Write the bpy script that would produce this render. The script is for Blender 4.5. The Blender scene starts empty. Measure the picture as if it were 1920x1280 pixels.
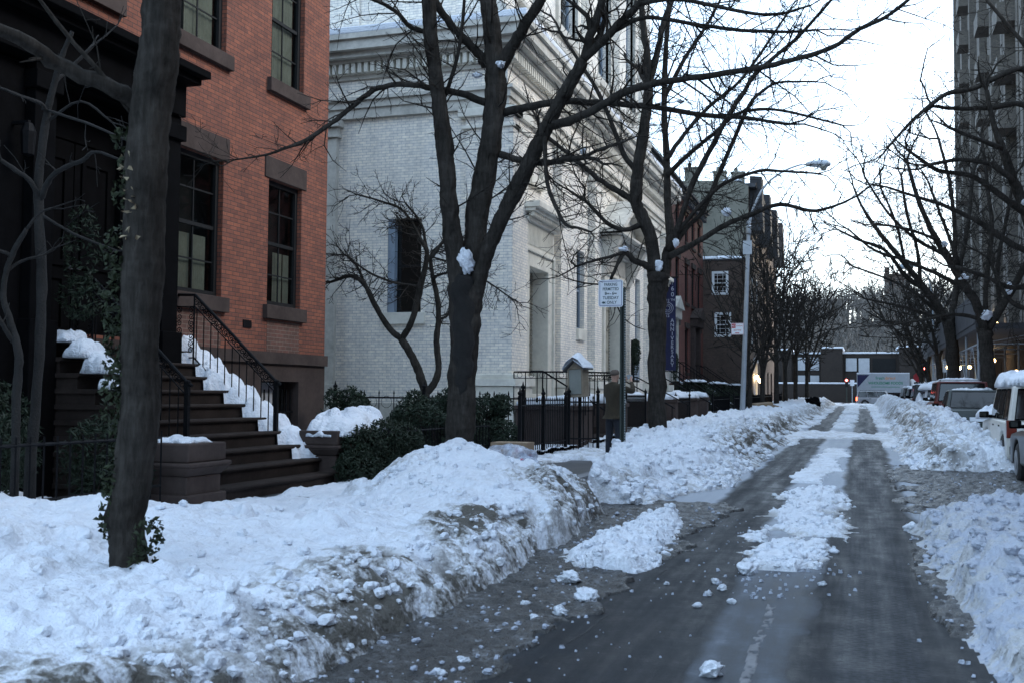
import bpy, bmesh, math, random
import numpy as np
from mathutils import Vector, Matrix
R = math.radians
S = bpy.context.scene
COL = S.collection
# ------------------------------------------------------------------ camera
cd = bpy.data.cameras.new('camera'); cam = bpy.data.objects.new('camera', cd); COL.objects.link(cam)
cd.sensor_width = 36; cd.lens = 37.5; cd.clip_start = .05; cd.clip_end = 1500
yaw, pit, roll = R(18.1), math.atan(98/2000.), R(.45)
fw = Vector((-math.sin(yaw)*math.cos(pit), math.cos(yaw)*math.cos(pit), math.sin(pit)))
rt = Vector((math.cos(yaw), math.sin(yaw), 0)); up = rt.cross(fw)
r2 = rt*math.cos(roll)+up*math.sin(roll); u2 = up*math.cos(roll)-rt*math.sin(roll)
cam.matrix_world = Matrix(((r2.x, u2.x, -fw.x, 0), (r2.y, u2.y, -fw.y, 0), (r2.z, u2.z, -fw.z, 1.55), (0, 0, 0, 1)))
cd.dof.use_dof = True; cd.dof.focus_distance = 21; cd.dof.aperture_fstop = 4.5
S.camera = cam
# ------------------------------------------------------------------ sky and sun (dusk, overcast)
W = bpy.data.worlds.new('World'); S.world = W; W.use_nodes = True
wn, wl = W.node_tree.nodes, W.node_tree.links
bg = wn['Background']; sky = wn.new('ShaderNodeTexSky'); sky.sky_type = 'NISHITA'
sky.sun_disc = False; sky.sun_elevation = R(9); sky.sun_rotation = R(35); sky.air_density = 1.0; sky.dust_density = 2.5; sky.ozone_density = 3.0
wl.new(sky.outputs[0], bg.inputs[0]); bg.inputs[1].default_value = .10
bg2 = wn.new('ShaderNodeBackground'); bg2.inputs[0].default_value = (.60, .78, 1.0, 1); bg2.inputs[1].default_value = .62
ad = wn.new('ShaderNodeAddShader'); wl.new(bg.outputs[0], ad.inputs[0]); wl.new(bg2.outputs[0], ad.inputs[1])
wl.new(ad.outputs[0], wn['World Output'].inputs[0])
sl = bpy.data.lights.new('sun', 'SUN'); sl.energy = .9; sl.angle = R(30); sl.color = (1, .95, .88)
so = bpy.data.objects.new('sun', sl); COL.objects.link(so)
so.rotation_euler = Vector((-math.sin(R(60)), -math.cos(R(60))*.5, -math.sin(R(38)))).to_track_quat('-Z', 'Y').to_euler()
S.view_settings.view_transform = 'Standard'; S.view_settings.look = 'None'; S.view_settings.gamma = 1
S.view_settings.exposure = 1.46
try: S.cycles.max_bounces = 6; S.cycles.transparent_max_bounces = 12
except Exception: pass

# ------------------------------------------------------------------ materials
def nt(name):
    m = bpy.data.materials.new(name); m.use_nodes = True
    t = m.node_tree; return m, t.nodes, t.links, t.nodes['Principled BSDF']
def noise(n, l, co, sc, det=4, ro=.6):
    x = n.new('ShaderNodeTexNoise'); x.inputs['Scale'].default_value = sc; x.inputs['Detail'].default_value = det
    x.inputs['Roughness'].default_value = ro; l.new(co, x.inputs['Vector']); return x.outputs['Fac']
def ramp(n, l, f, stops):
    r = n.new('ShaderNodeValToRGB'); l.new(f, r.inputs[0]); e = r.color_ramp.elements
    e[0].position, e[0].color = stops[0][0], (*stops[0][1], 1); e[1].position, e[1].color = stops[-1][0], (*stops[-1][1], 1)
    for p, c in stops[1:-1]: k = e.new(p); k.color = (*c, 1)
    return r.outputs[0]
def mixc(n, l, f, a, b, mode='MIX'):
    x = n.new('ShaderNodeMix'); x.data_type = 'RGBA'; x.blend_type = mode
    for s, v in ((0, f), (6, a), (7, b)):
        if isinstance(v, (int, float)): x.inputs[s].default_value = v
        elif isinstance(v, tuple): x.inputs[s].default_value = (*v, 1)
        else: l.new(v, x.inputs[s])
    return x.outputs[2]
def math_(n, l, op, a, b=0.):
    x = n.new('ShaderNodeMath'); x.operation = op
    for s, v in ((0, a), (1, b)):
        if isinstance(v, (int, float)): x.inputs[s].default_value = v
        else: l.new(v, x.inputs[s])
    return x.outputs[0]
def bump(n, l, h, p, st=.4, d=.01):
    b = n.new('ShaderNodeBump'); b.inputs['Strength'].default_value = st; b.inputs['Distance'].default_value = d
    l.new(h, b.inputs['Height']); l.new(b.outputs[0], p.inputs['Normal'])
def pm(name, c, rough=.75, var=.25, sc=6, bs=.3, bd=.01, metal=0, spec=.5, c2=None, emit=None):
    m, n, l, p = nt(name); co = n.new('ShaderNodeTexCoord').outputs['Object']
    f = noise(n, l, co, sc, 5); g = noise(n, l, co, sc*7, 3)
    f2 = math_(n, l, 'ADD', math_(n, l, 'MULTIPLY', f, .7), math_(n, l, 'MULTIPLY', g, .3))
    c2 = c2 or tuple(x*(1-var) for x in c); c1 = tuple(min(1, x*(1+var)) for x in c)
    l.new(ramp(n, l, f2, [(.35, c2), (.65, c1)]), p.inputs['Base Color'])
    p.inputs['Roughness'].default_value = rough; p.inputs['Metallic'].default_value = metal; p.inputs['Specular IOR Level'].default_value = spec
    if bs: bump(n, l, g, p, bs, bd)
    if emit: p.inputs['Emission Color'].default_value = (*emit[0], 1); p.inputs['Emission Strength'].default_value = emit[1]
    return m
def brick(name, c1, c2, mo, bw=.205, bh=.0677, ms=.007, stain=(.5, .5, .5), samt=.35, rough=.85):
    m, n, l, p = nt(name); uv = n.new('ShaderNodeUVMap').outputs[0]
    b = n.new('ShaderNodeTexBrick'); l.new(uv, b.inputs['Vector'])
    b.inputs['Scale'].default_value = 1; b.inputs['Brick Width'].default_value = bw; b.inputs['Row Height'].default_value = bh
    b.inputs['Mortar Size'].default_value = ms; b.inputs['Mortar Smooth'].default_value = .3; b.inputs['Bias'].default_value = -.1
    b.inputs['Color1'].default_value = (*c1, 1); b.inputs['Color2'].default_value = (*c2, 1); b.inputs['Mortar'].default_value = (*mo, 1)
    co = n.new('ShaderNodeTexCoord').outputs['Object']
    f = ramp(n, l, noise(n, l, co, .7, 6, .65), [(.42, (1, 1, 1)), (.72, stain)])
    c = mixc(n, l, samt*1.6, b.outputs['Color'], f, 'MULTIPLY')
    f2 = ramp(n, l, noise(n, l, co, 9, 3), [(.3, (.72, .72, .75)), (.7, (1.12, 1.1, 1.08))])
    c = mixc(n, l, .8, c, f2, 'MULTIPLY')
    mp = n.new('ShaderNodeMapping'); mp.inputs['Scale'].default_value = (2.5, 2.5, .22); l.new(co, mp.inputs[0])
    f3 = ramp(n, l, noise(n, l, mp.outputs[0], 1, 4), [(.45, (1, 1, 1)), (.75, (.7, .7, .7))])
    c = mixc(n, l, samt, c, f3, 'MULTIPLY')
    l.new(c, p.inputs['Base Color']); p.inputs['Roughness'].default_value = rough
    bump(n, l, math_(n, l, 'ADD', math_(n, l, 'SUBTRACT', 1, b.outputs['Fac']), math_(n, l, 'MULTIPLY', noise(n, l, co, 60, 2), .4)), p, .5, .006)
    return m
def glass(name, tint=(.62, .66, .66), rough=.03, tr=.85):
    m, n, l, p = nt(name); n.remove(p); o = n['Material Output']
    t = n.new('ShaderNodeBsdfTransparent'); t.inputs[0].default_value = (*[x*tr for x in tint], 1)
    g = n.new('ShaderNodeBsdfGlossy'); g.inputs['Roughness'].default_value = rough
    lw = n.new('ShaderNodeLayerWeight'); lw.inputs[0].default_value = .5; fr = n.new('ShaderNodeMath'); fr.operation = 'MULTIPLY_ADD'; l.new(math_(n, l, 'POWER', lw.outputs['Facing'], 5.), fr.inputs[0]); fr.inputs[1].default_value = .92; fr.inputs[2].default_value = .07
    co = n.new('ShaderNodeTexCoord').outputs['Object']; b = n.new('ShaderNodeBump'); b.inputs['Strength'].default_value = .15; b.inputs['Distance'].default_value = .02
    l.new(noise(n, l, co, 1.3, 2), b.inputs['Height']); l.new(b.outputs[0], g.inputs['Normal'])
    mx = n.new('ShaderNodeMixShader'); l.new(fr.outputs[0], mx.inputs[0]); l.new(t.outputs[0], mx.inputs[1]); l.new(g.outputs[0], mx.inputs[2]); l.new(mx.outputs[0], o.inputs[0])
    return m
def snowmat(name, base=(.80, .83, .88), dirt=(.105, .096, .080)):
    m, n, l, p = nt(name); co = n.new('ShaderNodeTexCoord').outputs['Object']
    at = n.new('ShaderNodeAttribute'); at.attribute_name = 'dirt'
    big = noise(n, l, co, 2.3, 5, .65); fine = noise(n, l, co, 14, 5, .7); tiny = noise(n, l, co, 70, 3)
    d = math_(n, l, 'MULTIPLY', at.outputs['Fac'], ramp(n, l, math_(n, l, 'ADD', math_(n, l, 'MULTIPLY', big, .65), math_(n, l, 'MULTIPLY', fine, .35)), [(.42, (.05, .05, .05)), (.545, (1, 1, 1))]))
    soft = ramp(n, l, math_(n, l, 'ADD', d, math_(n, l, 'MULTIPLY', math_(n, l, 'SUBTRACT', fine, .5), .25)), [(.10, base), (.36, (.52, .52, .52)), (.85, dirt)])
    c = mixc(n, l, .5, soft, ramp(n, l, noise(n, l, co, 5, 4), [(.35, (.86, .88, .92)), (.6, (1, 1, 1))]), 'MULTIPLY')
    l.new(c, p.inputs['Base Color']); p.inputs['Roughness'].default_value = .55; p.inputs['Specular IOR Level'].default_value = .25
    vo = n.new('ShaderNodeTexVoronoi'); vo.inputs['Scale'].default_value = 26; vo.feature = 'SMOOTH_F1'; cw = mixc(n, l, .12, co, n.new('ShaderNodeTexNoise').outputs['Color'], 'ADD'); l.new(cw, vo.inputs['Vector'])
    h = math_(n, l, 'ADD', math_(n, l, 'ADD', fine, math_(n, l, 'MULTIPLY', vo.outputs['Distance'], -.7)), math_(n, l, 'MULTIPLY', tiny, .5)); bump(n, l, h, p, .8, .035)
    return m
M = {}
def barkm(name, c):
    m, n, l, p = nt(name); co = n.new('ShaderNodeTexCoord').outputs['Object']; mp = n.new('ShaderNodeMapping'); mp.inputs['Scale'].default_value = (26, 26, 4.5); l.new(co, mp.inputs[0])
    a = noise(n, l, mp.outputs[0], 1, 5, .7); b = noise(n, l, co, 3, 4); mp2 = n.new('ShaderNodeMapping'); mp2.inputs['Scale'].default_value = (3, 3, 11); l.new(co, mp2.inputs[0]); r = noise(n, l, mp2.outputs[0], 1, 3)
    f = math_(n, l, 'ADD', math_(n, l, 'MULTIPLY', a, .5), math_(n, l, 'ADD', math_(n, l, 'MULTIPLY', b, .3), math_(n, l, 'MULTIPLY', r, .2)))
    l.new(ramp(n, l, f, [(.36, tuple(x*.45 for x in c)), (.5, c), (.64, tuple(x*1.75 for x in c))]), p.inputs['Base Color']); p.inputs['Roughness'].default_value = .95; p.inputs['Specular IOR Level'].default_value = .05
    bump(n, l, f, p, 1, .035); return m
M['snow'] = snowmat('snow'); M['dsnow'] = snowmat('grey_shaded_snow', (.46, .49, .56), (.10, .09, .07))  # grey snow: dirty tone, with the right corner's shading darkened into its base
M['red_brick'] = brick('red_brick', (.285, .094, .051), (.165, .058, .038), (.072, .042, .033), samt=.45, stain=(.6, .55, .55))
M['dark_red_brick'] = brick('old_red_brick', (.20, .052, .035), (.13, .04, .03), (.09, .05, .04), samt=.35)
M['white_brick'] = brick('white_brick', (.95, .88, .75), (.80, .76, .68), (.50, .50, .50), samt=.4, stain=(.74, .76, .82), ms=.006)
M['brown_brick'] = brick('brown_brick', (.105, .07, .052), (.075, .05, .04), (.10, .08, .07))
M['tan_brick'] = brick('tan_brick', (.19, .165, .135), (.12, .105, .09), (.10, .09, .08))
M['repair_brick'] = brick('repair_brick', (.17, .075, .055), (.11, .06, .045), (.20, .15, .12))
M['marble'] = pm('marble', (.66, .63, .55), .6, .16, 1.6, .2, .006)
M['stone_trim'] = pm('stone_trim', (.50, .475, .42), .7, .3, 1.4, .3, .01)
M['brownstone'] = pm('brownstone', (.060, .045, .040), .9, .25, 2, .3, .008, spec=.15)
M['step_stone'] = pm('step_stone', (.028, .021, .018), .85, .3, 3, .3, .006, spec=.12)
M['black_paint'] = pm('black_paint', (.0035, .0035, .004), .8, .3, 5, .1, spec=.04)
M['dark_frame'] = pm('dark_window_paint', (.010, .011, .012), .6, .2, 5, .1, spec=.25)
M['iron'] = pm('wrought_iron', (.005, .005, .006), .6, .4, 20, .2, .002, spec=.12)
M['bark'] = barkm('bark', (.036, .032, .028))
M['bark_grey'] = pm('grey_bark', (.013, .012, .011), .95, .4, 8, .8, .02)
M['bark_pale'] = pm('pale_bark', (.13, .12, .115), .9, .3, 10, .5, .01)
M['scar'] = pm('dark_bark_scar', (.012, .011, .010), .95, .4, 14, .8, .02)
M['leaf'] = pm('evergreen_leaf', (.013, .022, .012), .65, .4, 9, 0, spec=.25)
M['leaf2'] = pm('yew_leaf', (.018, .030, .018), .65, .4, 9, 0, spec=.25)
M['ivy'] = pm('ivy_leaf', (.022, .030, .013), .65, .5, 12, 0, spec=.25)
M['dry_leaf'] = pm('dry_leaf', (.30, .24, .15), .8, .3, 12, 0)
M['glass'] = glass('window_glass'); M['car_glass'] = glass('car_glass', (.5, .55, .6), .05, .4)
M['interior'] = pm('dark_interior', (.012, .012, .012), .9, .2, 2, 0)
M['curtain'] = pm('curtain', (.34, .33, .25), .9, .2, 3, .2)
M['blind'] = pm('pale_blind', (.45, .47, .5), .8, .1, 3, .1)
M['white_paint'] = pm('white_paint', (.72, .73, .74), .5, .08, 4, .1)
M['grey_paint'] = pm('grey_blue_paint', (.22, .27, .33), .5, .15, 4, .1)
M['slate'] = pm('slate_roof', (.05, .05, .055), .8, .3, 3, .3)
M['beige_wall'] = pm('old_beige_render', (.17, .16, .13), .95, .25, .5, .3, .01)
M['far_brick'] = brick('dark_far_brick', (.038, .027, .022), (.028, .021, .018), (.04, .035, .03))
M['beige'] = pm('beige_render', (.30, .285, .235), .9, .14, .6, .3, .01)
M['galv'] = pm('galvanised_steel', (.36, .40, .44), .45, .12, 5, .1, .002, .3)
M['green_post'] = pm('green_post', (.02, .03, .025), .5, .3, 8, .1)
M['sign_white'] = pm('sign_white', (.74, .78, .82), .4, .03, 3, 0)
M['sign_ink'] = pm('sign_green_ink', (.02, .06, .07), .5, .1, 3, 0)
M['sign_blue'] = pm('sign_blue_ink', (.04, .05, .22), .5, .1, 3, 0)
M['sign_red'] = pm('sign_red_ink', (.45, .03, .04), .5, .1, 3, 0)
M['banner'] = pm('blue_banner', (.008, .010, .055), .7, .2, 3, .2)
M['banner_ink'] = pm('banner_letters', (.34, .35, .42), .6, .05, 3, 0)
M['cardboard'] = pm('cardboard', (.27, .195, .125), .85, .12, 5, .15)
M['rubber'] = pm('rubber', (.02, .02, .02), .8, .3, 20, .2)
M['rim'] = pm('wheel_rim', (.30, .31, .33), .35, .15, 9, 0, metal=.7)
M['skin'] = pm('skin', (.38, .23, .17), .6, .1, 8, 0)
M['jacket'] = pm('brown_jacket', (.030, .022, .011), .9, .3, 12, .5, .01)
M['jeans'] = pm('dark_jeans', (.011, .013, .02), .9, .3, 14, .4, .008)
M['wool'] = pm('wool_hat', (.10, .078, .064), .95, .2, 40, .5, .006)
M['wood_board'] = pm('weathered_wood', (.20, .165, .12), .85, .25, 5, .3)
M['notice_glass'] = pm('notice_panel', (.22, .23, .21), .3, .12, 3, .05)
M['tail'] = pm('tail_lamp', (.16, .022, .012), .25, .2, 9, 0)
M['tail_lit'] = pm('lit_tail_lamp', (.5, .03, .02), .3, .1, 9, 0, emit=((1, .12, .05), 3))
M['bulb'] = pm('lit_bulb', (.9, .7, .4), .4, .05, 3, 0, emit=((1, .72, .38), 14))
M['bulb_dim'] = pm('lit_bulb_small', (.9, .6, .3), .4, .05, 3, 0, emit=((1, .62, .25), 6))
M['red_bulb'] = pm('red_signal', (.9, .1, .1), .4, .05, 3, 0, emit=((1, .12, .1), 7))
M['lit_window'] = pm('lit_room', (.6, .45, .25), .7, .3, 2, 0, emit=((1, .66, .32), .5))
def paint(name, c, rough=.3, metal=.0): return pm(name, c, rough, .12, 2, 0, metal=metal, spec=.35)
# asphalt: wet, with darker wheel tracks, grey slush film, tread marks
def asphalt():
    m, n, l, p = nt('wet_asphalt'); co = n.new('ShaderNodeTexCoord').outputs['Object']
    sx = n.new('ShaderNodeSeparateXYZ'); l.new(co, sx.inputs[0]); X = sx.outputs[0]; Y = sx.outputs[1]
    big = noise(n, l, co, .55, 5, .6); mid = math_(n, l, 'ADD', math_(n, l, 'MULTIPLY', noise(n, l, co, 2.6, 8, .78), .72), math_(n, l, 'MULTIPLY', noise(n, l, co, 21, 6, .8), .28)); fine = noise(n, l, co, 150, 2)
    mp = n.new('ShaderNodeMapping'); mp.inputs['Scale'].default_value = (5, .35, 1); l.new(co, mp.inputs[0]); st = noise(n, l, mp.outputs[0], 1, 5, .6)
    Xw = math_(n, l, 'ADD', X, math_(n, l, 'MULTIPLY', math_(n, l, 'SUBTRACT', big, .5), .35))
    def band(c, w, soft):
        d = math_(n, l, 'ABSOLUTE', math_(n, l, 'SUBTRACT', Xw, c))
        x = n.new('ShaderNodeMapRange'); l.new(d, x.inputs[0]); x.inputs[1].default_value = w; x.inputs[2].default_value = w+soft; x.inputs[3].default_value = 1; x.inputs[4].default_value = 0; return x.outputs[0]
    tr = math_(n, l, 'MAXIMUM', band(-1.42, .26, .22), band(.16, .28, .2))
    yf = n.new('ShaderNodeMapRange'); l.new(Y, yf.inputs[0]); yf.inputs[1].default_value = 8.5; yf.inputs[2].default_value = 15; yf.inputs[3].default_value = 0; yf.inputs[4].default_value = 1
    # slush film: grows with distance, broken by noise, kept off the wheel tracks
    film = math_(n, l, 'ADD', math_(n, l, 'MULTIPLY', yf.outputs[0], .52), math_(n, l, 'MULTIPLY', math_(n, l, 'ADD', math_(n, l, 'MULTIPLY', mid, .55), math_(n, l, 'MULTIPLY', st, .5)), .95))
    film = math_(n, l, 'ADD', film, math_(n, l, 'MULTIPLY', math_(n, l, 'MAXIMUM', band(-.64, .22, .2), band(-2.25, .3, .2)), .20))
    film = math_(n, l, 'SUBTRACT', film, math_(n, l, 'MULTIPLY', tr, .75))
    fm = ramp(n, l, film, [(.60, (0, 0, 0)), (.76, (.30, .30, .30)), (1.0, (1, 1, 1))])
    dry = ramp(n, l, mid, [(.40, (.006, .0065, .008)), (.62, (.020, .022, .025))])
    spk = ramp(n, l, fine, [(.35, (.25, .25, .25)), (.7, (2.4, 2.4, 2.4))]); dry = mixc(n, l, .7, dry, spk, 'MULTIPLY')
    c = mixc(n, l, fm, dry, mixc(n, l, mid, (.16, .175, .20), (.46, .50, .56)))
    l.new(c, p.inputs['Base Color'])
    l.new(ramp(n, l, math_(n, l, 'ADD', math_(n, l, 'MULTIPLY', mid, .6), math_(n, l, 'MULTIPLY', st, .4)), [(.38, (.34, .34, .34)), (.62, (.8, .8, .8))]), p.inputs['Roughness']); p.inputs['Specular IOR Level'].default_value = .18
    # tread marks across the right-hand track
    tb = n.new('ShaderNodeTexBrick'); mp2 = n.new('ShaderNodeMapping'); l.new(co, mp2.inputs[0]); l.new(mp2.outputs[0], tb.inputs[0])
    tb.inputs['Scale'].default_value = 1; tb.inputs['Brick Width'].default_value = .085; tb.inputs['Row Height'].default_value = .05; tb.inputs['Mortar Size'].default_value = .012
    trc = True
    tread = math_(n, l, 'MULTIPLY', tb.outputs['Fac'], band(.1, .22, .05))
    c = mixc(n, l, math_(n, l, 'MULTIPLY', tread, .8), c, (.034, .037, .043)); l.new(c, p.inputs['Base Color'])
    h = math_(n, l, 'ADD', math_(n, l, 'MULTIPLY', fine, .55), math_(n, l, 'ADD', math_(n, l, 'MULTIPLY', fm, .6), math_(n, l, 'MULTIPLY', tread, .5)))
    bump(n, l, h, p, .7, .008)
    return m
M['asphalt'] = asphalt()
def slushmat():
    m, n, l, p = nt('gritty_slush'); co = n.new('ShaderNodeTexCoord').outputs['Object']
    a = noise(n, l, co, 5, 6, .75); b = noise(n, l, co, 26, 5, .75)
    f = math_(n, l, 'ADD', math_(n, l, 'MULTIPLY', a, .5), math_(n, l, 'MULTIPLY', b, .5))
    l.new(ramp(n, l, f, [(.40, (.012, .011, .010)), (.54, (.040, .038, .035)), (.61, (.16, .165, .175)), (.70, (.58, .62, .68))]), p.inputs['Base Color'])
    l.new(ramp(n, l, b, [(.4, (.15, .15, .15)), (.6, (.6, .6, .6))]), p.inputs['Roughness']); bump(n, l, f, p, .9, .03); return m
M['slush'] = slushmat()
M['ground'] = pm('cold_ground', (.06, .055, .05), .9, .3, 2, .3)
M['concrete'] = pm('wet_concrete', (.05, .052, .056), .45, .35, 3, .3, .006)
M['kerb'] = pm('kerb_stone', (.16, .16, .165), .7, .3, 4, .3)

# ------------------------------------------------------------------ objects
def rootof(o):
    while o.parent: o = o.parent
    return o
def tag(o, label=None, cat=None, group=None, kind=None):
    for k, v in (('label', label), ('category', cat), ('group', group), ('kind', kind)):
        if v: o[k] = v
    return o
def thing(name, label, cat, loc=(0, 0, 0), rz=0, group=None, local=False):
    o = bpy.data.objects.new(name, None); COL.objects.link(o); o.location = loc; o.rotation_euler.z = rz
    o.empty_display_size = .2; o['_l'] = 1 if local else 0; return tag(o, label, cat, group)
def copy_tree(o, parent=None):
    c = o.copy(); COL.objects.link(c)
    if parent: c.parent = parent; c.matrix_parent_inverse = o.matrix_parent_inverse
    for ch in list(o.children): copy_tree(ch, c)
    return c
class MB:
    def __init__(s, mapf=None): s.v = []; s.f = []; s.m = mapf; s.mi = []; s.cur = 0
    def add(s, vs, fs):
        k = len(s.v)
        s.v += [s.m(*p) for p in vs] if s.m else [tuple(p) for p in vs]
        s.f += [tuple(i+k for i in f) for f in fs]; s.mi += [s.cur]*len(fs); return s
    def box(s, x0, x1, y0, y1, z0, z1):
        return s.add([(x0, y0, z0), (x1, y0, z0), (x1, y1, z0), (x0, y1, z0), (x0, y0, z1), (x1, y0, z1), (x1, y1, z1), (x0, y1, z1)],
                     [(0, 3, 2, 1), (4, 5, 6, 7), (0, 1, 5, 4), (1, 2, 6, 5), (2, 3, 7, 6), (3, 0, 4, 7)])
    def hexa(s, b, t): return s.add(list(b)+list(t), [(0, 3, 2, 1), (4, 5, 6, 7), (0, 1, 5, 4), (1, 2, 6, 5), (2, 3, 7, 6), (3, 0, 4, 7)])
    def quad(s, *p): return s.add(p, [tuple(range(len(p)))])
    def tube(s, pts, rs, n=6, cap=True):
        P = np.array(pts, float); m = len(P)
        if isinstance(rs, (int, float)): rs = [rs]*m
        T = np.gradient(P, axis=0); T /= (np.linalg.norm(T, axis=1)[:, None]+1e-9)
        ref = np.array([0, 0, 1.]) if abs(T[0][2]) < .9 else np.array([1., 0, 0])
        A = np.cross(T, ref); A /= (np.linalg.norm(A, axis=1)[:, None]+1e-9); B = np.cross(T, A)
        a = np.linspace(0, 2*math.pi, n, endpoint=False)
        V = P[:, None, :]+np.array(rs)[:, None, None]*(A[:, None, :]*np.cos(a)[None, :, None]+B[:, None, :]*np.sin(a)[None, :, None])
        k = len(s.v); s.v += [tuple(x) for x in V.reshape(-1, 3).tolist()]
        fs = [(k+i*n+j, k+i*n+(j+1) % n, k+(i+1)*n+(j+1) % n, k+(i+1)*n+j) for i in range(m-1) for j in range(n)]
        if cap: fs += [tuple(k+j for j in range(n))[::-1], tuple(k+(m-1)*n+j for j in range(n))]
        s.f += fs; s.mi += [s.cur]*len(fs); return s
    def prism(s, poly, a, b, ax='y'):
        g = {'y': lambda u, w, t: (u, t, w), 'x': lambda u, w, t: (t, u, w), 'z': lambda u, w, t: (u, w, t)}[ax]
        n = len(poly)
        return s.add([g(u, w, a) for u, w in poly]+[g(u, w, b) for u, w in poly], [tuple(range(n)), tuple(range(2*n-1, n-1, -1))]+[(i, (i+1) % n, n+(i+1) % n, n+i) for i in range(n)])
    def lathe(s, prof, c, n=12):
        a = [2*math.pi*i/n for i in range(n)]; vs = [(c[0]+r*math.cos(t), c[1]+r*math.sin(t), c[2]+z) for r, z in prof for t in a]; m = len(prof)
        return s.add(vs, [(i*n+j, i*n+(j+1) % n, (i+1)*n+(j+1) % n, (i+1)*n+j) for i in range(m-1) for j in range(n)]+[tuple(range(n))[::-1], tuple((m-1)*n+j for j in range(n))])
    def build(s, name, mat, parent=None, smooth=False, bevel=0, kind=None, label=None, recalc=True):
        off = np.zeros(3)
        if parent is not None:
            r = rootof(parent)
            if not r.get('_l'): off = np.array(r.location)
        v = (np.array(s.v, float)-off) if s.v else np.zeros((0, 3))
        me = bpy.data.meshes.new(name); me.from_pydata(v.tolist(), [], s.f)
        for x in (mat if isinstance(mat, (list, tuple)) else [mat]): me.materials.append(M[x] if isinstance(x, str) else x)
        if isinstance(mat, (list, tuple)): me.polygons.foreach_set('material_index', s.mi)
        if recalc and len(s.f) < 60000:
            b = bmesh.new(); b.from_mesh(me); bmesh.ops.recalc_face_normals(b, faces=b.faces); b.to_mesh(me); b.free()
        if len(s.f) < 30000: uvs(me, off)
        if smooth: me.polygons.foreach_set('use_smooth', [True]*len(me.polygons))
        o = bpy.data.objects.new(name, me); COL.objects.link(o)
        if parent is not None: o.parent = parent
        if bevel:
            q = o.modifiers.new('b', 'BEVEL'); q.width = bevel; q.segments = 2; q.limit_method = 'ANGLE'; q.angle_limit = R(40)
        if kind: o['kind'] = kind
        if label: o['label'] = label
        return o
def uvs(me, off=(0, 0, 0)):
    lay = me.uv_layers.new(name='UVMap'); n = len(me.loops)
    if not n: return
    vi = np.zeros(n, int); me.loops.foreach_get('vertex_index', vi)
    co = np.zeros(len(me.vertices)*3); me.vertices.foreach_get('co', co); co = co.reshape(-1, 3)+np.array(off)
    tot = np.zeros(len(me.polygons), int); me.polygons.foreach_get('loop_total', tot)
    nr = np.zeros(len(me.polygons)*3); me.polygons.foreach_get('normal', nr); nr = np.abs(nr.reshape(-1, 3))
    ax = np.repeat(nr.argmax(1), tot); c = co[vi]
    U = np.where(ax == 0, c[:, 1], c[:, 0]); V = np.where(ax == 2, c[:, 1], c[:, 2])
    lay.data.foreach_set('uv', np.stack([U, V], 1).ravel())
FX = lambda c: (lambda u, n, z: (c+n, u, z))        # facade looking +X: u runs along Y, n outwards
FXN = lambda c: (lambda u, n, z: (c-n, u, z))       # facade looking -X
FY = lambda c: (lambda u, n, z: (u, c-n, z))        # facade looking -Y
def ubox(mb, u0, u1, n0, n1, z0, z1): return mb.box(u0, u1, n0, n1, z0, z1)
def wall(mb, u0, u1, z0, z1, holes=(), dep=.2, n=0.):
    us = sorted({u0, u1, *[h[0] for h in holes], *[h[1] for h in holes]}); zs = sorted({z0, z1, *[h[2] for h in holes], *[h[3] for h in holes]})
    us = [u for u in us if u0 <= u <= u1]; zs = [z for z in zs if z0 <= z <= z1]
    for a, b in zip(us, us[1:]):
        for c, d in zip(zs, zs[1:]):
            mu, mz = (a+b)/2, (c+d)/2
            if any(h[0] < mu < h[1] and h[2] < mz < h[3] for h in holes): continue
            mb.quad((a, n, c), (b, n, c), (b, n, d), (a, n, d))
    for a, b, c, d in holes:
        mb.quad((a, n, c), (a, n-dep, c), (a, n-dep, d), (a, n, d)); mb.quad((b, n, c), (b, n-dep, c), (b, n-dep, d), (b, n, d))
        mb.quad((a, n, c), (b, n, c), (b, n-dep, c), (a, n-dep, c)); mb.quad((a, n, d), (b, n, d), (b, n-dep, d), (a, n-dep, d))
    return mb
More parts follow.
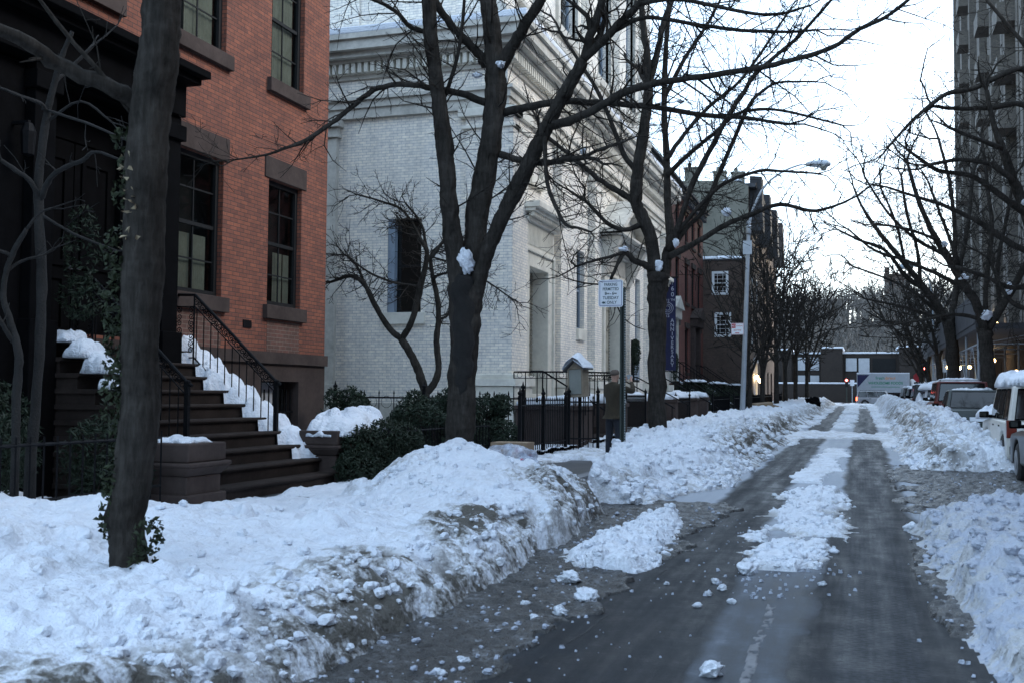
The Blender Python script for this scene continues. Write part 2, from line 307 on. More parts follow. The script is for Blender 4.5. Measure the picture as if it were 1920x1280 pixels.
def window(par, fr, u0, u1, z0, z1, n=-.14, frame='dark_frame', cols=2, rows=2, w=.06, curtain=None, sill=None, lintel=None, sills='brownstone', simple=False, glassm='glass'):
    b = MB(fr); g = .002
    ubox(b, u0+g, u0+w, n-.03, n+.05, z0+g, z1-g); ubox(b, u1-w, u1-g, n-.03, n+.05, z0+g, z1-g); ubox(b, u0+w, u1-w, n-.03, n+.05, z0+g, z0+w); ubox(b, u0+w, u1-w, n-.03, n+.05, z1-w, z1-g)
    if not simple:
        zm = (z0+z1)/2
        ubox(b, u0+w, u1-w, n-.02, n+.03, zm-.03, zm+.03)
        for i in range(1, cols):
            u = u0+(u1-u0)*i/cols; ubox(b, u-.012, u+.012, n-.004, n+.016, z0+w, zm-.03); ubox(b, u-.012, u+.012, n-.004, n+.016, zm+.03, z1-w)
        for k in range(2):
            for i in range(1, rows):
                z = (z0 if k == 0 else zm)+(zm-z0)*i/rows; ubox(b, u0+w, u1-w, n-.003, n+.014, z-.012, z+.012)
    f = b.build('window', frame, par)
    c = MB(fr); c.quad((u0+w, n, z0+w), (u1-w, n, z0+w), (u1-w, n, z1-w), (u0+w, n, z1-w)); c.build('pane', glassm, f)
    if curtain:
        q = MB(fr); k = 14
        for (a, bb, za, zb) in curtain:
            ua, ub = u0+w+(u1-u0-2*w)*a, u0+w+(u1-u0-2*w)*bb
            for i in range(k):
                s0, s1 = ua+(ub-ua)*i/k, ua+(ub-ua)*(i+1)/k; o0, o1 = .015*(i % 2), .015*((i+1) % 2)
                q.quad((s0, n-.05-o0, z0+w+(z1-z0)*za), (s1, n-.05-o1, z0+w+(z1-z0)*za), (s1, n-.05-o1, z0+(z1-z0)*zb-w), (s0, n-.05-o0, z0+(z1-z0)*zb-w))
        q.build('curtain', 'curtain', f)
    if sill: b = MB(fr); ubox(b, u0-sill[0], u1+sill[0], -.15, sill[2], z0-sill[1], z0-.002); b.build('sill', sills, f, bevel=.008)
    if lintel: b = MB(fr); ubox(b, u0-lintel[0], u1+lintel[0], -.12, lintel[2], z1+.002, z1+lintel[1]); b.build('lintel', sills, f, bevel=.008)
    return f
def text(par, body, mat, size, loc, rx=90, rz=0, align='CENTER', name='lettering', sx=1, space=1, off=0.0):
    c = bpy.data.curves.new(name, 'FONT'); c.body = body; c.size = size; c.align_x = align; c.align_y = 'CENTER'; c.extrude = .001; c.space_line = space; c.offset = off
    o = bpy.data.objects.new(name, c); me = bpy.data.meshes.new_from_object(o); bpy.data.objects.remove(o)
    me.materials.clear(); me.materials.append(M[mat])
    r = rootof(par); L = Vector(loc)-(Vector((0, 0, 0)) if r.get('_l') else Vector(r.location))
    Mx = Matrix.Translation(L) @ Matrix.Rotation(R(rz), 4, 'Z') @ Matrix.Rotation(R(rx), 4, 'X') @ Matrix.Diagonal((sx, 1, 1, 1))
    me.transform(Mx); o = bpy.data.objects.new(name, me); COL.objects.link(o); o.parent = par; return o

# ------------------------------------------------------------------ noise for snow
def _h(ix, iy, s):
    a = (ix.astype(np.int64)*374761393+iy.astype(np.int64)*668265263+s*974711) & 0x7fffffff
    a = ((a ^ (a >> 13))*1274126177) & 0x7fffffff; return ((a ^ (a >> 16)) & 0xffff)/65535.
def vn(x, y, s):
    ix, iy = np.floor(x), np.floor(y); fx, fy = x-ix, y-iy; fx = fx*fx*(3-2*fx); fy = fy*fy*(3-2*fy)
    a, b, c, d = _h(ix, iy, s), _h(ix+1, iy, s), _h(ix, iy+1, s), _h(ix+1, iy+1, s); return (a*(1-fx)+b*fx)*(1-fy)+(c*(1-fx)+d*fx)*fy
def fbm(x, y, s, o=4):
    t = 0; a = .5
    for i in range(o): t = t+a*vn(x*2**i+i*17.3, y*2**i-i*9.1, s+i); a *= .5
    return t
def lumps(x, y, cell, s):
    wx, wy = vn(x/cell*1.7, y/cell*1.7, s+50)+.5*vn(x/cell*3.9, y/cell*3.9, s+52), vn(x/cell*1.7+9, y/cell*1.7, s+51)+.5*vn(x/cell*3.9+5, y/cell*3.9, s+53)
    X, Y = x/cell+wx*.75, y/cell+wy*.75; ix, iy = np.floor(X), np.floor(Y); best = np.zeros_like(x)
    for dx in (-1, 0, 1):
        for dy in (-1, 0, 1):
            jx, jy = ix+dx, iy+dy; px = jx+_h(jx, jy, s); py = jy+_h(jx, jy, s+1); r = .45+.5*_h(jx, jy, s+2); am = _h(jx, jy, s+3)**1.6
            e = .6+.8*_h(jx, jy, s+4); ux, uy = X-px, Y-py
            d2 = (ux*ux*e+uy*uy/e)/(r*r); best = np.maximum(best, am*r*np.sqrt(np.clip(1-d2, 0, 1)))
    return best*cell
sm = lambda a, b, x: (lambda t: t*t*(3-2*t))(np.clip((x-a)/(b-a+1e-9), 0, 1))
gz = lambda y: .009*np.minimum(np.maximum(y, -20), 100)
def heightmesh(name, mat, xs, ys, hf, dirtf=None, keep=.0, kind='stuff', label=None, cat=None, parent=None, group=None, drop=.06):
    X, Y = np.meshgrid(xs, ys); h = hf(X, Y); Z = gz(Y)+np.where(h > keep, h, -drop)
    nx, ny = len(xs), len(ys); idx = np.arange(nx*ny).reshape(ny, nx)
    q = np.stack([idx[:-1, :-1], idx[:-1, 1:], idx[1:, 1:], idx[1:, :-1]], -1).reshape(-1, 4)
    on = (h > keep).ravel(); q = q[on[q].any(1)]
    used = np.unique(q); mp = -np.ones(nx*ny, int); mp[used] = np.arange(len(used))
    V = np.stack([X.ravel(), Y.ravel(), Z.ravel()], 1)[used]; q = mp[q]
    me = bpy.data.meshes.new(name); me.vertices.add(len(V)); me.vertices.foreach_set('co', V.ravel())
    me.loops.add(q.size); me.loops.foreach_set('vertex_index', q.ravel()); me.polygons.add(len(q))
    me.polygons.foreach_set('loop_start', np.arange(0, q.size, 4)); me.polygons.foreach_set('loop_total', np.full(len(q), 4)); me.polygons.foreach_set('use_smooth', np.ones(len(q), bool))
    me.update(); me.validate()
    if dirtf is not None:
        a = me.attributes.new('dirt', 'FLOAT', 'POINT'); a.data.foreach_set('value', np.clip(dirtf(X, Y, h), 0, 1).ravel()[used])
    me.materials.append(M[mat]); o = bpy.data.objects.new(name, me); COL.objects.link(o); return tag(o, label, cat, group, kind)
def grid(a, b, step0, step1=None):
    step1 = step1 or step0; o = [a]
    while o[-1] < b: t = (o[-1]-a)/(b-a); o.append(o[-1]+step0*(1-t)+step1*t)
    return np.array(o)
def cap(name, cx, cy, w, d, z, th, seed, label, cat='snow', group=None, rz=0, n=26, lump=.1, squash=2.5, parent=None, mat='snow', slope=0, droop=0, wob=.25, pw=.5):
    """a closed pad of lying snow: wobbly outline, lumpy top, flat underside"""
    u = np.linspace(-1, 1, n); X, Y = np.meshgrid(u, u)
    r = (np.abs(X)**squash+np.abs(Y)**squash)**(1/squash); r = r*(1+wob*(fbm(X*1.7+seed, Y*1.7, seed, 3)-.5)); dr = droop*np.clip(r, 0, 1.1)**3
    base = np.clip(1-r**2.2, 0, 1)**pw; x = X*w/2; y = Y*d/2
    h = th*base*(.75+.6*(fbm(x*2.2+seed, y*2.2, seed+5, 3)-.4))+np.where(base > 0, lumps(x+seed*3, y, lump, seed)*.9*np.minimum(1, base*2), 0)
    c, s = math.cos(rz), math.sin(rz); mb = MB(); on = base > 0.02; idx = {}
    for j in range(n):
        for i in range(n):
            if on[j, i]: idx[(j, i)] = len(mb.v); mb.v.append((cx+x[j, i]*c-y[j, i]*s, cy+x[j, i]*s+y[j, i]*c, z+slope*x[j, i]+float(h[j, i]-dr[j, i])))
    k = len(mb.v)
    for (j, i) in list(idx): mb.v.append((cx+x[j, i]*c-y[j, i]*s, cy+x[j, i]*s+y[j, i]*c, z+slope*x[j, i]-.004-float(dr[j, i])))
    cells = [(j, i) for j in range(n-1) for i in range(n-1) if all(t in idx for t in ((j, i), (j, i+1), (j+1, i+1), (j+1, i)))]
    ed = {}
    for j, i in cells:
        q = [idx[(j, i)], idx[(j, i+1)], idx[(j+1, i+1)], idx[(j+1, i)]]; mb.f.append(tuple(q)); mb.f.append(tuple(k+t for t in q[::-1])); mb.mi += [0, 0]
        for a, b in zip(q, q[1:]+q[:1]): ed[(a, b)] = 1
    for a, b in ed:
        if (b, a) not in ed: mb.f.append((b, a, k+a, k+b)); mb.mi.append(0)
    o = mb.build(name, mat, parent, smooth=True); return tag(o, label, cat, group) if parent is None else o
def chunk(name, x, y, r, seed, label, group=None, z=None, mat='snow', sc=(1, 1, .75)):
    b = bmesh.new(); bmesh.ops.create_icosphere(b, subdivisions=4, radius=1); rng = np.random.default_rng(seed)
    pl = rng.normal(size=(9, 3)); pl /= np.linalg.norm(pl, axis=1)[:, None]; pd = rng.uniform(.6, .92, 9)
    for v in b.verts:
        p = np.array(v.co); s = 1.
        for a, d in zip(pl, pd):
            t = p@a
            if t > d: s = min(s, d/t)
        p = p*s; nn = vn(np.array([p[0]*3+seed]), np.array([p[1]*3+p[2]*4]), seed)[0]+.6*vn(np.array([p[0]*7+seed+p[2]*3]), np.array([p[1]*7+p[2]*8]), seed+1)[0]; v.co = Vector(p*(1+.55*(nn-.8)))*r; v.co.x *= sc[0]; v.co.y *= sc[1]; v.co.z *= sc[2]
    me = bpy.data.meshes.new(name); b.to_mesh(me); b.free(); me.materials.append(M[mat]); me.polygons.foreach_set('use_smooth', [True]*len(me.polygons))
    o = bpy.data.objects.new(name, me); COL.objects.link(o); o.location = (x, y, (gz(y) if z is None else z)+r*.42*sc[2]/.75); o.rotation_euler.z = seed; return tag(o, label, 'snow', group)
TREES={'t1':{'trunk':[[(-4.55,5.9,0.33,0.129),(-4.55,5.9,0.48,0.125),(-4.57,5.9,0.79,0.126),(-4.49,5.9,1.31,0.129),(-4.5,5.9,1.84,0.13),(-4.49,5.9,2.65,0.141),(-4.48,5.9,3.26,0.138),(-4.41,5.9,3.79,0.131),(-4.4,5.9,4.15,0.128),(-4.38,5.9,4.72,0.117)]],'limbs':[[(-4.56,5.9,3.44,0.06),(-4.67,5.72,3.54,0.056),(-4.9,5.54,3.64,0.052),(-4.95,5.36,3.72,0.047),(-5.04,5.18,3.77,0.04),(-5.15,5.0,3.81,0.032)],[(-4.6,5.9,3.39,0.021),(-4.66,5.7,3.57,0.017),(-4.83,5.5,3.84,0.014),(-4.91,5.3,4.05,0.01)],[(-4.42,5.9,4.36,0.071),(-4.32,6.35,4.91,0.053),(-4.09,6.8,5.56,0.036)],[(-4.38,5.9,4.58,0.071),(-4.93,6.25,5.3,0.054),(-5.46,6.6,6.09,0.033)]]},'t2':{'trunk':[[(-4.81,12.6,0.79,0.201),(-4.79,12.6,1.13,0.188),(-4.77,12.6,1.8,0.182),(-4.74,12.6,2.34,0.195),(-4.74,12.6,2.74,0.223),(-4.75,12.6,2.91,0.23)],[(-4.78,12.5,2.77,0.121),(-4.85,12.43,3.47,0.121),(-4.88,12.35,3.93,0.114),(-4.9,12.28,4.46,0.107),(-4.96,12.2,5.12,0.1),(-5.03,12.12,5.77,0.093),(-5.07,12.05,6.43,0.086),(-5.1,11.97,7.21,0.073),(-5.19,11.9,8.07,0.053)],[(-4.69,12.65,2.75,0.135),(-4.67,12.68,3.29,0.149),(-4.62,12.71,3.84,0.15),(-4.51,12.73,4.53,0.143),(-4.44,12.76,5.08,0.143),(-4.42,12.79,5.51,0.144),(-4.47,12.82,5.94,0.124),(-4.54,12.84,6.51,0.118),(-4.63,12.87,7.24,0.098),(-4.71,12.9,8.26,0.07)],[(-4.63,12.6,2.68,0.094),(-4.49,12.54,3.14,0.1),(-4.3,12.49,3.59,0.1),(-4.04,12.43,4.04,0.105),(-3.79,12.37,4.47,0.098),(-3.54,12.31,4.9,0.091),(-3.32,12.26,5.23,0.084),(-3.11,12.2,5.55,0.07)]],'limbs':[[(-4.41,12.8,5.65,0.089),(-4.19,12.72,5.95,0.082),(-3.99,12.64,6.18,0.074),(-3.78,12.56,6.41,0.067),(-3.53,12.48,6.81,0.053),(-3.34,12.4,7.36,0.033)],[(-4.58,12.85,5.78,0.069),(-4.67,12.76,5.94,0.062),(-4.82,12.67,6.1,0.055),(-4.98,12.58,6.29,0.051),(-5.13,12.49,6.53,0.048),(-5.28,12.4,6.85,0.041)],[(-4.51,12.8,5.27,0.055),(-4.76,12.62,5.35,0.048),(-5.02,12.44,5.39,0.041),(-5.23,12.25,5.41,0.04),(-5.52,12.07,5.4,0.037),(-5.72,11.89,5.29,0.033),(-5.92,11.71,5.06,0.033),(-6.11,11.53,4.82,0.029),(-6.34,11.35,4.59,0.026),(-6.52,11.16,4.46,0.019),(-6.66,10.98,4.35,0.015),(-6.98,10.8,4.27,0.01)],[(-4.32,12.8,5.14,0.055),(-3.98,12.75,5.18,0.051),(-3.61,12.7,5.2,0.047),(-3.19,12.65,5.15,0.04),(-2.64,12.6,5.06,0.039),(-2.24,12.55,4.98,0.035),(-1.73,12.5,4.84,0.031),(-1.29,12.45,4.77,0.025),(-0.76,12.4,4.64,0.018)],[(-4.38,12.8,4.61,0.048),(-4.05,12.65,4.48,0.04),(-3.69,12.5,4.39,0.039),(-3.38,12.35,4.38,0.039),(-3.1,12.2,4.36,0.032)],[(-3.11,12.2,5.55,0.057),(-3.0,12.12,5.84,0.057),(-2.88,12.05,6.07,0.05),(-2.78,11.97,6.4,0.044),(-2.69,11.9,6.87,0.031)],[(-3.11,12.2,5.55,0.057),(-2.86,12.12,5.71,0.05),(-2.65,12.04,5.87,0.05),(-2.42,11.96,6.03,0.043),(-2.12,11.88,6.29,0.037),(-1.81,11.8,6.71,0.024)],[(-3.57,12.3,4.79,0.058),(-3.2,12.18,4.83,0.051),(-2.85,12.07,4.94,0.047),(-2.51,11.95,5.05,0.043),(-2.05,11.83,5.08,0.039),(-1.5,11.72,5.08,0.035),(-1.0,11.6,5.08,0.032),(-0.68,11.48,5.09,0.028),(-0.26,11.37,5.15,0.025),(0.02,11.25,5.28,0.023),(0.25,11.13,5.33,0.02),(0.48,11.02,5.45,0.017),(0.65,10.9,5.6,0.013)],[(-2.73,12.1,5.81,0.031),(-2.39,12.0,5.9,0.028),(-2.07,11.9,5.82,0.024),(-1.63,11.8,5.67,0.024),(-1.21,11.7,5.54,0.021),(-0.71,11.6,5.44,0.017),(-0.42,11.5,5.4,0.013)],[(-2.37,11.9,6.03,0.031),(-2.05,11.8,6.01,0.024),(-1.73,11.7,5.92,0.024),(-1.16,11.6,5.7,0.02),(-0.8,11.5,5.61,0.016),(-0.47,11.4,5.63,0.011)],[(-3.63,12.3,4.71,0.032),(-3.57,12.2,4.16,0.026),(-3.47,12.1,3.88,0.023),(-3.28,12.0,3.54,0.02),(-3.09,11.9,3.47,0.016),(-2.92,11.8,3.4,0.012)],[(-4.97,12.4,5.3,0.027),(-4.79,12.3,5.67,0.024),(-4.68,12.2,6.03,0.023),(-4.61,12.1,6.39,0.02),(-4.56,12.0,6.75,0.016)],[(-5.15,12.2,6.08,0.034),(-5.26,11.95,6.07,0.03),(-5.36,11.7,6.2,0.026),(-5.53,11.45,6.26,0.022),(-5.76,11.2,6.32,0.016)]]},'t3':{'trunk':[[(-4.36,23.9,0.53,0.204),(-4.37,23.9,2.03,0.205),(-4.36,23.9,3.24,0.205),(-4.34,23.9,3.96,0.229),(-4.33,23.9,4.27,0.254)],[(-4.41,23.9,4.21,0.157),(-4.49,23.86,5.06,0.145),(-4.68,23.81,5.55,0.146),(-4.82,23.77,5.91,0.14),(-4.81,23.73,6.33,0.139),(-4.77,23.69,6.64,0.133),(-4.63,23.64,7.49,0.121),(-4.5,23.6,8.47,0.109)],[(-4.25,24.0,4.22,0.145),(-4.15,24.07,4.71,0.134),(-4.1,24.15,5.08,0.11),(-4.18,24.23,5.84,0.086),(-4.22,24.3,6.97,0.074),(-4.29,24.38,8.24,0.068),(-4.27,24.45,9.52,0.062),(-4.2,24.53,10.81,0.056),(-4.17,24.6,11.85,0.038)]],'limbs':[[(-4.5,23.6,8.47,0.084),(-4.51,23.47,9.16,0.078),(-4.59,23.33,9.93,0.072),(-4.63,23.2,10.87,0.06)],[(-4.5,23.6,8.47,0.084),(-4.3,23.73,9.42,0.073),(-4.21,23.87,10.08,0.067),(-3.86,24.0,10.96,0.055)],[(-4.12,24.0,4.82,0.097),(-3.9,23.89,5.28,0.072),(-3.57,23.78,6.2,0.066),(-3.16,23.67,6.95,0.062),(-2.72,23.56,7.69,0.059),(-2.37,23.44,8.18,0.054),(-2.05,23.33,8.58,0.049),(-1.22,23.22,9.2,0.039),(-0.55,23.11,9.87,0.029),(-0.18,23.0,10.28,0.022)],[(-4.02,24.0,4.91,0.073),(-3.69,24.06,5.36,0.056),(-3.37,24.12,5.7,0.053),(-3.05,24.19,6.45,0.051),(-2.72,24.25,7.23,0.048),(-2.34,24.31,8.11,0.043),(-2.02,24.38,8.44,0.036),(-1.69,24.44,8.61,0.029),(-0.9,24.5,8.57,0.021)],[(-4.09,24.0,4.7,0.091),(-3.93,23.84,4.74,0.078),(-3.23,23.69,5.06,0.064),(-2.78,23.53,5.29,0.058),(-2.2,23.38,5.46,0.051),(-1.61,23.22,5.62,0.045),(-0.98,23.07,5.43,0.038),(-0.53,22.91,5.46,0.031),(-0.06,22.76,5.63,0.022),(0.25,22.6,5.83,0.017)],[(-4.47,23.8,4.38,0.096),(-4.64,23.64,4.49,0.072),(-4.79,23.48,4.53,0.072),(-4.98,23.32,4.71,0.06),(-5.11,23.16,4.45,0.043),(-5.23,23.0,4.08,0.035)],[(-4.98,23.3,4.71,0.048),(-5.19,23.07,4.62,0.035),(-5.62,22.83,4.48,0.031),(-5.92,22.6,4.35,0.023)],[(-4.8,23.8,5.89,0.085),(-5.19,23.6,6.14,0.073),(-5.64,23.4,6.44,0.061),(-6.09,23.2,6.85,0.053),(-6.66,23.0,7.33,0.048),(-6.86,22.8,7.6,0.042)],[(-4.74,23.8,6.53,0.073),(-5.08,23.64,7.0,0.061),(-5.29,23.48,7.59,0.055),(-5.57,23.32,8.31,0.048),(-5.9,23.16,8.9,0.042),(-6.43,23.0,9.76,0.036)],[(-4.68,23.8,5.42,0.073),(-5.04,23.5,5.25,0.054),(-5.34,23.2,5.36,0.048),(-5.66,22.9,5.71,0.041)],[(-4.2,24.2,6.57,0.061),(-3.69,24.08,7.01,0.051),(-3.08,23.97,7.43,0.048),(-2.59,23.85,7.79,0.04),(-1.89,23.73,7.83,0.035),(-1.2,23.62,7.63,0.028),(-0.32,23.5,7.3,0.02)],[(-4.2,24.2,6.95,0.061),(-3.8,24.36,7.58,0.049),(-3.27,24.52,8.2,0.044),(-2.56,24.68,8.81,0.037),(-1.97,24.84,9.68,0.03),(-1.5,25.0,10.43,0.025)],[(-3.98,24.0,5.18,0.06),(-3.53,23.8,5.61,0.048),(-2.91,23.6,6.15,0.042),(-2.09,23.4,6.39,0.035),(-1.41,23.2,6.31,0.027),(-0.8,23.0,6.19,0.02)],[(-4.27,24.4,8.5,0.056),(-3.77,24.6,9.52,0.045),(-3.3,24.8,10.3,0.037),(-2.95,25.0,11.1,0.03)]]},'t4':{'trunk':[[(-8.77,20.8,1.18,0.101),(-8.71,20.8,1.54,0.101),(-8.8,20.8,1.83,0.09),(-8.95,20.8,2.19,0.09),(-9.12,20.8,2.47,0.085),(-9.27,20.8,2.69,0.079)],[(-9.27,20.8,2.69,0.068),(-9.5,20.68,2.91,0.062),(-9.81,20.56,3.43,0.057),(-9.97,20.44,3.82,0.051),(-10.24,20.32,4.01,0.045),(-10.65,20.2,3.88,0.028)],[(-9.27,20.8,2.69,0.068),(-9.01,20.75,3.07,0.068),(-8.81,20.7,3.78,0.063),(-8.66,20.65,4.29,0.056),(-8.65,20.6,4.58,0.049),(-8.86,20.55,4.87,0.039),(-9.06,20.5,5.01,0.029)],[(-8.71,20.8,1.54,0.079),(-8.52,20.85,1.78,0.079),(-8.46,20.9,2.08,0.073),(-8.53,20.95,2.64,0.068),(-8.51,21.0,3.1,0.062),(-8.56,21.05,3.56,0.057),(-8.69,21.1,4.02,0.046),(-8.76,21.15,4.49,0.039),(-8.51,21.2,4.78,0.029)]],'limbs':[[(-8.73,20.8,4.31,0.045),(-8.56,20.87,4.51,0.041),(-8.41,20.93,4.74,0.034),(-8.25,21.0,4.8,0.023)],[(-10.05,20.6,3.84,0.034),(-10.17,20.47,4.22,0.027),(-10.36,20.33,4.44,0.023),(-10.54,20.2,4.45,0.018)],[(-8.81,20.7,3.78,0.034),(-9.3,20.47,3.86,0.027),(-9.68,20.23,4.01,0.022),(-10.06,20.0,4.28,0.018)],[(-8.65,20.6,4.58,0.034),(-9.04,20.4,5.31,0.027),(-9.44,20.2,5.52,0.022),(-9.96,20.0,5.67,0.018)],[(-8.54,21.0,3.1,0.034),(-8.33,21.1,3.22,0.028),(-8.32,21.2,3.68,0.023)],[(-8.65,21.0,4.01,0.034),(-8.13,20.87,4.1,0.022),(-7.49,20.73,3.95,0.018),(-6.74,20.6,3.48,0.015)],[(-8.67,20.7,4.55,0.034),(-8.74,20.55,5.09,0.027),(-9.05,20.4,5.53,0.022)]]},'t5':{'trunk':[[(-7.45,8.2,0.9,0.05),(-7.41,8.2,1.4,0.045),(-7.38,8.2,2.01,0.045),(-7.38,8.2,2.62,0.046),(-7.44,8.2,3.23,0.046),(-7.45,8.2,3.59,0.041),(-7.39,8.2,4.1,0.036),(-7.32,8.2,4.41,0.031),(-7.23,8.2,4.71,0.025),(-7.11,8.2,4.96,0.02)]],'limbs':[[(-7.45,8.2,3.34,0.031),(-7.44,8.1,3.5,0.025),(-7.54,8.0,3.61,0.023),(-7.63,7.9,3.69,0.02),(-7.73,7.8,3.78,0.015)],[(-7.41,8.2,3.38,0.031),(-7.28,8.16,3.55,0.025),(-7.09,8.12,3.63,0.023),(-6.85,8.08,3.68,0.02),(-6.67,8.04,3.74,0.015),(-6.37,8.0,3.64,0.01)],[(-7.37,8.2,4.2,0.02),(-7.34,8.07,4.25,0.018),(-7.44,7.93,4.29,0.015),(-7.56,7.8,4.34,0.012)],[(-7.33,8.2,4.46,0.02),(-7.31,8.4,4.67,0.018),(-7.2,8.6,4.96,0.016)],[(-7.39,8.2,4.1,0.015),(-7.08,8.3,4.31,0.012),(-6.79,8.4,4.11,0.01)],[(-7.44,8.2,3.23,0.015),(-7.1,8.3,3.03,0.013),(-6.69,8.4,2.87,0.01)],[(-7.43,8.2,4.24,0.015),(-6.8,8.05,4.02,0.013),(-6.24,7.9,3.79,0.011)]]},'t6':{'trunk':[[(-7.35,7.9,0.92,0.039),(-7.36,7.9,1.5,0.039),(-7.34,7.9,1.8,0.039),(-7.38,7.9,1.99,0.034),(-7.46,7.9,2.19,0.03),(-7.54,7.9,2.39,0.027),(-7.53,7.9,2.59,0.025),(-7.46,7.9,2.79,0.025),(-7.3,7.9,3.03,0.02)]],'limbs':[[(-7.41,7.9,1.99,0.025),(-7.43,7.75,2.18,0.019),(-7.44,7.6,2.36,0.017)],[(-7.46,7.9,2.79,0.02),(-7.5,7.8,2.82,0.015),(-7.53,7.7,2.86,0.012)],[(-7.52,7.9,2.64,0.017),(-7.44,8.0,2.75,0.015),(-7.29,8.1,2.81,0.012)],[(-7.3,7.9,3.03,0.015),(-7.2,7.95,3.18,0.012),(-7.12,8.0,3.23,0.01)]]},'r1':{'trunk':[[(4.64,60.0,0.84,0.416),(4.61,60.0,2.79,0.389),(4.53,60.0,4.73,0.39),(4.34,60.0,5.58,0.363)],[(4.34,60.0,5.44,0.307),(3.78,59.71,6.4,0.251),(3.0,59.43,7.51,0.195),(2.26,59.14,8.48,0.181),(1.55,58.86,9.39,0.153),(0.77,58.57,10.42,0.126),(0.11,58.29,11.53,0.084),(-0.28,58.0,12.48,0.056)],[(4.49,60.0,5.29,0.223),(4.75,60.5,6.73,0.197),(5.07,61.0,8.47,0.17),(5.54,61.5,10.81,0.143),(5.88,62.0,13.78,0.115)]],'limbs':[[(3.42,60.0,7.14,0.169),(2.34,59.25,7.79,0.14),(1.28,58.5,9.13,0.111),(-0.03,57.75,9.63,0.083),(-1.07,57.0,10.12,0.055)],[(2.98,59.0,7.47,0.138),(2.85,58.67,9.1,0.11),(2.33,58.33,11.01,0.094),(2.08,58.0,12.91,0.071)],[(4.44,60.0,5.57,0.167),(3.35,59.0,5.8,0.11),(2.02,58.0,6.16,0.082),(0.2,57.0,6.52,0.054)],[(2.24,58.6,8.42,0.111),(1.81,58.3,10.48,0.083),(1.04,58.0,12.41,0.066)],[(4.31,60.0,5.58,0.14),(2.32,59.0,7.21,0.083),(-0.31,58.0,8.28,0.061)],[(5.07,61.0,8.47,0.128),(4.27,60.5,10.71,0.099),(3.48,60.0,12.94,0.073)]]},'r2':{'trunk':[[(5.0,48.0,1.0,0.374),(5.0,48.0,2.54,0.353),(4.93,48.0,3.86,0.353),(4.9,48.0,4.42,0.354)],[(4.9,48.0,4.31,0.265),(4.56,47.67,5.39,0.22),(4.03,47.33,6.26,0.198),(3.41,47.0,7.34,0.175),(2.79,46.67,8.42,0.142),(2.27,46.33,9.71,0.109),(1.86,46.0,11.21,0.076)],[(4.98,48.0,4.31,0.243),(5.54,48.33,5.21,0.2),(6.2,48.67,6.34,0.178),(6.87,49.0,7.7,0.156)]],'limbs':[[(4.34,47.5,5.83,0.154),(3.29,46.88,6.45,0.109),(1.83,46.25,7.08,0.087),(0.59,45.62,7.48,0.065),(-0.43,45.0,8.3,0.043)],[(3.7,47.0,6.78,0.131),(3.72,47.0,8.43,0.11),(3.54,47.0,10.43,0.088),(3.15,47.0,12.23,0.066)],[(3.41,47.0,7.34,0.11),(2.25,46.33,7.95,0.087),(1.12,45.67,8.99,0.065),(0.2,45.0,10.44,0.047)],[(4.94,48.0,4.53,0.133),(5.02,48.12,6.54,0.122),(5.27,48.25,8.55,0.111),(5.1,48.38,10.61,0.09),(4.93,48.5,12.69,0.068)],[(5.56,48.5,5.22,0.134),(5.46,48.33,6.99,0.111),(5.77,48.17,8.74,0.089),(6.07,48.0,10.48,0.066)],[(3.07,46.5,7.94,0.087),(1.82,45.75,8.32,0.065),(0.59,45.0,8.47,0.051)],[(4.91,48.0,4.75,0.111),(3.71,47.33,4.94,0.088),(2.44,46.67,4.69,0.066),(1.19,46.0,4.45,0.043)]]},'r3':{'trunk':[[(5.39,34.0,0.73,0.367),(5.37,34.0,2.25,0.352),(5.34,34.0,3.79,0.338),(5.27,34.0,4.72,0.323)],[(5.27,34.0,4.64,0.246),(4.95,33.83,5.64,0.2),(4.6,33.67,6.86,0.169),(4.24,33.5,7.78,0.139),(3.95,33.33,8.7,0.108),(3.69,33.17,9.45,0.077),(3.51,33.0,10.36,0.061)],[(5.31,34.0,4.56,0.231),(5.64,34.17,6.12,0.185),(5.76,34.33,8.02,0.156),(5.68,34.5,10.12,0.126)]],'limbs':[[(5.7,34.3,8.49,0.125),(5.18,33.97,9.86,0.101),(4.58,33.64,11.07,0.093),(3.26,33.31,10.54,0.078),(2.47,32.99,10.34,0.07),(1.68,32.66,9.72,0.054),(1.06,32.33,9.02,0.04),(0.65,32.0,8.46,0.027)],[(5.65,34.4,9.14,0.109),(4.62,34.05,10.11,0.094),(3.72,33.7,10.01,0.078),(2.7,33.35,9.98,0.062),(2.08,33.0,10.0,0.047)],[(4.59,33.6,6.85,0.123),(3.92,33.2,7.28,0.092),(3.04,32.8,7.87,0.076),(2.16,32.4,7.99,0.061),(1.3,32.0,8.57,0.039)],[(4.95,33.8,5.63,0.123),(4.21,33.44,5.92,0.092),(3.33,33.08,6.52,0.077),(2.46,32.72,6.96,0.061),(1.59,32.36,7.25,0.046),(0.72,32.0,7.53,0.03)],[(5.11,34.0,5.03,0.108),(4.2,33.5,4.69,0.077),(3.44,33.0,4.97,0.061),(2.56,32.5,5.24,0.045)],[(4.18,33.0,7.69,0.091),(3.59,32.67,8.12,0.076),(2.72,32.33,8.25,0.06),(1.86,32.0,8.08,0.045)],[(3.91,33.0,8.63,0.076),(3.16,32.5,8.87,0.06),(2.43,32.0,9.11,0.045)],[(5.68,34.5,10.12,0.094),(5.11,34.33,11.39,0.079),(4.38,34.17,12.37,0.063),(3.65,34.0,13.35,0.048)],[(5.26,34.0,4.41,0.092),(4.63,33.67,4.09,0.077),(4.03,33.33,4.38,0.061),(3.59,33.0,5.27,0.046)]]}}
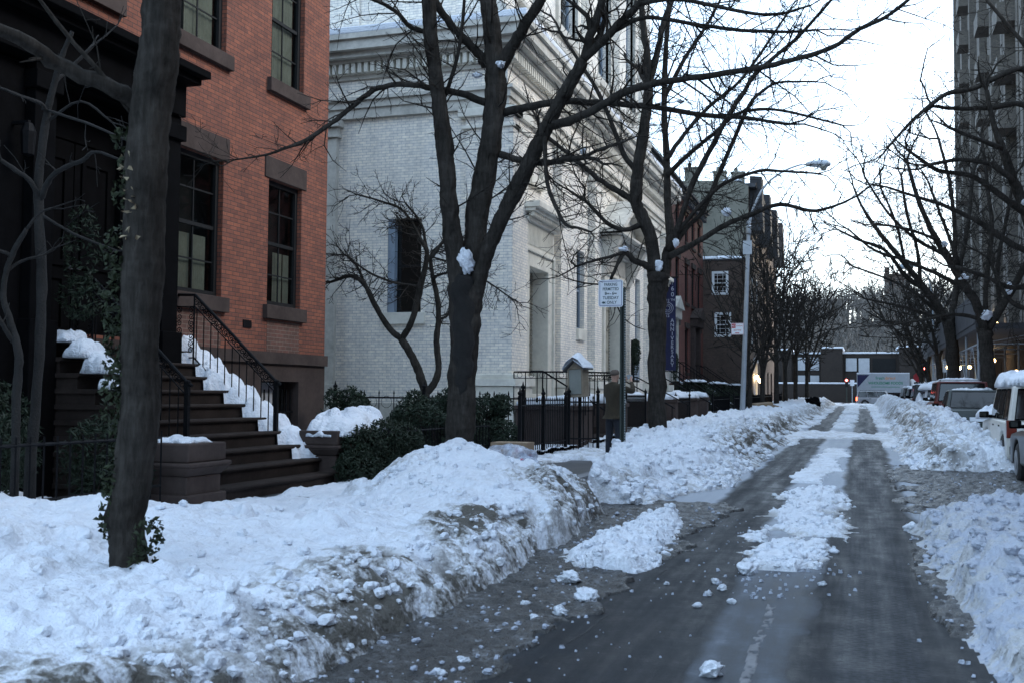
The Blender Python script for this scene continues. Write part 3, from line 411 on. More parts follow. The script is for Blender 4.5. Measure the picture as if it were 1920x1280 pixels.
CH=[(-0.91, 9.07, 0.079), (-1.88, 7.52, 0.084), (-2.19, 8.18, 0.084), (-1.94, 7.03, 0.054), (-0.77, 5.83, 0.063), (-2.11, 5.65, 0.039), (-2.14, 5.35, 0.04), (-0.69, 9.71, 0.056), (-0.78, 9.64, 0.047), (-1.1, 8.57, 0.034), (-1.08, 8.05, 0.032), (-0.3, 8.76, 0.029), (-1.1, 7.6, 0.03), (-0.89, 7.81, 0.03), (-0.96, 9.61, 0.037), (-2.25, 7.23, 0.037), (-2.07, 6.84, 0.032), (0.51, 12.33, 0.08), (-1.01, 8.3, 0.037), (-1.45, 8.37, 0.021)]
# ------------------------------------------------------------------ trees
def cr(pts, k=4, jit=0, rng=None):
    P = np.array(pts, float)
    if len(P) < 3: return P
    Q = np.vstack([2*P[0]-P[1], P, 2*P[-1]-P[-2]]); o = []
    for i in range(1, len(Q)-2):
        for t in np.arange(k)/k:
            a, b, c, d = Q[i-1], Q[i], Q[i+1], Q[i+2]
            o.append(.5*((2*b)+(-a+c)*t+(2*a-5*b+4*c-d)*t*t+(-a+3*b-3*c+d)*t**3))
    o.append(Q[-2]); o = np.array(o); o[:, 3] = np.maximum(o[:, 3], .002)
    if jit and rng is not None:
        o[1:-1, :3] += rng.normal(size=(len(o)-2, 3))*o[1:-1, 3:4]*jit; o[:, 3] *= 1+rng.normal(size=len(o))*.05
    return o
def rotd(d, ang, rng):
    a = rng.normal(size=3); a -= a@d*d; a /= np.linalg.norm(a)+1e-9; return d*math.cos(ang)+a*math.sin(ang)
def grow(mb, p, d, L, r, lv, rng, P):
    n = max(3, int(L/P['seg'][lv])); pts = [p.copy()]; rs = [r]; q = p.copy(); ds = [d.copy()]; rm = P['rmin']
    for i in range(n):
        d = d+rng.normal(size=3)*P['wob']*(1.5 if lv < 2 else 1)+np.array([0, 0, P['up']*(.6+.4*lv)]); d /= np.linalg.norm(d); q = q+d*L/n
        pts.append(q.copy()); rs.append(max(rm, r*(1-.72*(i+1)/n))); ds.append(d.copy())
    mb.tube(pts, rs, 5 if r > .02 else 3, cap=False)
    if lv == 0: return
    k = max(1, int(L*P['den'][lv])); side = rng.uniform(0, 6)
    for j in range(k):
        t = .15+.85*(j+rng.uniform(.2, .8))/k; i = min(n, int(t*n)); e = rotd(ds[i], R(rng.uniform(32, 68)), rng)
        grow(mb, pts[i], e, L*rng.uniform(.28, .5)*(1.2-.6*t), max(rm, rs[i]*rng.uniform(.5, .72)), lv-1, rng, P)
TP = dict(seg=[.09, .16, .25, .4], wob=.16, up=.035, den=[0, 4.5, 3.4, 2.4], rmin=.0035)
def sprout(mb, L, rng, P, lv, den, f0=.15, ln=(.5, 1.1), bias=None):
    A = np.array(L); seg = np.linalg.norm(np.diff(A[:, :3], axis=0), axis=1); tot = seg.sum(); k = int(tot*den)
    cum = np.concatenate([[0], np.cumsum(seg)])
    for j in range(k):
        s = tot*(f0+(1-f0)*(j+rng.uniform(0, 1))/max(1, k)); i = min(len(A)-2, int(np.searchsorted(cum, s)-1)); i = max(i, 0)
        t = (s-cum[i])/(seg[i]+1e-9); p = A[i]*(1-t)+A[i+1]*t; d = (A[i+1]-A[i])[:3]; d /= np.linalg.norm(d)+1e-9
        e = rotd(d, R(rng.uniform(35, 75)), rng)
        if bias is not None: e = e+np.array(bias)*rng.uniform(0, 1); e /= np.linalg.norm(e)
        grow(mb, p[:3].copy(), e, rng.uniform(*ln)*(1.1-.4*s/tot), max(P['rmin'], min(p[3]*.42, .015)), lv, rng, P)
    # continue past the tip
    d = (A[-1]-A[-2])[:3]; d /= np.linalg.norm(d)+1e-9
    for _ in range(2): grow(mb, A[-1][:3].copy(), rotd(d, R(rng.uniform(5, 30)), rng), rng.uniform(*ln), max(P['rmin'], A[-1][3]*.8), max(1, lv-1), rng, P)
def tree(name, label, data, seed, bark='bark', crownmat=None, P=TP, lv=2, den=3.2, tden=1.2, ln=(.5, 1.1), group=None, flare=1.25, tf0=.45, bias=None, knots=0):
    rng = np.random.default_rng(seed); base = data['trunk'][0][0]
    r = thing(name, label, 'tree', (base[0], base[1], base[2]), group=group)
    mb = MB()
    for i, T in enumerate(data['trunk']):
        q = cr(T, 5, .05, rng)
        if i == 0:
            q[0, 3] *= flare
            q = np.vstack([[q[0, 0], q[0, 1], q[0, 2]-.7, q[0, 3]*1.15], q])
        mb.tube(q[:, :3], q[:, 3], 14)
    to = mb.build('trunk', bark, r, smooth=True)
    if knots:
        q = to.modifiers.new('s', 'SUBSURF'); q.levels = q.render_levels = 2; tx = bpy.data.textures.new('bark_relief', 'CLOUDS'); tx.noise_scale = knots*2.2; tx.noise_depth = 4; q = to.modifiers.new('d', 'DISPLACE'); q.texture = tx; q.strength = knots; q.mid_level = .5; q.texture_coords = 'LOCAL'
    cb = MB()
    for L in data['limbs']:
        q = cr(L, 4, .10, rng); cb.tube(q[:, :3], q[:, 3], 7); sprout(cb, q, rng, P, lv, den, ln=ln, bias=bias)
    for T in data['trunk'][1:]: sprout(cb, cr(T, 3), rng, P, lv, tden, tf0, ln, bias)
    cb.build('crown', crownmat or bark, r, smooth=True); return r
def wildtree(name, label, x, y, z, h, seed, group=None, bark='bark', spread=1., rmin=.012, lean=(0, 0), lv=3, r0=.17, P0=None):
    """a bare tree grown from scratch: short trunk, rising limbs, fine crown"""
    rng = np.random.default_rng(seed); r = thing(name, label, 'tree', (x, y, z), group=group); mb = MB(); cb = MB()
    P = dict(TP); P['rmin'] = rmin; P['seg'] = [.3, .5, .7, .9]; P['den'] = [0, 2.0, 1.5, 1.25]; P['up'] = .05; P['wob'] = .13
    if P0: P.update(P0)
    fork = h*rng.uniform(.2, .3); p = np.array([x, y, z-.4]); top = np.array([x+lean[0]*fork, y+lean[1]*fork, z+fork])
    q = cr([(p[0], p[1], p[2], r0*1.35), ((p[0]+top[0])/2, (p[1]+top[1])/2+.03, (p[2]+top[2])/2, r0), (top[0], top[1], top[2], r0*.95)], 4, .03, rng); mb.tube(q[:, :3], q[:, 3], 9)
    mb.build('trunk', bark, r, smooth=True)
    k = rng.integers(4, 6)
    for i in range(k):
        a = 6.28*i/k+rng.uniform(-.4, .4); el = R(rng.uniform(45, 75)); d = np.array([math.cos(a)*math.cos(el)*spread+lean[0], math.sin(a)*math.cos(el)*spread+lean[1], math.sin(el)]); d /= np.linalg.norm(d)
        grow(cb, top-np.array([0, 0, rng.uniform(0, .1)*h]), d, h*rng.uniform(.5, .78), r0*rng.uniform(.45, .65), lv, rng, P)
    cb.build('crown', bark, r, smooth=True); return r
def leafmass(mb, blobs, dens, size, rng, flat=.35):
    """leaf-sized faces spread through the outer shell of lumpy blobs"""
    for (c, rad) in blobs:
        k = int(dens*rad[0]*rad[1]*rad[2]*8+40)
        d = rng.normal(size=(k, 3)); d /= np.linalg.norm(d, axis=1)[:, None]; t = rng.uniform(.55, 1.08, k)**.6
        P = np.array(c)+d*np.array(rad)*t[:, None]
        for i in range(k):
            a = rng.normal(size=3); a /= np.linalg.norm(a); b = np.cross(a, d[i]+rng.normal(size=3)*.5); b /= np.linalg.norm(b)+1e-9; s = size*rng.uniform(.6, 1.4); p = P[i]
            n = np.cross(a, b)*s*.25
            mb.add([p-a*s, p+b*s*flat+n, p+a*s, p-b*s*flat+n], [(0, 1, 2, 3)])

for k_ in ('r1', 'r2'):
    for g_ in TREES[k_].values():
        for i_, l_ in enumerate(g_): g_[i_] = [(a, b, c, d*.82) for a, b, c, d in l_]
# ------------------------------------------------------------------ ground, road, pavements
def sheet(name, mat, x0, x1, ys, dz, kind='structure'):
    mb = MB(); ys = list(ys)
    for a, b in zip(ys, ys[1:]): mb.quad((x0, a, float(gz(a))+dz), (x1, a, float(gz(a))+dz), (x1, b, float(gz(b))+dz), (x0, b, float(gz(b))+dz))
    return tag(mb.build(name, mat), kind=kind)
sheet('ground', 'ground', -600, 600, [-60, -20, 100, 900], -.02)
sheet('road', 'asphalt', -4.1, 4.4, [-20, 100], 0); sheet('cross_street', 'asphalt', -150, 150, [100, 122], .0)
def pave(name, x0, x1, y0, y1, mat='concrete'):
    mb = MB(); mb.hexa([(x0, y0, gz(y0)-.1), (x1, y0, gz(y0)-.1), (x1, y1, gz(y1)-.1), (x0, y1, gz(y1)-.1)], [(x0, y0, gz(y0)+.13), (x1, y0, gz(y0)+.13), (x1, y1, gz(y1)+.13), (x0, y1, gz(y1)+.13)])
    return tag(mb.build(name, mat), kind='structure')
pave('sidewalk_left', -9.8, -4.28, -20, 98); pave('kerb_left', -4.275, -4.1, -20, 98, 'kerb'); pave('sidewalk_right', 4.58, 8.5, -20, 98); pave('kerb_right', 4.4, 4.575, -20, 98, 'kerb')

# ------------------------------------------------------------------ snow banks
I = np.interp
def toeL(Y): return I(Y, [0, 5, 7, 9, 11.5, 13, 14], [-2.6, -2.66, -2.7, -2.76, -2.85, -3.05, -3.5])
def h_left(X, Y):
    toe = toeL(Y)+(fbm(X*0+3, Y*1.6, 11, 3)-.45)*.35+(fbm(X*3, Y*4, 14, 2)-.4)*.1; s = toe-X
    Hc = I(Y, [2, 4, 7, 9, 10.5, 12, 13.4], [.34, .32, .29, .36, .43, .46, .40]); Hf = I(Y, [2, 7.5, 8.4, 9.2, 10, 11, 20], [.60, .56, .40, .26, .16, .14, .15])
    h = Hc*(.45*sm(0, .12, s)+.55*sm(.05, .5, s))+(Hf-Hc)*sm(.8, I(Y, [7, 10], [4., 2.5]), s)
    h = h+.56*np.exp(-((X+4.75)/.80)**2-((Y-12.15)/np.where(Y > 12.15, .95, 1.5))**2)+.12*np.exp(-((X+4.15)/.25)**2-((Y-11.7)/.25)**2)+.1*np.exp(-((X+5.2)/.2)**2-((Y-11.5)/.2)**2)
    end = 13.2+np.clip(-3-X, 0, 2.4)*.5+(fbm(X*2, Y*0, 5, 3)-.45)*.5
    m = np.where(X > -5.6, 1-sm(-.1, .35, Y-end), 1); h = h*m+np.where(X <= -5.35, .14, 0)*sm(0, .4, -5.35-X)*(1-m)
    h = h+.42*np.exp(-((X+4.8)/.36)**2-((Y-14.4)/.35)**2)
    inside = (X < -7.05) & (Y > 10.5) & (Y < 14.3); h = np.where(inside, .1, h)
    rough = .035+.05*sm(8, 12, Y)
    l = lumps(X, Y, .22, 21)*.75*(.2+.8*sm(.45, .62, fbm(X*1.1, Y*1.1, 40, 3)))+lumps(X+5, Y, .085, 31)*.6+(fbm(X*1.2, Y*1.2, 17, 4)-.45)*.22+(fbm(X*3, Y*3, 7, 4)-.45)*rough*2.2+(fbm(X*12, Y*12, 9, 3)-.45)*.03
    l = l*(1-.5*sm(2.6, 3.4, s)*sm(8, 9.5, Y))
    cliff = (fbm(X*5, Y*5, 71, 4)-.45)*.16*np.exp(-((s-.22)/.22)**2)
    return np.where(s > 0, h+(l+cliff)*sm(0, .15, s)*np.where(h > .05, 1, .2), -1)
def d_left(X, Y, h):
    s = toeL(Y)-X; w = .28+.25*fbm(X*1.3, Y*.8, 77, 3)
    return 1.4*np.exp(-((s-.42)/w)**2)*(.6+.4*sm(4.5, 8, Y))*sm(.34, .58, fbm(X*.9, Y*1.2, 78, 3)+.1)+.62*np.exp(-((s-.05)/.25)**2)+.10*sm(.3, .6, fbm(X*2, Y*2, 90, 3))+.5*np.exp(-((X+5.2)/.5)**2-((Y-11.3)/.2)**2)
heightmesh('snow_bank', 'snow', np.concatenate([grid(-9.75, -5.6, .06, .04), grid(-5.57, -2.2, .024)]), grid(2.5, 19, .022, .05), h_left, d_left, label='long heap of shovelled snow before the brownstone stoop, dirty along the kerb', cat='snow bank')
def h_m2(X, Y):
    toe = I(Y, [13.5, 18, 22, 40, 48, 60, 96], [-2.45, -1.8, -1.8, -1.95, -2.1, -1.9, -1.9])+(fbm(X*0+1, Y*.9, 51, 3)-.45)*.7; s = toe-X
    left = I(Y, [13.6, 14, 17.4, 19.3, 22, 60], [-3.3, -3.5, -4.05, -4.4, -4.8, -5.1]); e = X-left
    H = I(Y, [13.8, 15, 16, 18, 20, 25, 45, 96], [.34, .33, .32, .33, .42, .5, .45, .45])
    h = H*sm(0, 1.1, s)*(.35+.65*sm(-.05, .10, e)); h = np.where(e < -.05, np.where(Y > 19.7, .12+.08*fbm(X, Y, 3, 3), np.where(X < -5.35+.15*np.sin(Y*3), .13, -1)), h)
    fr = 13.72+(fbm(X*2.3, Y*0, 66, 3)-.45)*.5; h = h*sm(0, .16, Y-fr)
    h = h+(lumps(X, Y, .24, 61)*.95+lumps(X, Y, .1, 63)*.8+(fbm(X*4, Y*4, 67, 4)-.45)*.12)*sm(0, .2, s)*np.where((h > .2), 1, .35)
    return np.where((s > 0) & (Y > fr) & (h > .018), h, -1)
def d_m2(X, Y, h):
    return .9*np.exp(-((X+2.35)/.45)**2)*sm(19, 22, Y)*(1-.5*sm(36, 46, Y))+.7*np.exp(-((X+3.1)/.22)**2-((Y-14.6)/.3)**2)+.45*sm(.45, .1, h)*.5+.12
heightmesh('snow_bank', 'snow', grid(-6.0, -1.2, .035), grid(13.4, 48, .028, .12), h_m2, d_m2, label='snow bank around the parking sign post, gritty brown on its road side', cat='snow bank')
heightmesh('snow_bank', 'snow', grid(-6.4, -1.2, .1), grid(47.5, 96, .12, .3), h_m2, d_m2, label='far snow bank beyond the street lamp under the bare trees', cat='snow bank')
heightmesh('snow_cover', 'snow', grid(-9.7, -5.95, .08), grid(19, 96, .07, .4), lambda X, Y: .2+.06*fbm(X*1.5, Y*1.5, 8, 4)+lumps(X, Y, .3, 4)*.4, lambda X, Y, h: .1+0*X, label='trodden snow lying in the yards behind the iron fences', cat='snow')
def h_strip(X, Y):
    c = I(Y, [8.7, 9.6, 12.6], [-2.0, -2.15, -2.1]); w = I(Y, [8.6, 9.2, 10.4, 12.0, 12.8], [.16, .46, .44, .26, .05]); d = np.abs(X-c-.15*(fbm(Y*2, X*0, 4, 2)-.4))/w
    h = .09*sm(1, .3, d); return np.where((d < 1) & (Y > 8.65+.3*fbm(X*4, Y*0, 44, 2)) & (Y < 12.9), h+lumps(X, Y, .15, 81)*.75*sm(1, .6, d)+lumps(X, Y, .06, 83)*.9, -1)
heightmesh('snow_ridge', 'snow', grid(-2.9, -1.3, .018), grid(8.5, 13, .02), h_strip, lambda X, Y, h: .25*(h < .05)+0*X, label='low ridge of clean broken snow between the dirty bank and the left wheel track', cat='snow')
def h_slush(X, Y):
    e = I(Y, [2, 5.3, 7.8, 9, 12, 13], [-2.0, -1.95, -1.75, -1.7, -1.6, -1.5])+(fbm(X*0, Y*2.5, 2, 3)-.45)*.4+(fbm(X*7, Y*7, 3, 3)-.45)*.25
    h = .004+.05*(fbm(X*5, Y*5, 12, 4)-.33)+lumps(X, Y, .07, 13)*.45; return np.where((X < e) & (X > -3.6), np.maximum(h, .003), -1)
heightmesh('slush', 'slush', grid(-3.6, -1.2, .02), grid(2.5, 14.2, .022, .035), h_slush, label='gritty brown slush along the foot of the left snow bank', cat='slush', drop=.03)
def h_med(X, Y):
    c = I(Y, [9.3, 11, 16.8], [-.60, -.66, -.58]); w = I(Y, [9.3, 10.2, 11.5, 16.2, 16.9], [.30, .42, .48, .47, .15])
    hole = sm(.40, .56, fbm(X*2.6, Y*1.5, 91, 4))*np.clip(1.05-.6*sm(10.4, 13, Y), 0, 1.05); d = np.abs(X-c-(fbm(Y*1.5, X*0, 92, 3)-.45)*.22)/w+hole+(fbm(X*5, Y*5, 93, 4)-.45)*.9
    h = .022*sm(1, .5, d); return np.where((d < 1) & (Y > 9.3) & (Y < 16.9), h+(lumps(X, Y, .17, 94)*.4+lumps(X, Y, .07, 95)*.6)*sm(1, .6, d), -1)
heightmesh('snow_ridge', 'snow', grid(-1.35, .15, .018), grid(9.1, 17.1, .02, .03), h_med, lambda X, Y, h: .35*sm(.05, .0, h)+.1, label='broken strip of lumpy snow between the two wheel tracks', cat='snow')
def h_med2(X, Y):
    c = I(Y, [17.8, 27], [-.85, -.55]); d = np.abs(X-c)/.34+(fbm(X*4, Y*1.2, 96, 4)-.40)*1.7; return np.where((d < 1) & (Y > 17.8) & (Y < 27.5), .012+.02*sm(1, .4, d)+lumps(X, Y, .12, 97)*.25, -1)
heightmesh('packed_snow', 'snow', grid(-1.5, .1, .03), grid(17.6, 27.8, .035, .06), h_med2, lambda X, Y, h: .2+0*X, label='thin packed snow between the wheel tracks farther up the road', cat='snow')
def h_far(X, Y):
    tr = np.minimum(np.abs(X+1.35), np.abs(X-.2)); a = sm(32.5, 33.6, Y)*sm(37.8, 36.6, Y)*.72; b = sm(39, 43, Y)*.72; g = fbm(X*1.3, Y*.5, 98, 4)
    v = g+a*.5+b*.22-.42*sm(.4, .15, tr)*(1-a*.8)*sm(100, 70, Y)-.3*sm(43, 37.5, Y)*sm(36.5, 38, Y); v = v*(Y > 28)-.05
    return np.where((v > .5), .012+.05*sm(.5, .75, v)+lumps(X, Y, .25, 99)*.25, -1)
heightmesh('packed_snow', 'snow', grid(-2.4, 1.8, .05), grid(28, 100, .07, .5), h_far, lambda X, Y, h: .2+.2*fbm(X, Y, 3, 2), label='packed snow patches across the road in the distance', cat='snow')
def h_r1(X, Y):
    toe = I(Y, [2, 6.2, 8.3, 12.5, 13.5, 14.4], [.78, .70, .56, .52, .7, 1.1])+(fbm(X*0, Y*2.2, 101, 3)-.45)*.3; s = X-toe
    H = I(Y, [2, 8, 12, 14], [.34, .28, .22, .16]); h = (H*sm(0, .55, s)+.22*sm(.9, 2.2, s)*sm(13, 9, Y))*sm(14.6, 13.6, Y+.5*(fbm(X*1.5, Y*0, 102, 3)-.45))
    return np.where((s > 0) & (Y < 14.8), h+(lumps(X, Y, .26, 103)*.7+lumps(X, Y, .11, 105)*.7+lumps(X, Y, .05, 107)*.6+(fbm(X*4, Y*4, 106, 4)-.45)*.14)*sm(0, .12, s)*np.where(h > .03, 1, .4), -1)
heightmesh('snow_bank', 'dsnow', grid(.4, 4.6, .022, .05), grid(2.5, 15, .022, .03), h_r1, lambda X, Y, h: .26+.3*sm(.3, .05, h), label='churned grey snow bank in the near right corner of the street', cat='snow bank')
def h_rs(X, Y):
    v = fbm(X*3.5, Y*1.6, 111, 4)+.10*sm(.5, 1.2, X)+.25*sm(13.5, 15, Y)*sm(.6, 1.3, X)
    return np.where((v > .50) & (X > .36+.25*fbm(X*0, Y*2, 8, 2)), .006+.05*(v-.5)+lumps(X, Y, .08, 113)*.5, -1)
heightmesh('slush', 'slush', grid(.3, 4.5, .025, .04), grid(3, 22.3, .03, .05), h_rs, label='icy slush beside the right wheel track and before the white car', cat='slush', drop=.02)
def h_r2(X, Y):
    toe = I(Y, [21, 24, 50, 96], [.85, .82, 1.0, 1.1])+(fbm(X*0+2, Y*.9, 121, 3)-.45)*.5; s = X-toe; fr = 21.0+(fbm(X*1.4, Y*0, 122, 3)-.45)*1.0+.15*np.clip(X-1, 0, 1)
    H = I(Y, [21, 23, 26, 40, 96], [.36, .44, .52, .5, .5]); b = .36*np.exp(-((X-1.9)/.7)**2)*I(Y, [20, 25, 30, 45], [0, .0, .8, .8])
    h = (H*sm(0, .9, s)-.2*sm(2.3, 2.8, X)*sm(4.6, 4.2, X))*sm(0, .45, Y-fr)+b*sm(0, 1.2, Y-fr)*sm(0, .8, s)
    h = np.where(X > 4.4, np.maximum(h*.8, .3), h)
    return np.where((s > 0) & (Y > fr), h+(lumps(X, Y, .3, 123)*.85+lumps(X, Y, .12, 125)*.8+(fbm(X*3, Y*3, 126, 4)-.45)*.14)*sm(0, .3, s), -1)
heightmesh('snow_bank', 'snow', grid(.5, 8.4, .04, .12), grid(20.6, 56, .035, .16), h_r2, lambda X, Y, h: .5*np.exp(-((X-1.35)/.4)**2)+.25, label='snow bank burying the row of parked cars', cat='snow bank')
heightmesh('snow_bank', 'snow', grid(.5, 8.4, .12), grid(55.9, 97, .14, .3), h_r2, lambda X, Y, h: .3+0*X, label='far snow bank along the right kerb by the distant cars', cat='snow bank')
def h_mark(X, Y):
    return np.where((np.abs(X+.60+.01*np.sin(Y*5)) < .035) & (fbm(X*30, Y*14, 131, 4)+.10*sm(7.2, 6, Y) > .50), .0045, -1)
o = heightmesh('road_marking', 'kerb', grid(-.66, -.54, .01), grid(4.6, 7.9, .015), h_mark, kind='structure', drop=.02)
def h_seam(X, Y):
    c = -1.62-.05*(8-Y)+.03*np.sin(Y*2.1)+.05*(fbm(Y*3, X*0, 133, 3)-.5); return np.where((np.abs(X-c) < .012) & (fbm(Y*2, X*0, 135, 2) > .3), .003, -1)
o = heightmesh('road_seam', 'rubber', grid(-2.0, -1.4, .01), grid(4.6, 9, .02), h_seam, kind='structure', drop=.02)
# rubble: broken snow lying over the churned parts of the banks
protos = []
for s in range(6):
    b = bmesh.new(); bmesh.ops.create_icosphere(b, subdivisions=2, radius=1); rr = np.random.default_rng(500+s); pl = rr.normal(size=(7, 3)); pl /= np.linalg.norm(pl, axis=1)[:, None]; pd = rr.uniform(.5, .9, 7)
    V_ = []
    for v in b.verts:
        p = np.array(v.co); k = 1.
        for a, d in zip(pl, pd):
            if p@a > d: k = min(k, d/(p@a))
        V_.append(p*k*(1+.12*rr.normal()))
    protos.append((np.array(V_), [tuple(x.index for x in f.verts) for f in b.faces])); b.free()
def rubble(name, label, hf, n, xr, yr, sr, seed, mat='snow', w=None, lo=.0):
    rr = np.random.default_rng(seed); x = rr.uniform(*xr, n*4); y = yr[0]+(yr[1]-yr[0])*rr.uniform(0, 1, n*4)**1.5; h = hf(x, y); ok = h > lo
    if w is not None: ok &= rr.uniform(0, 1, n*4) < w(x, y, h)
    x, y, h = x[ok][:n], y[ok][:n], h[ok][:n]; mb = MB()
    for a, b, c in zip(x, y, h):
        V_, F_ = protos[rr.integers(0, 6)]; s = sr[0]+(sr[1]-sr[0])*rr.uniform()**2.6; t = rr.uniform(0, 6.28); ct, st_ = math.cos(t), math.sin(t); q = V_*np.array([s*rr.uniform(.8, 1.3), s, s*rr.uniform(.6, 1)])
        q = np.stack([q[:, 0]*ct-q[:, 1]*st_, q[:, 0]*st_+q[:, 1]*ct, q[:, 2]], 1)+np.array([a, b, gz(b)+c+s*.25]); k = len(mb.v); mb.v += q.tolist(); mb.f += [tuple(i+k for i in f) for f in F_]
    mb.mi = [0]*len(mb.f); o = mb.build(name, mat, smooth=False, recalc=False); return tag(o, label, 'snow', kind='stuff')
rubble('snow_rubble', 'broken lumps strewn over the near right snow bank', h_r1, 1500, (.5, 4), (3, 14.8), (.012, .085), 1, mat='dsnow')
rubble('snow_rubble', 'broken lumps on the strip between the wheel tracks', h_med, 300, (-1.3, .1), (9.2, 17), (.01, .05), 2)
rubble('snow_rubble', 'broken lumps on the low ridge by the left wheel track', h_strip, 240, (-2.9, -1.3), (8.6, 13), (.01, .05), 3)
rubble('snow_rubble', 'broken lumps over the bank around the parking sign', h_m2, 1100, (-4.6, -1.5), (13.7, 34), (.015, .10), 4, w=lambda x, y, h: .3+.7*(x > -3.2))
rubble('snow_rubble', 'broken lumps on the big left bank', h_left, 1100, (-5.6, -2.6), (4, 14.2), (.008, .055), 5, w=lambda x, y, h: .07+.8*np.exp(-((x+3.05)/.3)**2)+.5*np.exp(-((x+4.7)/.9)**2-((y-11.8)/1.4)**2), lo=.03)
rubble('snow_rubble', 'broken lumps over the bank beside the parked cars', h_r2, 850, (.7, 3.0), (21, 44), (.02, .12), 6)
rubble('ice_crumbs', 'gritty crumbs in the slush beside the left bank', h_slush, 520, (-2.9, -1.6), (4, 13.5), (.005, .028), 7, mat='dsnow')
rubble('ice_crumbs', 'icy crumbs in the slush beside the right wheel track', h_rs, 500, (.4, 2.6), (4, 21), (.006, .03), 8, mat='dsnow')
for i, (x, y, r) in enumerate(CH):
    chunk('snow_chunk', x, y, r*1.05, i+3, 'small loose lump of snow lying on the wet road', 'loose snow lumps on the road', sc=(1, 1.05, .72))
rng = np.random.default_rng(5)
rub = MB()
for i in range(420):
    k = rng.integers(0, 4); Y = rng.uniform(4, 13)
    x = [rng.normal(-2.05, .22), rng.normal(-.7, .28), rng.normal(.62, .10), rng.normal(-1.55, .3)][k]; s = rng.uniform(.004, .016)*(1 if k != 3 else .6)
    if k == 1: Y = rng.uniform(8, 10)
    a = rng.normal(size=(8, 3))*.25; c = np.array([(-1, -1, -.6), (1, -1, -.6), (1, 1, -.6), (-1, 1, -.6), (-.7, -.7, .8), (.7, -.7, .8), (.7, .7, .8), (-.7, .7, .8)])+a
    c = c*s+np.array([x, Y, gz(Y)+s*.5]); rub.hexa(c[:4].tolist(), c[4:].tolist())
tag(rub.build('snow_crumbs', 'dsnow', recalc=False), 'tiny crumbs of ice and snow scattered on the road', 'snow', kind='stuff')
# ------------------------------------------------------------------ red brick townhouse
X0 = -9.8; F = FX(X0)
H = thing('brick_townhouse', 'orange brick townhouse with brownstone sills, black entrance storey and basement at far left', 'house', (X0, 14, .1))
wins = [(13.6, 14.85, 3.06, 5.28), (16.24, 17.4, 3.06, 5.28), (13.6, 14.85, 7.02, 9.35), (16.24, 17.4, 7.04, 9.35), (10.9, 12.15, 7.0, 9.35), (8.3, 9.5, 7.0, 9.35)]
mb = MB(F); wall(mb, 4, 18.37, 2.25, 11.5, wins+[(10.75, 13.2, 2.3, 6.0)], .2); mb.build('wall', 'red_brick', H); mb = MB()
mb.quad((X0, 18.37, 2.25), (X0-9, 18.37, 2.25), (X0-9, 18.37, 11.5), (X0, 18.37, 11.5)); mb.build('side_wall', 'brown_brick', H); mb = MB(); mb.quad((X0, 4, 2.25), (X0-9, 4, 2.25), (X0-9, 4, 11.5), (X0, 4, 11.5)); mb.build('side_wall', 'brown_brick', H)
MB().box(X0-9.2, X0-.01, 3.9, 18.38, 11.5, 11.7).build('roof', 'slate', H)
MB().box(X0-9, X0-.45, 4.05, 18.3, .3, 11.4).build('shell', 'interior', H)
mb = MB(F); wall(mb, 4, 18.39, -.1, 2.05, [(16.12, 17.4, .55, 1.74), (14.3, 15.0, .7, 1.55)], .3); ubox(mb, 4, 18.42, -.25, .05, 2.05, 2.25); ubox(mb, 18.2, 18.39, -1, -.31, -.1, 2.05)
mb.build('foundation', 'brownstone', H)
g = MB(F)
for i in range(8): g.box(16.24+i*.15, 16.262+i*.15, -.12, -.10, .57, 1.6); g.lathe([(0, 0), (.022, .03), (0, .09)], (16.25+i*.15, -.11, 1.3), 6)
ubox(g, 16.14, 17.38, -.125, -.095, 1.18, 1.21); ubox(g, 16.14, 17.38, -.125, -.095, .62, .65); g.build('window_grille', 'iron', H)
g = MB(F); ubox(g, 16.14, 17.0, -.29, -.25, .56, 1.72); g.build('blind', 'blind', H)
for i, w in enumerate(wins):
    cu = [(0, .14, 0, .5), (.40, .72, 0, .48), (.76, .97, 0, .48)] if i == 1 else [(.0, .12, 0, .5), (.18, .5, 0, .47), (.55, .9, 0, .47)] if i == 0 else [(.25, .95, 0, 1)]
    window(H, F, w[0], w[1], w[2], w[3], cols=2, rows=2, curtain=cu, sill=(.12, .24, .09), lintel=(.14, .38, .025), w=.085)
for y0, y1 in ((13.62, 14.85), (16.26, 17.38)):
    g = MB(F)
    ubox(g, y0, y1, -.05, .004, 2.252, 2.8); g.build('brick_patch', 'repair_brick', H)
g = MB(F); ubox(g, 15.5, 15.75, -.05, .015, 2.62, 2.75); g.build('vent_brick', 'iron', H)
# black entrance storey with cornice, pilasters, double door
g = MB(F)
ubox(g, 4, 13.22, -.02, .42, 5.55, 6.02); ubox(g, 4, 13.30, -.02, .62, 6.03, 6.12); ubox(g, 4, 13.36, -.02, .74, 6.13, 6.24)
for u in (4.0, 6.9, 10.30, 12.84): ubox(g, u, u+.36, -.02, .36, .2, 5.54); ubox(g, u-.05, u+.41, -.02, .42, 5.2, 5.42); ubox(g, u-.05, u+.41, -.02, .42, .2, 2.4)
ubox(g, 4.37, 6.89, -.03, .22, .2, 5.5); ubox(g, 7.27, 10.29, -.03, .22, .2, 5.5); g.build('entrance_front', 'black_paint', H, bevel=.01)
g = MB(F)
ubox(g, 10.67, 12.83, -.35, -.28, 4.9, 5.54)
ubox(g, 10.67, 10.9, -.35, -.2, 2.15, 4.9); ubox(g, 12.6, 12.83, -.35, -.2, 2.15, 4.9)
d = g.build('door_surround', 'black_paint', H)
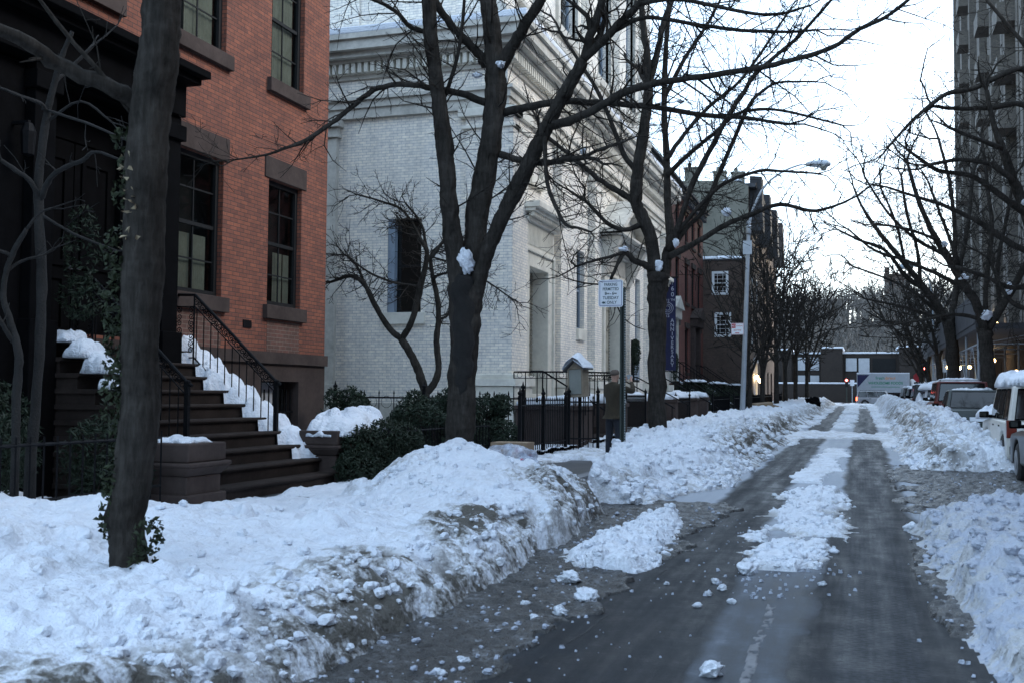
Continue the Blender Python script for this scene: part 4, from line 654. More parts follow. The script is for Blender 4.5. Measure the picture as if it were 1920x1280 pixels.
for u in (10.91, 11.76):
    g = MB(F); ubox(g, u, u+.83, -.34, -.29, 2.16, 4.88)
    for a, b in ((2.3, 3.1), (3.2, 4.7)): ubox(g, u+.12, u+.2, -.30, -.26, a, b); ubox(g, u+.63, u+.71, -.30, -.26, a, b); ubox(g, u+.2, u+.63, -.30, -.26, a, a+.08); ubox(g, u+.2, u+.63, -.30, -.26, b-.08, b)
    dd = g.build('door', 'black_paint', H); g = MB(F); g.lathe([(0, 0), (.03, .02), (.03, .04), (0, .06)], (u+(.76 if u < 11.5 else .07), -.24, 3.15), 8); g.build('door_knob', 'rim', dd)
window(H, F, 8.1, 9.4, 3.1, 5.1, n=.235, cols=2, rows=2, w=.07)
window(H, F, 5.0, 6.3, 3.1, 5.1, n=.235, cols=2, rows=2, w=.07)
g = MB(F); g.lathe([(.0, 0), (.07, .03), (.09, .3), (.05, .4), (0, .42)], (10.1, .45, 4.3), 8); ubox(g, 10.08, 10.12, .2, .46, 4.7, 4.74); g.build('wall_lantern', 'iron', H)

# ------------------------------------------------------------------ brownstone stoop
ST = thing('stoop', 'brownstone stoop of nine steps with two squat pedestals and scrolled iron railings', 'stoop', (-8.4, 12.3, .15))
nst = 10; z0 = .22
mb = MB()
for i in range(nst):
    zt = z0+.193*(i+1); x1 = -7.20-.268*i
    ya, yb = (10.72, 13.95) if i else (10.72, 14.55)
    mb.box(X0, x1, ya+.0005*i, yb-.0005*i, max(zt-.193, .0) if i else -.1, zt-.056)
    ua = .0006*i
    pr = [(x1-.33, zt-.056), (x1+.012, zt-.056), (x1+.034, zt-.048), (x1+.044, zt-.03), (x1+.040, zt-.012), (x1+.022, zt), (x1-.33, zt)]
    pr[0] = (X0+.01+ua, zt-.056); pr[-1] = (X0+.01+ua, zt)
    mb.prism(pr, ya-.03, yb+.03, 'y')
mb.build('steps', 'step_stone', ST)
def pedestal(y0, y1, x0, x1, zt):
    p = MB(); p.box(x0, x1, y0, y1, .1, zt-.36); p.box(x0-.05, x1+.05, y0-.05, y1+.05, .1, .42)
    p.hexa([(x0, y0, zt-.36), (x1, y0, zt-.36), (x1, y1, zt-.36), (x0, y1, zt-.36)], [(x0-.09, y0-.09, zt-.26), (x1+.09, y0-.09, zt-.26), (x1+.09, y1+.09, zt-.26), (x0-.09, y1+.09, zt-.26)])
    p.box(x0-.09, x1+.09, y0-.09, y1+.09, zt-.26, zt-.21); p.box(x0-.04, x1+.04, y0-.04, y1+.04, zt-.21, zt)
    return p.build('pedestal', 'brownstone', ST, bevel=.018)
pedestal(10.0, 10.65, -7.72, -6.98, .98); pedestal(13.9, 14.5, -7.75, -7.2, 1.0)
def spiral(mb, cx, y, cz, r, s, n=16, turns=1.5, rad=.008, a0=0):
    pts = []
    for i in range(n+1):
        t = i/n; a = a0+s*t*turns*6.283; q = r*(1-.82*t); pts.append((cx+q*math.cos(a), y, cz+q*math.sin(a)))
    mb.tube(pts, rad, 4, cap=False)
def railing(y, xb, xt, zb, zt, name='railing', bot=.93):
    r = MB(); L = math.hypot(xt-xb, zt-zb); dx, dz = (xt-xb)/L, (zt-zb)/L
    r.tube([(xb+.07, y, zb-.04), (xb, y, zb), (xt, y, zt), (xt-.35, y, zt+.01)], [.022, .024, .024, .024], 8)
    r.tube([(xb, y, zb-.17), (xt, y, zt-.17), (xt-.35, y, zt-.17)], .009, 5); r.tube([(xb+.0, y, zb-bot), (xt, y, zt-bot), (xt-.35, y, zt-bot)], .013, 5)
    n = int(abs(xt-xb)/.125)
    for i in range(1, n+1):
        x = xb+(xt-xb)*i/(n+.3); z = zb+(zt-zb)*i/(n+.3); r.tube([(x, y, z-bot), (x, y, z-.17)], .0085, 5)
    f = r.build('railing', 'iron', ST)
    q = MB(); k = int(L/.135)
    for i in range(k):
        t = (i+.5)/k; x = xb+(xt-xb)*t; z = zb+(zt-zb)*t-.085
        spiral(q, x+dx*.03, y, z+dz*.03, .055, 1, a0=i); spiral(q, x-dx*.035, y, z-dz*.035, .045, -1, a0=2+i)
    for j in range(7): spiral(q, xt-.06, y, zt-.22-j*.1, .05, (-1)**j, a0=j); spiral(q, xt-.27, y, zt-.22-j*.1, .05, -(-1)**j, a0=j+2)
    for x in (xt-.01, xt-.33): q.tube([(x, y, zt-bot-.1), (x, y, zt)], .013, 6)
    q.build('scrollwork', 'iron', f)
    p = MB(); p.box(xb-.028, xb+.028, y-.028, y+.028, zb-1.13, zb); p.lathe([(.0, 0), (.045, .0), (.045, .02), (0, .04)], (xb, y, zb), 8); p.build('newel', 'iron', f)
railing(13.6, -8.02, -9.42, 1.70, 2.98); railing(11.4, -7.98, -9.42, 1.66, 2.98)
G = 'snow lying on the stoop steps'
cl = [(-9.35, 13.45, 9, .55, .5, .10), (-9.05, 13.5, 8, .45, .42, .15), (-8.78, 13.5, 7, .42, .45, .16), (-8.5, 13.5, 6, .42, .50, .16), (-8.25, 13.52, 5, .42, .52, .16), (-7.98, 13.55, 4, .4, .55, .15), (-7.7, 13.6, 3, .36, .5, .14), (-7.45, 13.75, 2, .3, .3, .10)]
def drift(name, label, x0, x1, y0, y1, wf, seed, far=True):
    xs, ys = np.arange(x0, x1, .02), np.arange(y0, y1, .02); X, Y = np.meshgrid(xs, ys); st = (-7.155-X)/.268; k = np.clip(np.floor(st), 0, nst-1); u = st-k; zs_ = z0+.193*(k+1)
    e = (y1-Y) if far else (Y-y0); w = wf(X)*(.55+.60*np.clip(u, 0, 1.3))+(fbm(X*4.2, Y*4.2, seed, 4)-.45)*.75; uu = np.clip(u, 0, 1); full = (uu*.193+.045+.05*np.sin(3.1416*uu))*(.75+.6*fbm(X*4, Y*4, seed+7, 3)); t = np.where(w > e, full*np.clip((w-e)/.26, 0, 1)**.8, -1); t = np.where(t > 0, t+((fbm(X*7, Y*7, seed+3, 3)-.45)*.07+lumps(X, Y, .10, seed)*.7)*sm(0, .06, t), t)
    Z = zs_+t; on = t > 0; idx = np.arange(X.size).reshape(X.shape); q = np.stack([idx[:-1, :-1], idx[:-1, 1:], idx[1:, 1:], idx[1:, :-1]], -1).reshape(-1, 4); q = q[on.ravel()[q].any(1)]; Z = np.where(on, Z, zs_-.03)
    me = bpy.data.meshes.new(name); V = np.stack([X.ravel(), Y.ravel(), Z.ravel()], 1); used = np.unique(q); mp = -np.ones(X.size, int); mp[used] = np.arange(len(used)); me.from_pydata(V[used].tolist(), [], mp[q].tolist()); me.materials.append(M['snow']); me.polygons.foreach_set('use_smooth', [True]*len(me.polygons)); o = bpy.data.objects.new(name, me); COL.objects.link(o); return tag(o, label, 'snow')
drift('snow_drift', 'drift of snow lying down the stoop steps beneath the farther iron railing', -9.75, -7.45, 13.0, 13.98, lambda X: np.interp(X, [-9.8, -9.2, -8, -7.75, -7.5], [.62, .42, .52, .42, .05]), 141)
for i, (x, w, z, t) in enumerate(((-9.52, .62, 2.15, .20), (-9.16, .42, 1.958, .20), (-8.90, .44, 1.765, .22), (-8.66, .26, 1.572, .16))):
    cap('snow_clump', x, 10.94, w, .5, z-.004, t, 60+i, 'mound of snow on the near end of the stoop steps, left of the ivy trunk', group='snow on the near step ends', lump=.14, wob=.5, pw=.6, n=34)
cap('snow_pad', -7.35, 10.35, .75, .55, .975, .05, 71, 'thin pad of snow on the nearer stoop pedestal', lump=.08)
cap('snow_pad', -7.40, 14.74, .80, 1.85, 1.008, .30, 72, 'thick cushion of snow over the farther pedestal and the clipped hedge', lump=.26, n=56, squash=2.8, droop=.10, wob=.6, pw=.8)

# ------------------------------------------------------------------ iron fences
def fence(label, pts, ztop, zbot, sp=.15, spear=True, group=None, ring=False, zs=None, posts=True, name='iron_fence', r=.0115):
    x0, y0 = pts[0]; t = thing(name, label, 'fence', (x0, y0, zbot), group=group)
    pk = MB()
    for dz in (ztop-.16, zbot+.30): MB().tube([(a, b, dz+(zs(b) if zs else 0)) for a, b in pts], .016, 4).build('rail', 'iron', t)
    for (xa, ya), (xb, yb) in zip(pts, pts[1:]):
        L = math.hypot(xb-xa, yb-ya); n = max(1, int(L/sp)); g0 = zs(ya) if zs else 0; g1 = zs(yb) if zs else 0
        for i in range(n+1):
            f = i/n; x, y, g = xa+(xb-xa)*f, ya+(yb-ya)*f, g0+(g1-g0)*f
            pk.tube([(x, y, zbot+g), (x, y, ztop-.09+g)], r, 4, cap=False)
            if spear: pk.tube([(x, y, ztop-.10+g), (x, y, ztop-.07+g), (x, y, ztop+g)], [.008, .02, .001], 4, cap=False)
            if ring and i < n:
                cx, cy = x+(xb-xa)/n/2, y+(yb-ya)/n/2; ux, uy = (xb-xa)/L, (yb-ya)/L
                pk.tube([(cx+ux*sp*.42*math.cos(a), cy+uy*sp*.42*math.cos(a), ztop-.25+g+sp*.42*math.sin(a)) for a in np.linspace(0, 6.283, 11)], .006, 3, cap=False)
        if posts:
            for x, y, g in ((xa, ya, g0), (xb, yb, g1))[0 if (xa, ya) == tuple(pts[0]) else 1:]:
                pm_ = MB(); pm_.box(x-.03, x+.03, y-.03, y+.03, zbot+g-.2, ztop+g+.02); pm_.lathe([(.02, 0), (.045, .03), (.05, .06), (.02, .09), (.012, .13), (0, .17)], (x, y, ztop+g+.02), 8); pm_.build('post', 'iron', t)
    k = pk.build('pickets', 'iron', t)
    return t
fence('low iron fence in front of the dark garden beside the stoop', [(-7.1, 3.0), (-7.1, 6.6), (-7.1, 9.7)], 1.22, .25, .17, spear=False, posts=False)
fence('iron picket fence behind the clipped hedge by the sidewalk', [(-6.75, 14.7), (-6.75, 16.8), (-6.55, 18.7)], 1.12, .2, .12, spear=False, posts=False)
fence('spear topped fence with rings below the white church wall', [(-10.4, 20.0), (-8.4, 20.0), (-6.3, 20.0)], 1.62, .5, .29, ring=True)
fence('spear topped iron fence standing in front of the church steps', [(-6.0, 18.86), (-6.0, 20.4), (-6.0, 22.1)], 1.5, .28, .125)
gt = fence('open iron gate leaf swung out beside the notice box', [(-6.0, 22.35), (-5.45, 22.75)], 1.55, .3, .11, name='iron_gate'); gt['category'] = 'gate'
fence('short iron fence just right of the man in the brown jacket', [(-6.0, 28.3), (-6.0, 31.0)], 1.58, .35, .13)
for i, (a, b) in enumerate(((36.4, 39.5), (46, 52), (54, 60), (62, 69), (71, 78), (80, 88))):
    fence(['iron fence between the church cheek walls', 'iron fence before the first red row house', 'iron fence before the middle red row house', 'iron fence before the last red row house', 'iron fence in front of the brown brick house', 'iron fence in front of the tall beige house'][i], [(-6.0, a), (-6.0, b)], 1.5, .4, .2, zs=lambda y: .009*(y-40)*.6, r=.012)

# ------------------------------------------------------------------ church
CX, CY = -7.8, 23.3
CH_ = thing('church', 'white brick church with marble doorways, dentil cornices and a tall upper storey', 'church', (CX, CY, .2))
FF, FS = FX(CX), FY(CY)
nw = [(29.85, 30.75, 3.45, 5.75), (38.3, 39.2, 3.5, 5.8)]; drs = [(24.78, 26.45, 1.55, 4.68), (33.0, 35.4, 1.6, 5.0), (41.4, 43.0, 1.7, 4.8)]
mb = MB(FF); wall(mb, CY, 44.3, .2, 10.0, nw+drs, .75)
mb.m = FS; wall(mb, -14.0, CX, .2, 10.0, [(-10.78, -9.90, 3.46, 5.72)], .3)
mb.m = None; mb.quad((CX, 44.3, .2), (-14, 44.3, .2), (-14, 44.3, 10), (CX, 44.3, 10)); mb.build('wall', 'white_brick', CH_)
MB().box(-13.9, CX-.8, CY+.4, 44.2, .3, 9.9).build('shell', 'interior', CH_)
# piers
for a, b in ((23.22, 24.35), (27.35, 28.5), (31.2, 32.1), (36.3, 37.2), (39.9, 40.8), (43.4, 44.34)):
    mb = MB(); mb.box(CX-.1, CX+.22, a, b, 2.0, 8.18)
    if a < 24: mb.box(-8.75, CX+.219, CY-.14, CY+.5, 2.0, 8.18)
    pr_ = mb.build('pier', 'white_brick', CH_); mb = MB()
    mb.box(CX-.1, CX+.27, a-.05, b+.05, 7.72, 7.80); mb.box(CX-.1, CX+.32, a-.1, b+.1, 8.0, 8.19)
    cap_ = mb; mb = MB(); mb.box(CX-.1, CX+.34, a-.10, b+.08, .9, 1.72); mb.box(CX-.1, CX+.40, a-.14, b+.12, 1.73, 1.98)
    if a > 24: cap_.build('pier_capital', 'marble', pr_, bevel=.012); mb.build('pier_base', 'marble', pr_, bevel=.012)
    else: mb_ = mb; cp0 = cap_; p0_ = pr_
mb = cp0
mb.box(-8.85, CX+.27, CY-.20, CY+.3, 7.72, 7.8); mb.box(-8.92, CX+.32, CY-.25, CY+.3, 8.0, 8.19); mb.build('pier_capital', 'marble', p0_, bevel=.012); mb = mb_
mb.box(-8.95, CX+.335, CY-.30, CY+.3, .9, 1.72); mb.box(-9.0, CX+.395, CY-.38, CY+.3, 1.73, 1.90); mb.box(-8.9, CX+.36, CY-.30, CY+.3, 1.90, 2.0)
for z in (.35, ): mb.box(-8.97, CX+.36, CY-.33, CY+.3, z, .89)
mb.build('pier_base', 'marble', p0_, bevel=.012)
mb = MB(); mb.box(-12.42, -12.12, CY-.14, CY+.1, 1.3, 7.75); mb.box(-12.5, -12.04, CY-.2, CY+.1, 7.76, 7.84); mb.box(-12.46, -12.08, CY-.17, CY+.1, 7.85, 8.0); mb.box(-12.55, -11.99, CY-.25, CY+.1, 8.01, 8.18); mb.box(-12.5, -12.05, CY-.2, CY+.1, .6, 1.75)
mb.box(-12.0, -8.98, CY-.04, CY+.1, .5, 1.32); mb.build('pilaster', 'stone_trim', CH_, bevel=.008)
def band(mb, n0, z0, z1):   # a moulding wrapping the side and front
    mb.box(-14, CX+n0, CY-n0, CY+.05, z0, z1); mb.box(CX-.05, CX+n0, CY+.05, 44.3+n0, z0, z1)
mb = MB()
for n, a, b in ((.10, 8.2, 8.44), (.15, 8.441, 8.62), (.22, 8.621, 8.70), (.10, 9.16, 9.26), (.30, 9.52, 9.60), (.46, 9.601, 9.74), (.62, 9.741, 9.98), (.70, 9.981, 10.10)): band(mb, n, a, b)
mb.build('cornice', 'stone_trim', CH_)
mb = MB(); band(mb, .04, 8.701, 9.159); mb.build('frieze', 'white_brick', CH_)
mb = MB(); x = -13.9
band(mb, .12, 9.261, 9.519)
while x < CX+.3: mb.box(x, x+.10, CY-.27, CY-.1, 9.28, 9.515); x += .17
y = CY-.05
while y < 44.5: mb.box(CX+.1, CX+.27, y, y+.10, 9.28, 9.515); y += .17
mb.build('dentils', 'marble', CH_)
mb = MB(); mb.box(-14, CX+.70, CY-.70, CY+.9, 10.1, 10.27); mb.box(CX-.9, CX+.70, CY+.9, 44.8, 10.1, 10.24); o = mb.build('ledge_snow', 'snow', None, bevel=.03); tag(o, 'long strip of snow lying on the church cornice ledge', 'snow')
# upper storey, set back
UX, UY = CX-.55, CY+.55; mb = MB(FX(UX)); up_w = [(29.6, 31.6, 12.3, 17), (34.3, 36.2, 12.2, 17.5), (38.6, 40.4, 12.3, 17)]
wall(mb, UY, 43.6, 10.1, 19, up_w, .35); mb.m = FY(UY); wall(mb, -14, UX, 10.1, 19, [(-11.9, -9.3, 10.75, 13)], .06)
mb.m = None; mb.quad((-14, 43.6, 10), (UX, 43.6, 10), (UX, 43.6, 19), (-14, 43.6, 19)); mb.quad((-11.9, UY+.06, 10.7), (-9.3, UY+.06, 10.7), (-9.3, UY+.06, 13), (-11.9, UY+.06, 13))
for a in (23.9, 27.2, 32.4, 36.9, 41.6): mb.box(UX-.1, UX+.25, a, a+1.1, 10.12, 18.9)
mb.build('upper_wall', 'white_brick', CH_)
MB().box(-13.9, UX-.4, UY+.1, 43.5, 10.2, 18.9).build('upper_shell', 'interior', CH_)
mb = MB(); mb.box(-14, UX+.36, UY-.36, 43.9, 19, 19.5); mb.box(-14, UX+.18, UY-.18, UY+.1, 10.17, 10.42); mb.box(UX-.1, UX+.30, UY+.1, 43.7, 10.17, 10.42)
for a in (23.9, 27.2, 32.4, 36.9, 41.6): mb.box(UX-.1, UX+.36, a-.08, a+1.18, 10.43, 10.9); mb.box(UX-.1, UX+.33, a-.06, a+1.16, 11.6, 11.75)
mb.box(UX-.1, UX+.14, UY+.2, 43.6, 11.62, 11.74)
for a, b, c, d in up_w: mb.box(UX-.1, UX+.10, a-.22, a, c, d); mb.box(UX-.1, UX+.10, b, b+.22, c, d); mb.box(UX-.1, UX+.16, a-.3, b+.3, c-.25, c)
mb.build('upper_moulding', 'stone_trim', CH_, bevel=.01)
for w in up_w: window(CH_, FX(UX), *w, n=-.25, frame='grey_paint', cols=2, rows=5, w=.09)
for w in nw: window(CH_, FF, *w, n=-.18, frame='grey_paint', cols=1, rows=1, w=.06, sill=(.03, .32, .08), sills='marble')
w = window(CH_, FS, -10.78, -9.90, 3.46, 5.72, n=-.22, frame='dark_frame', cols=1, rows=1, w=.05, sill=(.12, .28, .07), sills='marble')
g = MB(FS); ubox(g, -10.775, -10.60, -.19, -.02, 3.47, 5.71); g.build('shutter', 'grey_paint', w)
# doorways
for k, (a, b, c, d) in enumerate(drs):
    big = k == 1; g = MB(FF); s = .34
    ubox(g, a-s, a+.012, -.3, .14, .6, d+s); ubox(g, b-.012, b+s, -.3, .14, .6, d+s); ubox(g, a+.012, b-.012, -.3, .14, d-.012, d+s)
    ubox(g, a-s-.1, a-s, -.1, .20, .6, d+s); ubox(g, b+s, b+s+.1, -.1, .20, .6, d+s); ubox(g, a-s-.1, b+s+.1, -.1, .20, d+s, d+s+.1)
    ubox(g, a+.013, b-.013, -.7, .1, 1.0, c+.012)
    f = g.build('doorway', 'marble', CH_, bevel=.015)
    g = MB(FF); zc = d+s+.1
    ubox(g, a-s-.05, b+s+.05, -.1, .17, zc, zc+.62)
    n = int((b-a+2*s)/.11)
    for i in range(n): ubox(g, a-s+i*.11+.02, a-s+i*.11+.075, .17, .20, zc+.06, zc+.56)
    ubox(g, a-s-.2, b+s+.2, -.1, .28, zc+.62, zc+.70)
    for i in range(int((b-a+2*s+.4)/.16)): ubox(g, a-s-.2+i*.16, a-s-.2+i*.16+.09, .28, .42, zc+.70, zc+.80)
    ubox(g, a-s-.3, b+s+.3, -.1, .48, zc+.801, zc+.88); ubox(g, a-s-.36, b+s+.36, -.1, .60, zc+.881, zc+1.02)
    if big:
        u0, u1, zz = a-s-.75, b+s+.75, zc+1.021; um = (u0+u1)/2
        g.prism([(u0, zz), (u1, zz), (um, zz+1.25)], -.1, .55, 'y') if False else None
        g.add([(u0, -.1, zz), (u1, -.1, zz), (um, -.1, zz+1.2), (u0, .55, zz), (u1, .55, zz), (um, .55, zz+1.2)], [(0, 1, 2), (5, 4, 3), (0, 3, 4, 1), (1, 4, 5, 2), (2, 5, 3, 0)])
        for e0, e1 in ((u0-.15, um), (u1+.15, um)):
            g.add([(e0, -.1, zz+.0), (e1, -.1, zz+1.23), (e1, -.1, zz+1.42), (e0, -.1, zz+.2), (e0, .95, zz), (e1, .95, zz+1.23), (e1, .95, zz+1.42), (e0, .95, zz+.2)], [(0, 1, 2, 3), (7, 6, 5, 4), (0, 4, 5, 1), (1, 5, 6, 2), (2, 6, 7, 3), (3, 7, 4, 0)])
        ubox(g, u0-.15, u1+.15, -.1, .95, zc+1.021, zc+1.10)
        for u in (a-s-.6, b+s+.15): g.add([(u, -.1, zc-.2), (u+.45, -.1, zc-.2), (u+.45, .25, zc-.2), (u, .25, zc-.2), (u, -.1, zc+1.0), (u+.45, -.1, zc+1.0), (u+.45, .85, zc+1.0), (u, .85, zc+1.0)], [(0, 3, 2, 1), (4, 5, 6, 7), (0, 1, 5, 4), (1, 2, 6, 5), (2, 3, 7, 6), (3, 0, 4, 7)])
    g.build('entablature', 'stone_trim' if big else 'marble', f, bevel=.008)
    g = MB(FF); z = c+.02
    ubox(g, a+.014, b-.014, -.36, -.30, c+.013, d-.014)
    for j in range(5):
        h = (d-c)/5
        for e in ((a+.28, (a+b)/2-.02), ((a+b)/2+.02, b-.28)): ubox(g, e[0], e[1], -.30, -.27, c+j*h+.05, c+(j+1)*h-.05)
    j = c+.1
    while j < d-.1: ubox(g, a+.13, a+.20, -.30, -.24, j, j+.05); ubox(g, b-.20, b-.13, -.30, -.24, j, j+.05); j += .1
    g.build('door', 'beige', CH_)
# arched medallion over the left doorway, scrolls
g = MB(FF)
for r in (.42, .52):
    for i in range(14):
        a0, a1 = math.pi*i/14, math.pi*(i+1)/14; g.hexa([(25.6+r*math.cos(a0), -.05, 7.0+r*1.25*math.sin(a0)), (25.6+r*math.cos(a1), -.05, 7.0+r*1.25*math.sin(a1)), (25.6+(r+.07)*math.cos(a1), -.05, 7.0+(r+.07)*1.25*math.sin(a1)), (25.6+(r+.07)*math.cos(a0), -.05, 7.0+(r+.07)*1.25*math.sin(a0))],
               [(25.6+r*math.cos(a0), .1, 7.0+r*1.25*math.sin(a0)), (25.6+r*math.cos(a1), .1, 7.0+r*1.25*math.sin(a1)), (25.6+(r+.07)*math.cos(a1), .1, 7.0+(r+.07)*1.25*math.sin(a1)), (25.6+(r+.07)*math.cos(a0), .1, 7.0+(r+.07)*1.25*math.sin(a0))])
ubox(g, 25.0, 26.2, -.05, .12, 6.75, 6.98); g.build('arch_relief', 'marble', CH_)
g = MB(FF); ubox(g, 36.5, 37.5, .23, .33, 2.0, 3.45); f = g.build('display_case', 'dark_frame', CH_); g = MB(FF); ubox(g, 36.58, 37.42, .33, .34, 2.08, 3.37); g.build('pane', 'grey_paint', f)
# terraces and cheek walls with snow
def block(label, x0, x1, y0, y1, zt, mat='brownstone'):
    b = MB(); b.box(x0, x1, y0, y1, 0, zt-.1); b.box(x0-.04, x1+.05, y0-.05, y1+.05, zt-.1, zt); o = b.build('cheek_wall', mat, bevel=.02); return tag(o, label, 'wall')
sl = MB()
for i, (a, b, xe, lb) in enumerate(((22.9, 24.3, -5.95, 'stone cheek wall left of the nearest church door'), (27.0, 28.2, -5.95, 'stone cheek wall behind the man in the brown jacket'), (31.3, 32.6, -5.9, 'stone cheek wall left of the pedimented church door'), (35.8, 36.3, -5.9, 'stone cheek wall right of the pedimented church door'), (40.3, 41.0, -5.9, 'stone cheek wall left of the last church door'), (43.4, 44.1, -5.9, 'stone cheek wall right of the last church door'))):
    block(lb, CX+.42, xe, a, b, 1.30+.009*(a-23)); cap('snow_mound', (CX+.4+xe)/2, (a+b)/2, xe-CX-.3, b-a+.15, 1.30+.009*(a-23), .2, 80+i, ['snow on the cheek wall by the notice box', 'snow on the cheek wall behind the man', 'snow on the wall left of the pedimented door', 'snow on the wall right of the pedimented door', 'snow on the wall left of the last church door', 'snow on the wall right of the last church door'][i], squash=5, lump=.22)
for i, (a, b) in enumerate(((24.4, 26.9), (32.75, 35.7), (41.1, 43.3))):
    b_ = MB()
    for j in range(6): b_.box(CX+.42, -5.9-.28*j, a, b, .2+.18*j, .38+.18*j)
    tag(b_.build('church_steps', 'step_stone'), ['stone steps up to the nearest church door', 'stone steps up to the pedimented church door', 'stone steps up to the last church door'][i], 'steps')
# railings round the church landing
def hrail(label, pts, h=.95, sp=.19, top=.02, rings=True):
    t = thing('iron_railing', label, 'railing', pts[0]); m = MB()
    for p, q in zip(pts, pts[1:]):
        p, q = np.array(p), np.array(q); L = np.linalg.norm(q-p); n = max(1, int(L/sp)); m.tube([p+(0, 0, h), q+(0, 0, h)], top, 6); m.tube([p+(0, 0, h-.14), q+(0, 0, h-.14)], .008, 4)
        for i in range(n+1):
            a = p+(q-p)*i/n; m.tube([a, a+(0, 0, h)], .012, 4)
            if rings and i < n: c = p+(q-p)*(i+.5)/n; u = (q-p)/L; m.tube([c+u*.06*math.cos(s)+np.array([0, 0, h-.07+.06*math.sin(s)]) for s in np.linspace(0, 6.283, 9)], .006, 3, cap=False)
    m.build('bars', 'iron', t); return t
hrail('black railing with rings along the church landing beside the notice box', [(-7.45, 22.95, 1.1), (-6.9, 22.95, 1.1), (-6.0, 22.95, 1.1), (-5.15, 22.95, 1.08)])
hrail('black railing behind the hooked front railing of the church landing', [(-7.3, 27.05, 1.15), (-6.1, 27.05, 1.15)], .9)
for i, (x0, y0, z0_, x1, z1) in enumerate(((-7.2, 24.4, 2.1, -5.6, 1.15), (-7.2, 32.7, 2.1, -5.5, 1.2), (-7.2, 35.7, 2.15, -5.5, 1.25), (-7.2, 41.1, 2.2, -5.5, 1.3))):
    m = MB(); m.tube([(x0-.3, y0, z0_), (x0, y0, z0_), (x1, y0, z1), (x1+.08, y0, z1-.05)], .022, 6); m.tube([(x1, y0, z1), (x1, y0, .35)], .018, 6); m.tube([(x0, y0, z0_), (x0, y0, 1.1)], .018, 6); m.tube([((x0+x1)/2, y0, (z0_+z1)/2), ((x0+x1)/2, y0, .8)], .014, 6)
    tag(m.build('handrail', 'iron'), ['sloping handrail below the nearest church door', 'sloping handrail left of the pedimented door steps', 'sloping handrail right of the pedimented door steps', 'sloping handrail at the last church door'][i], 'handrail')
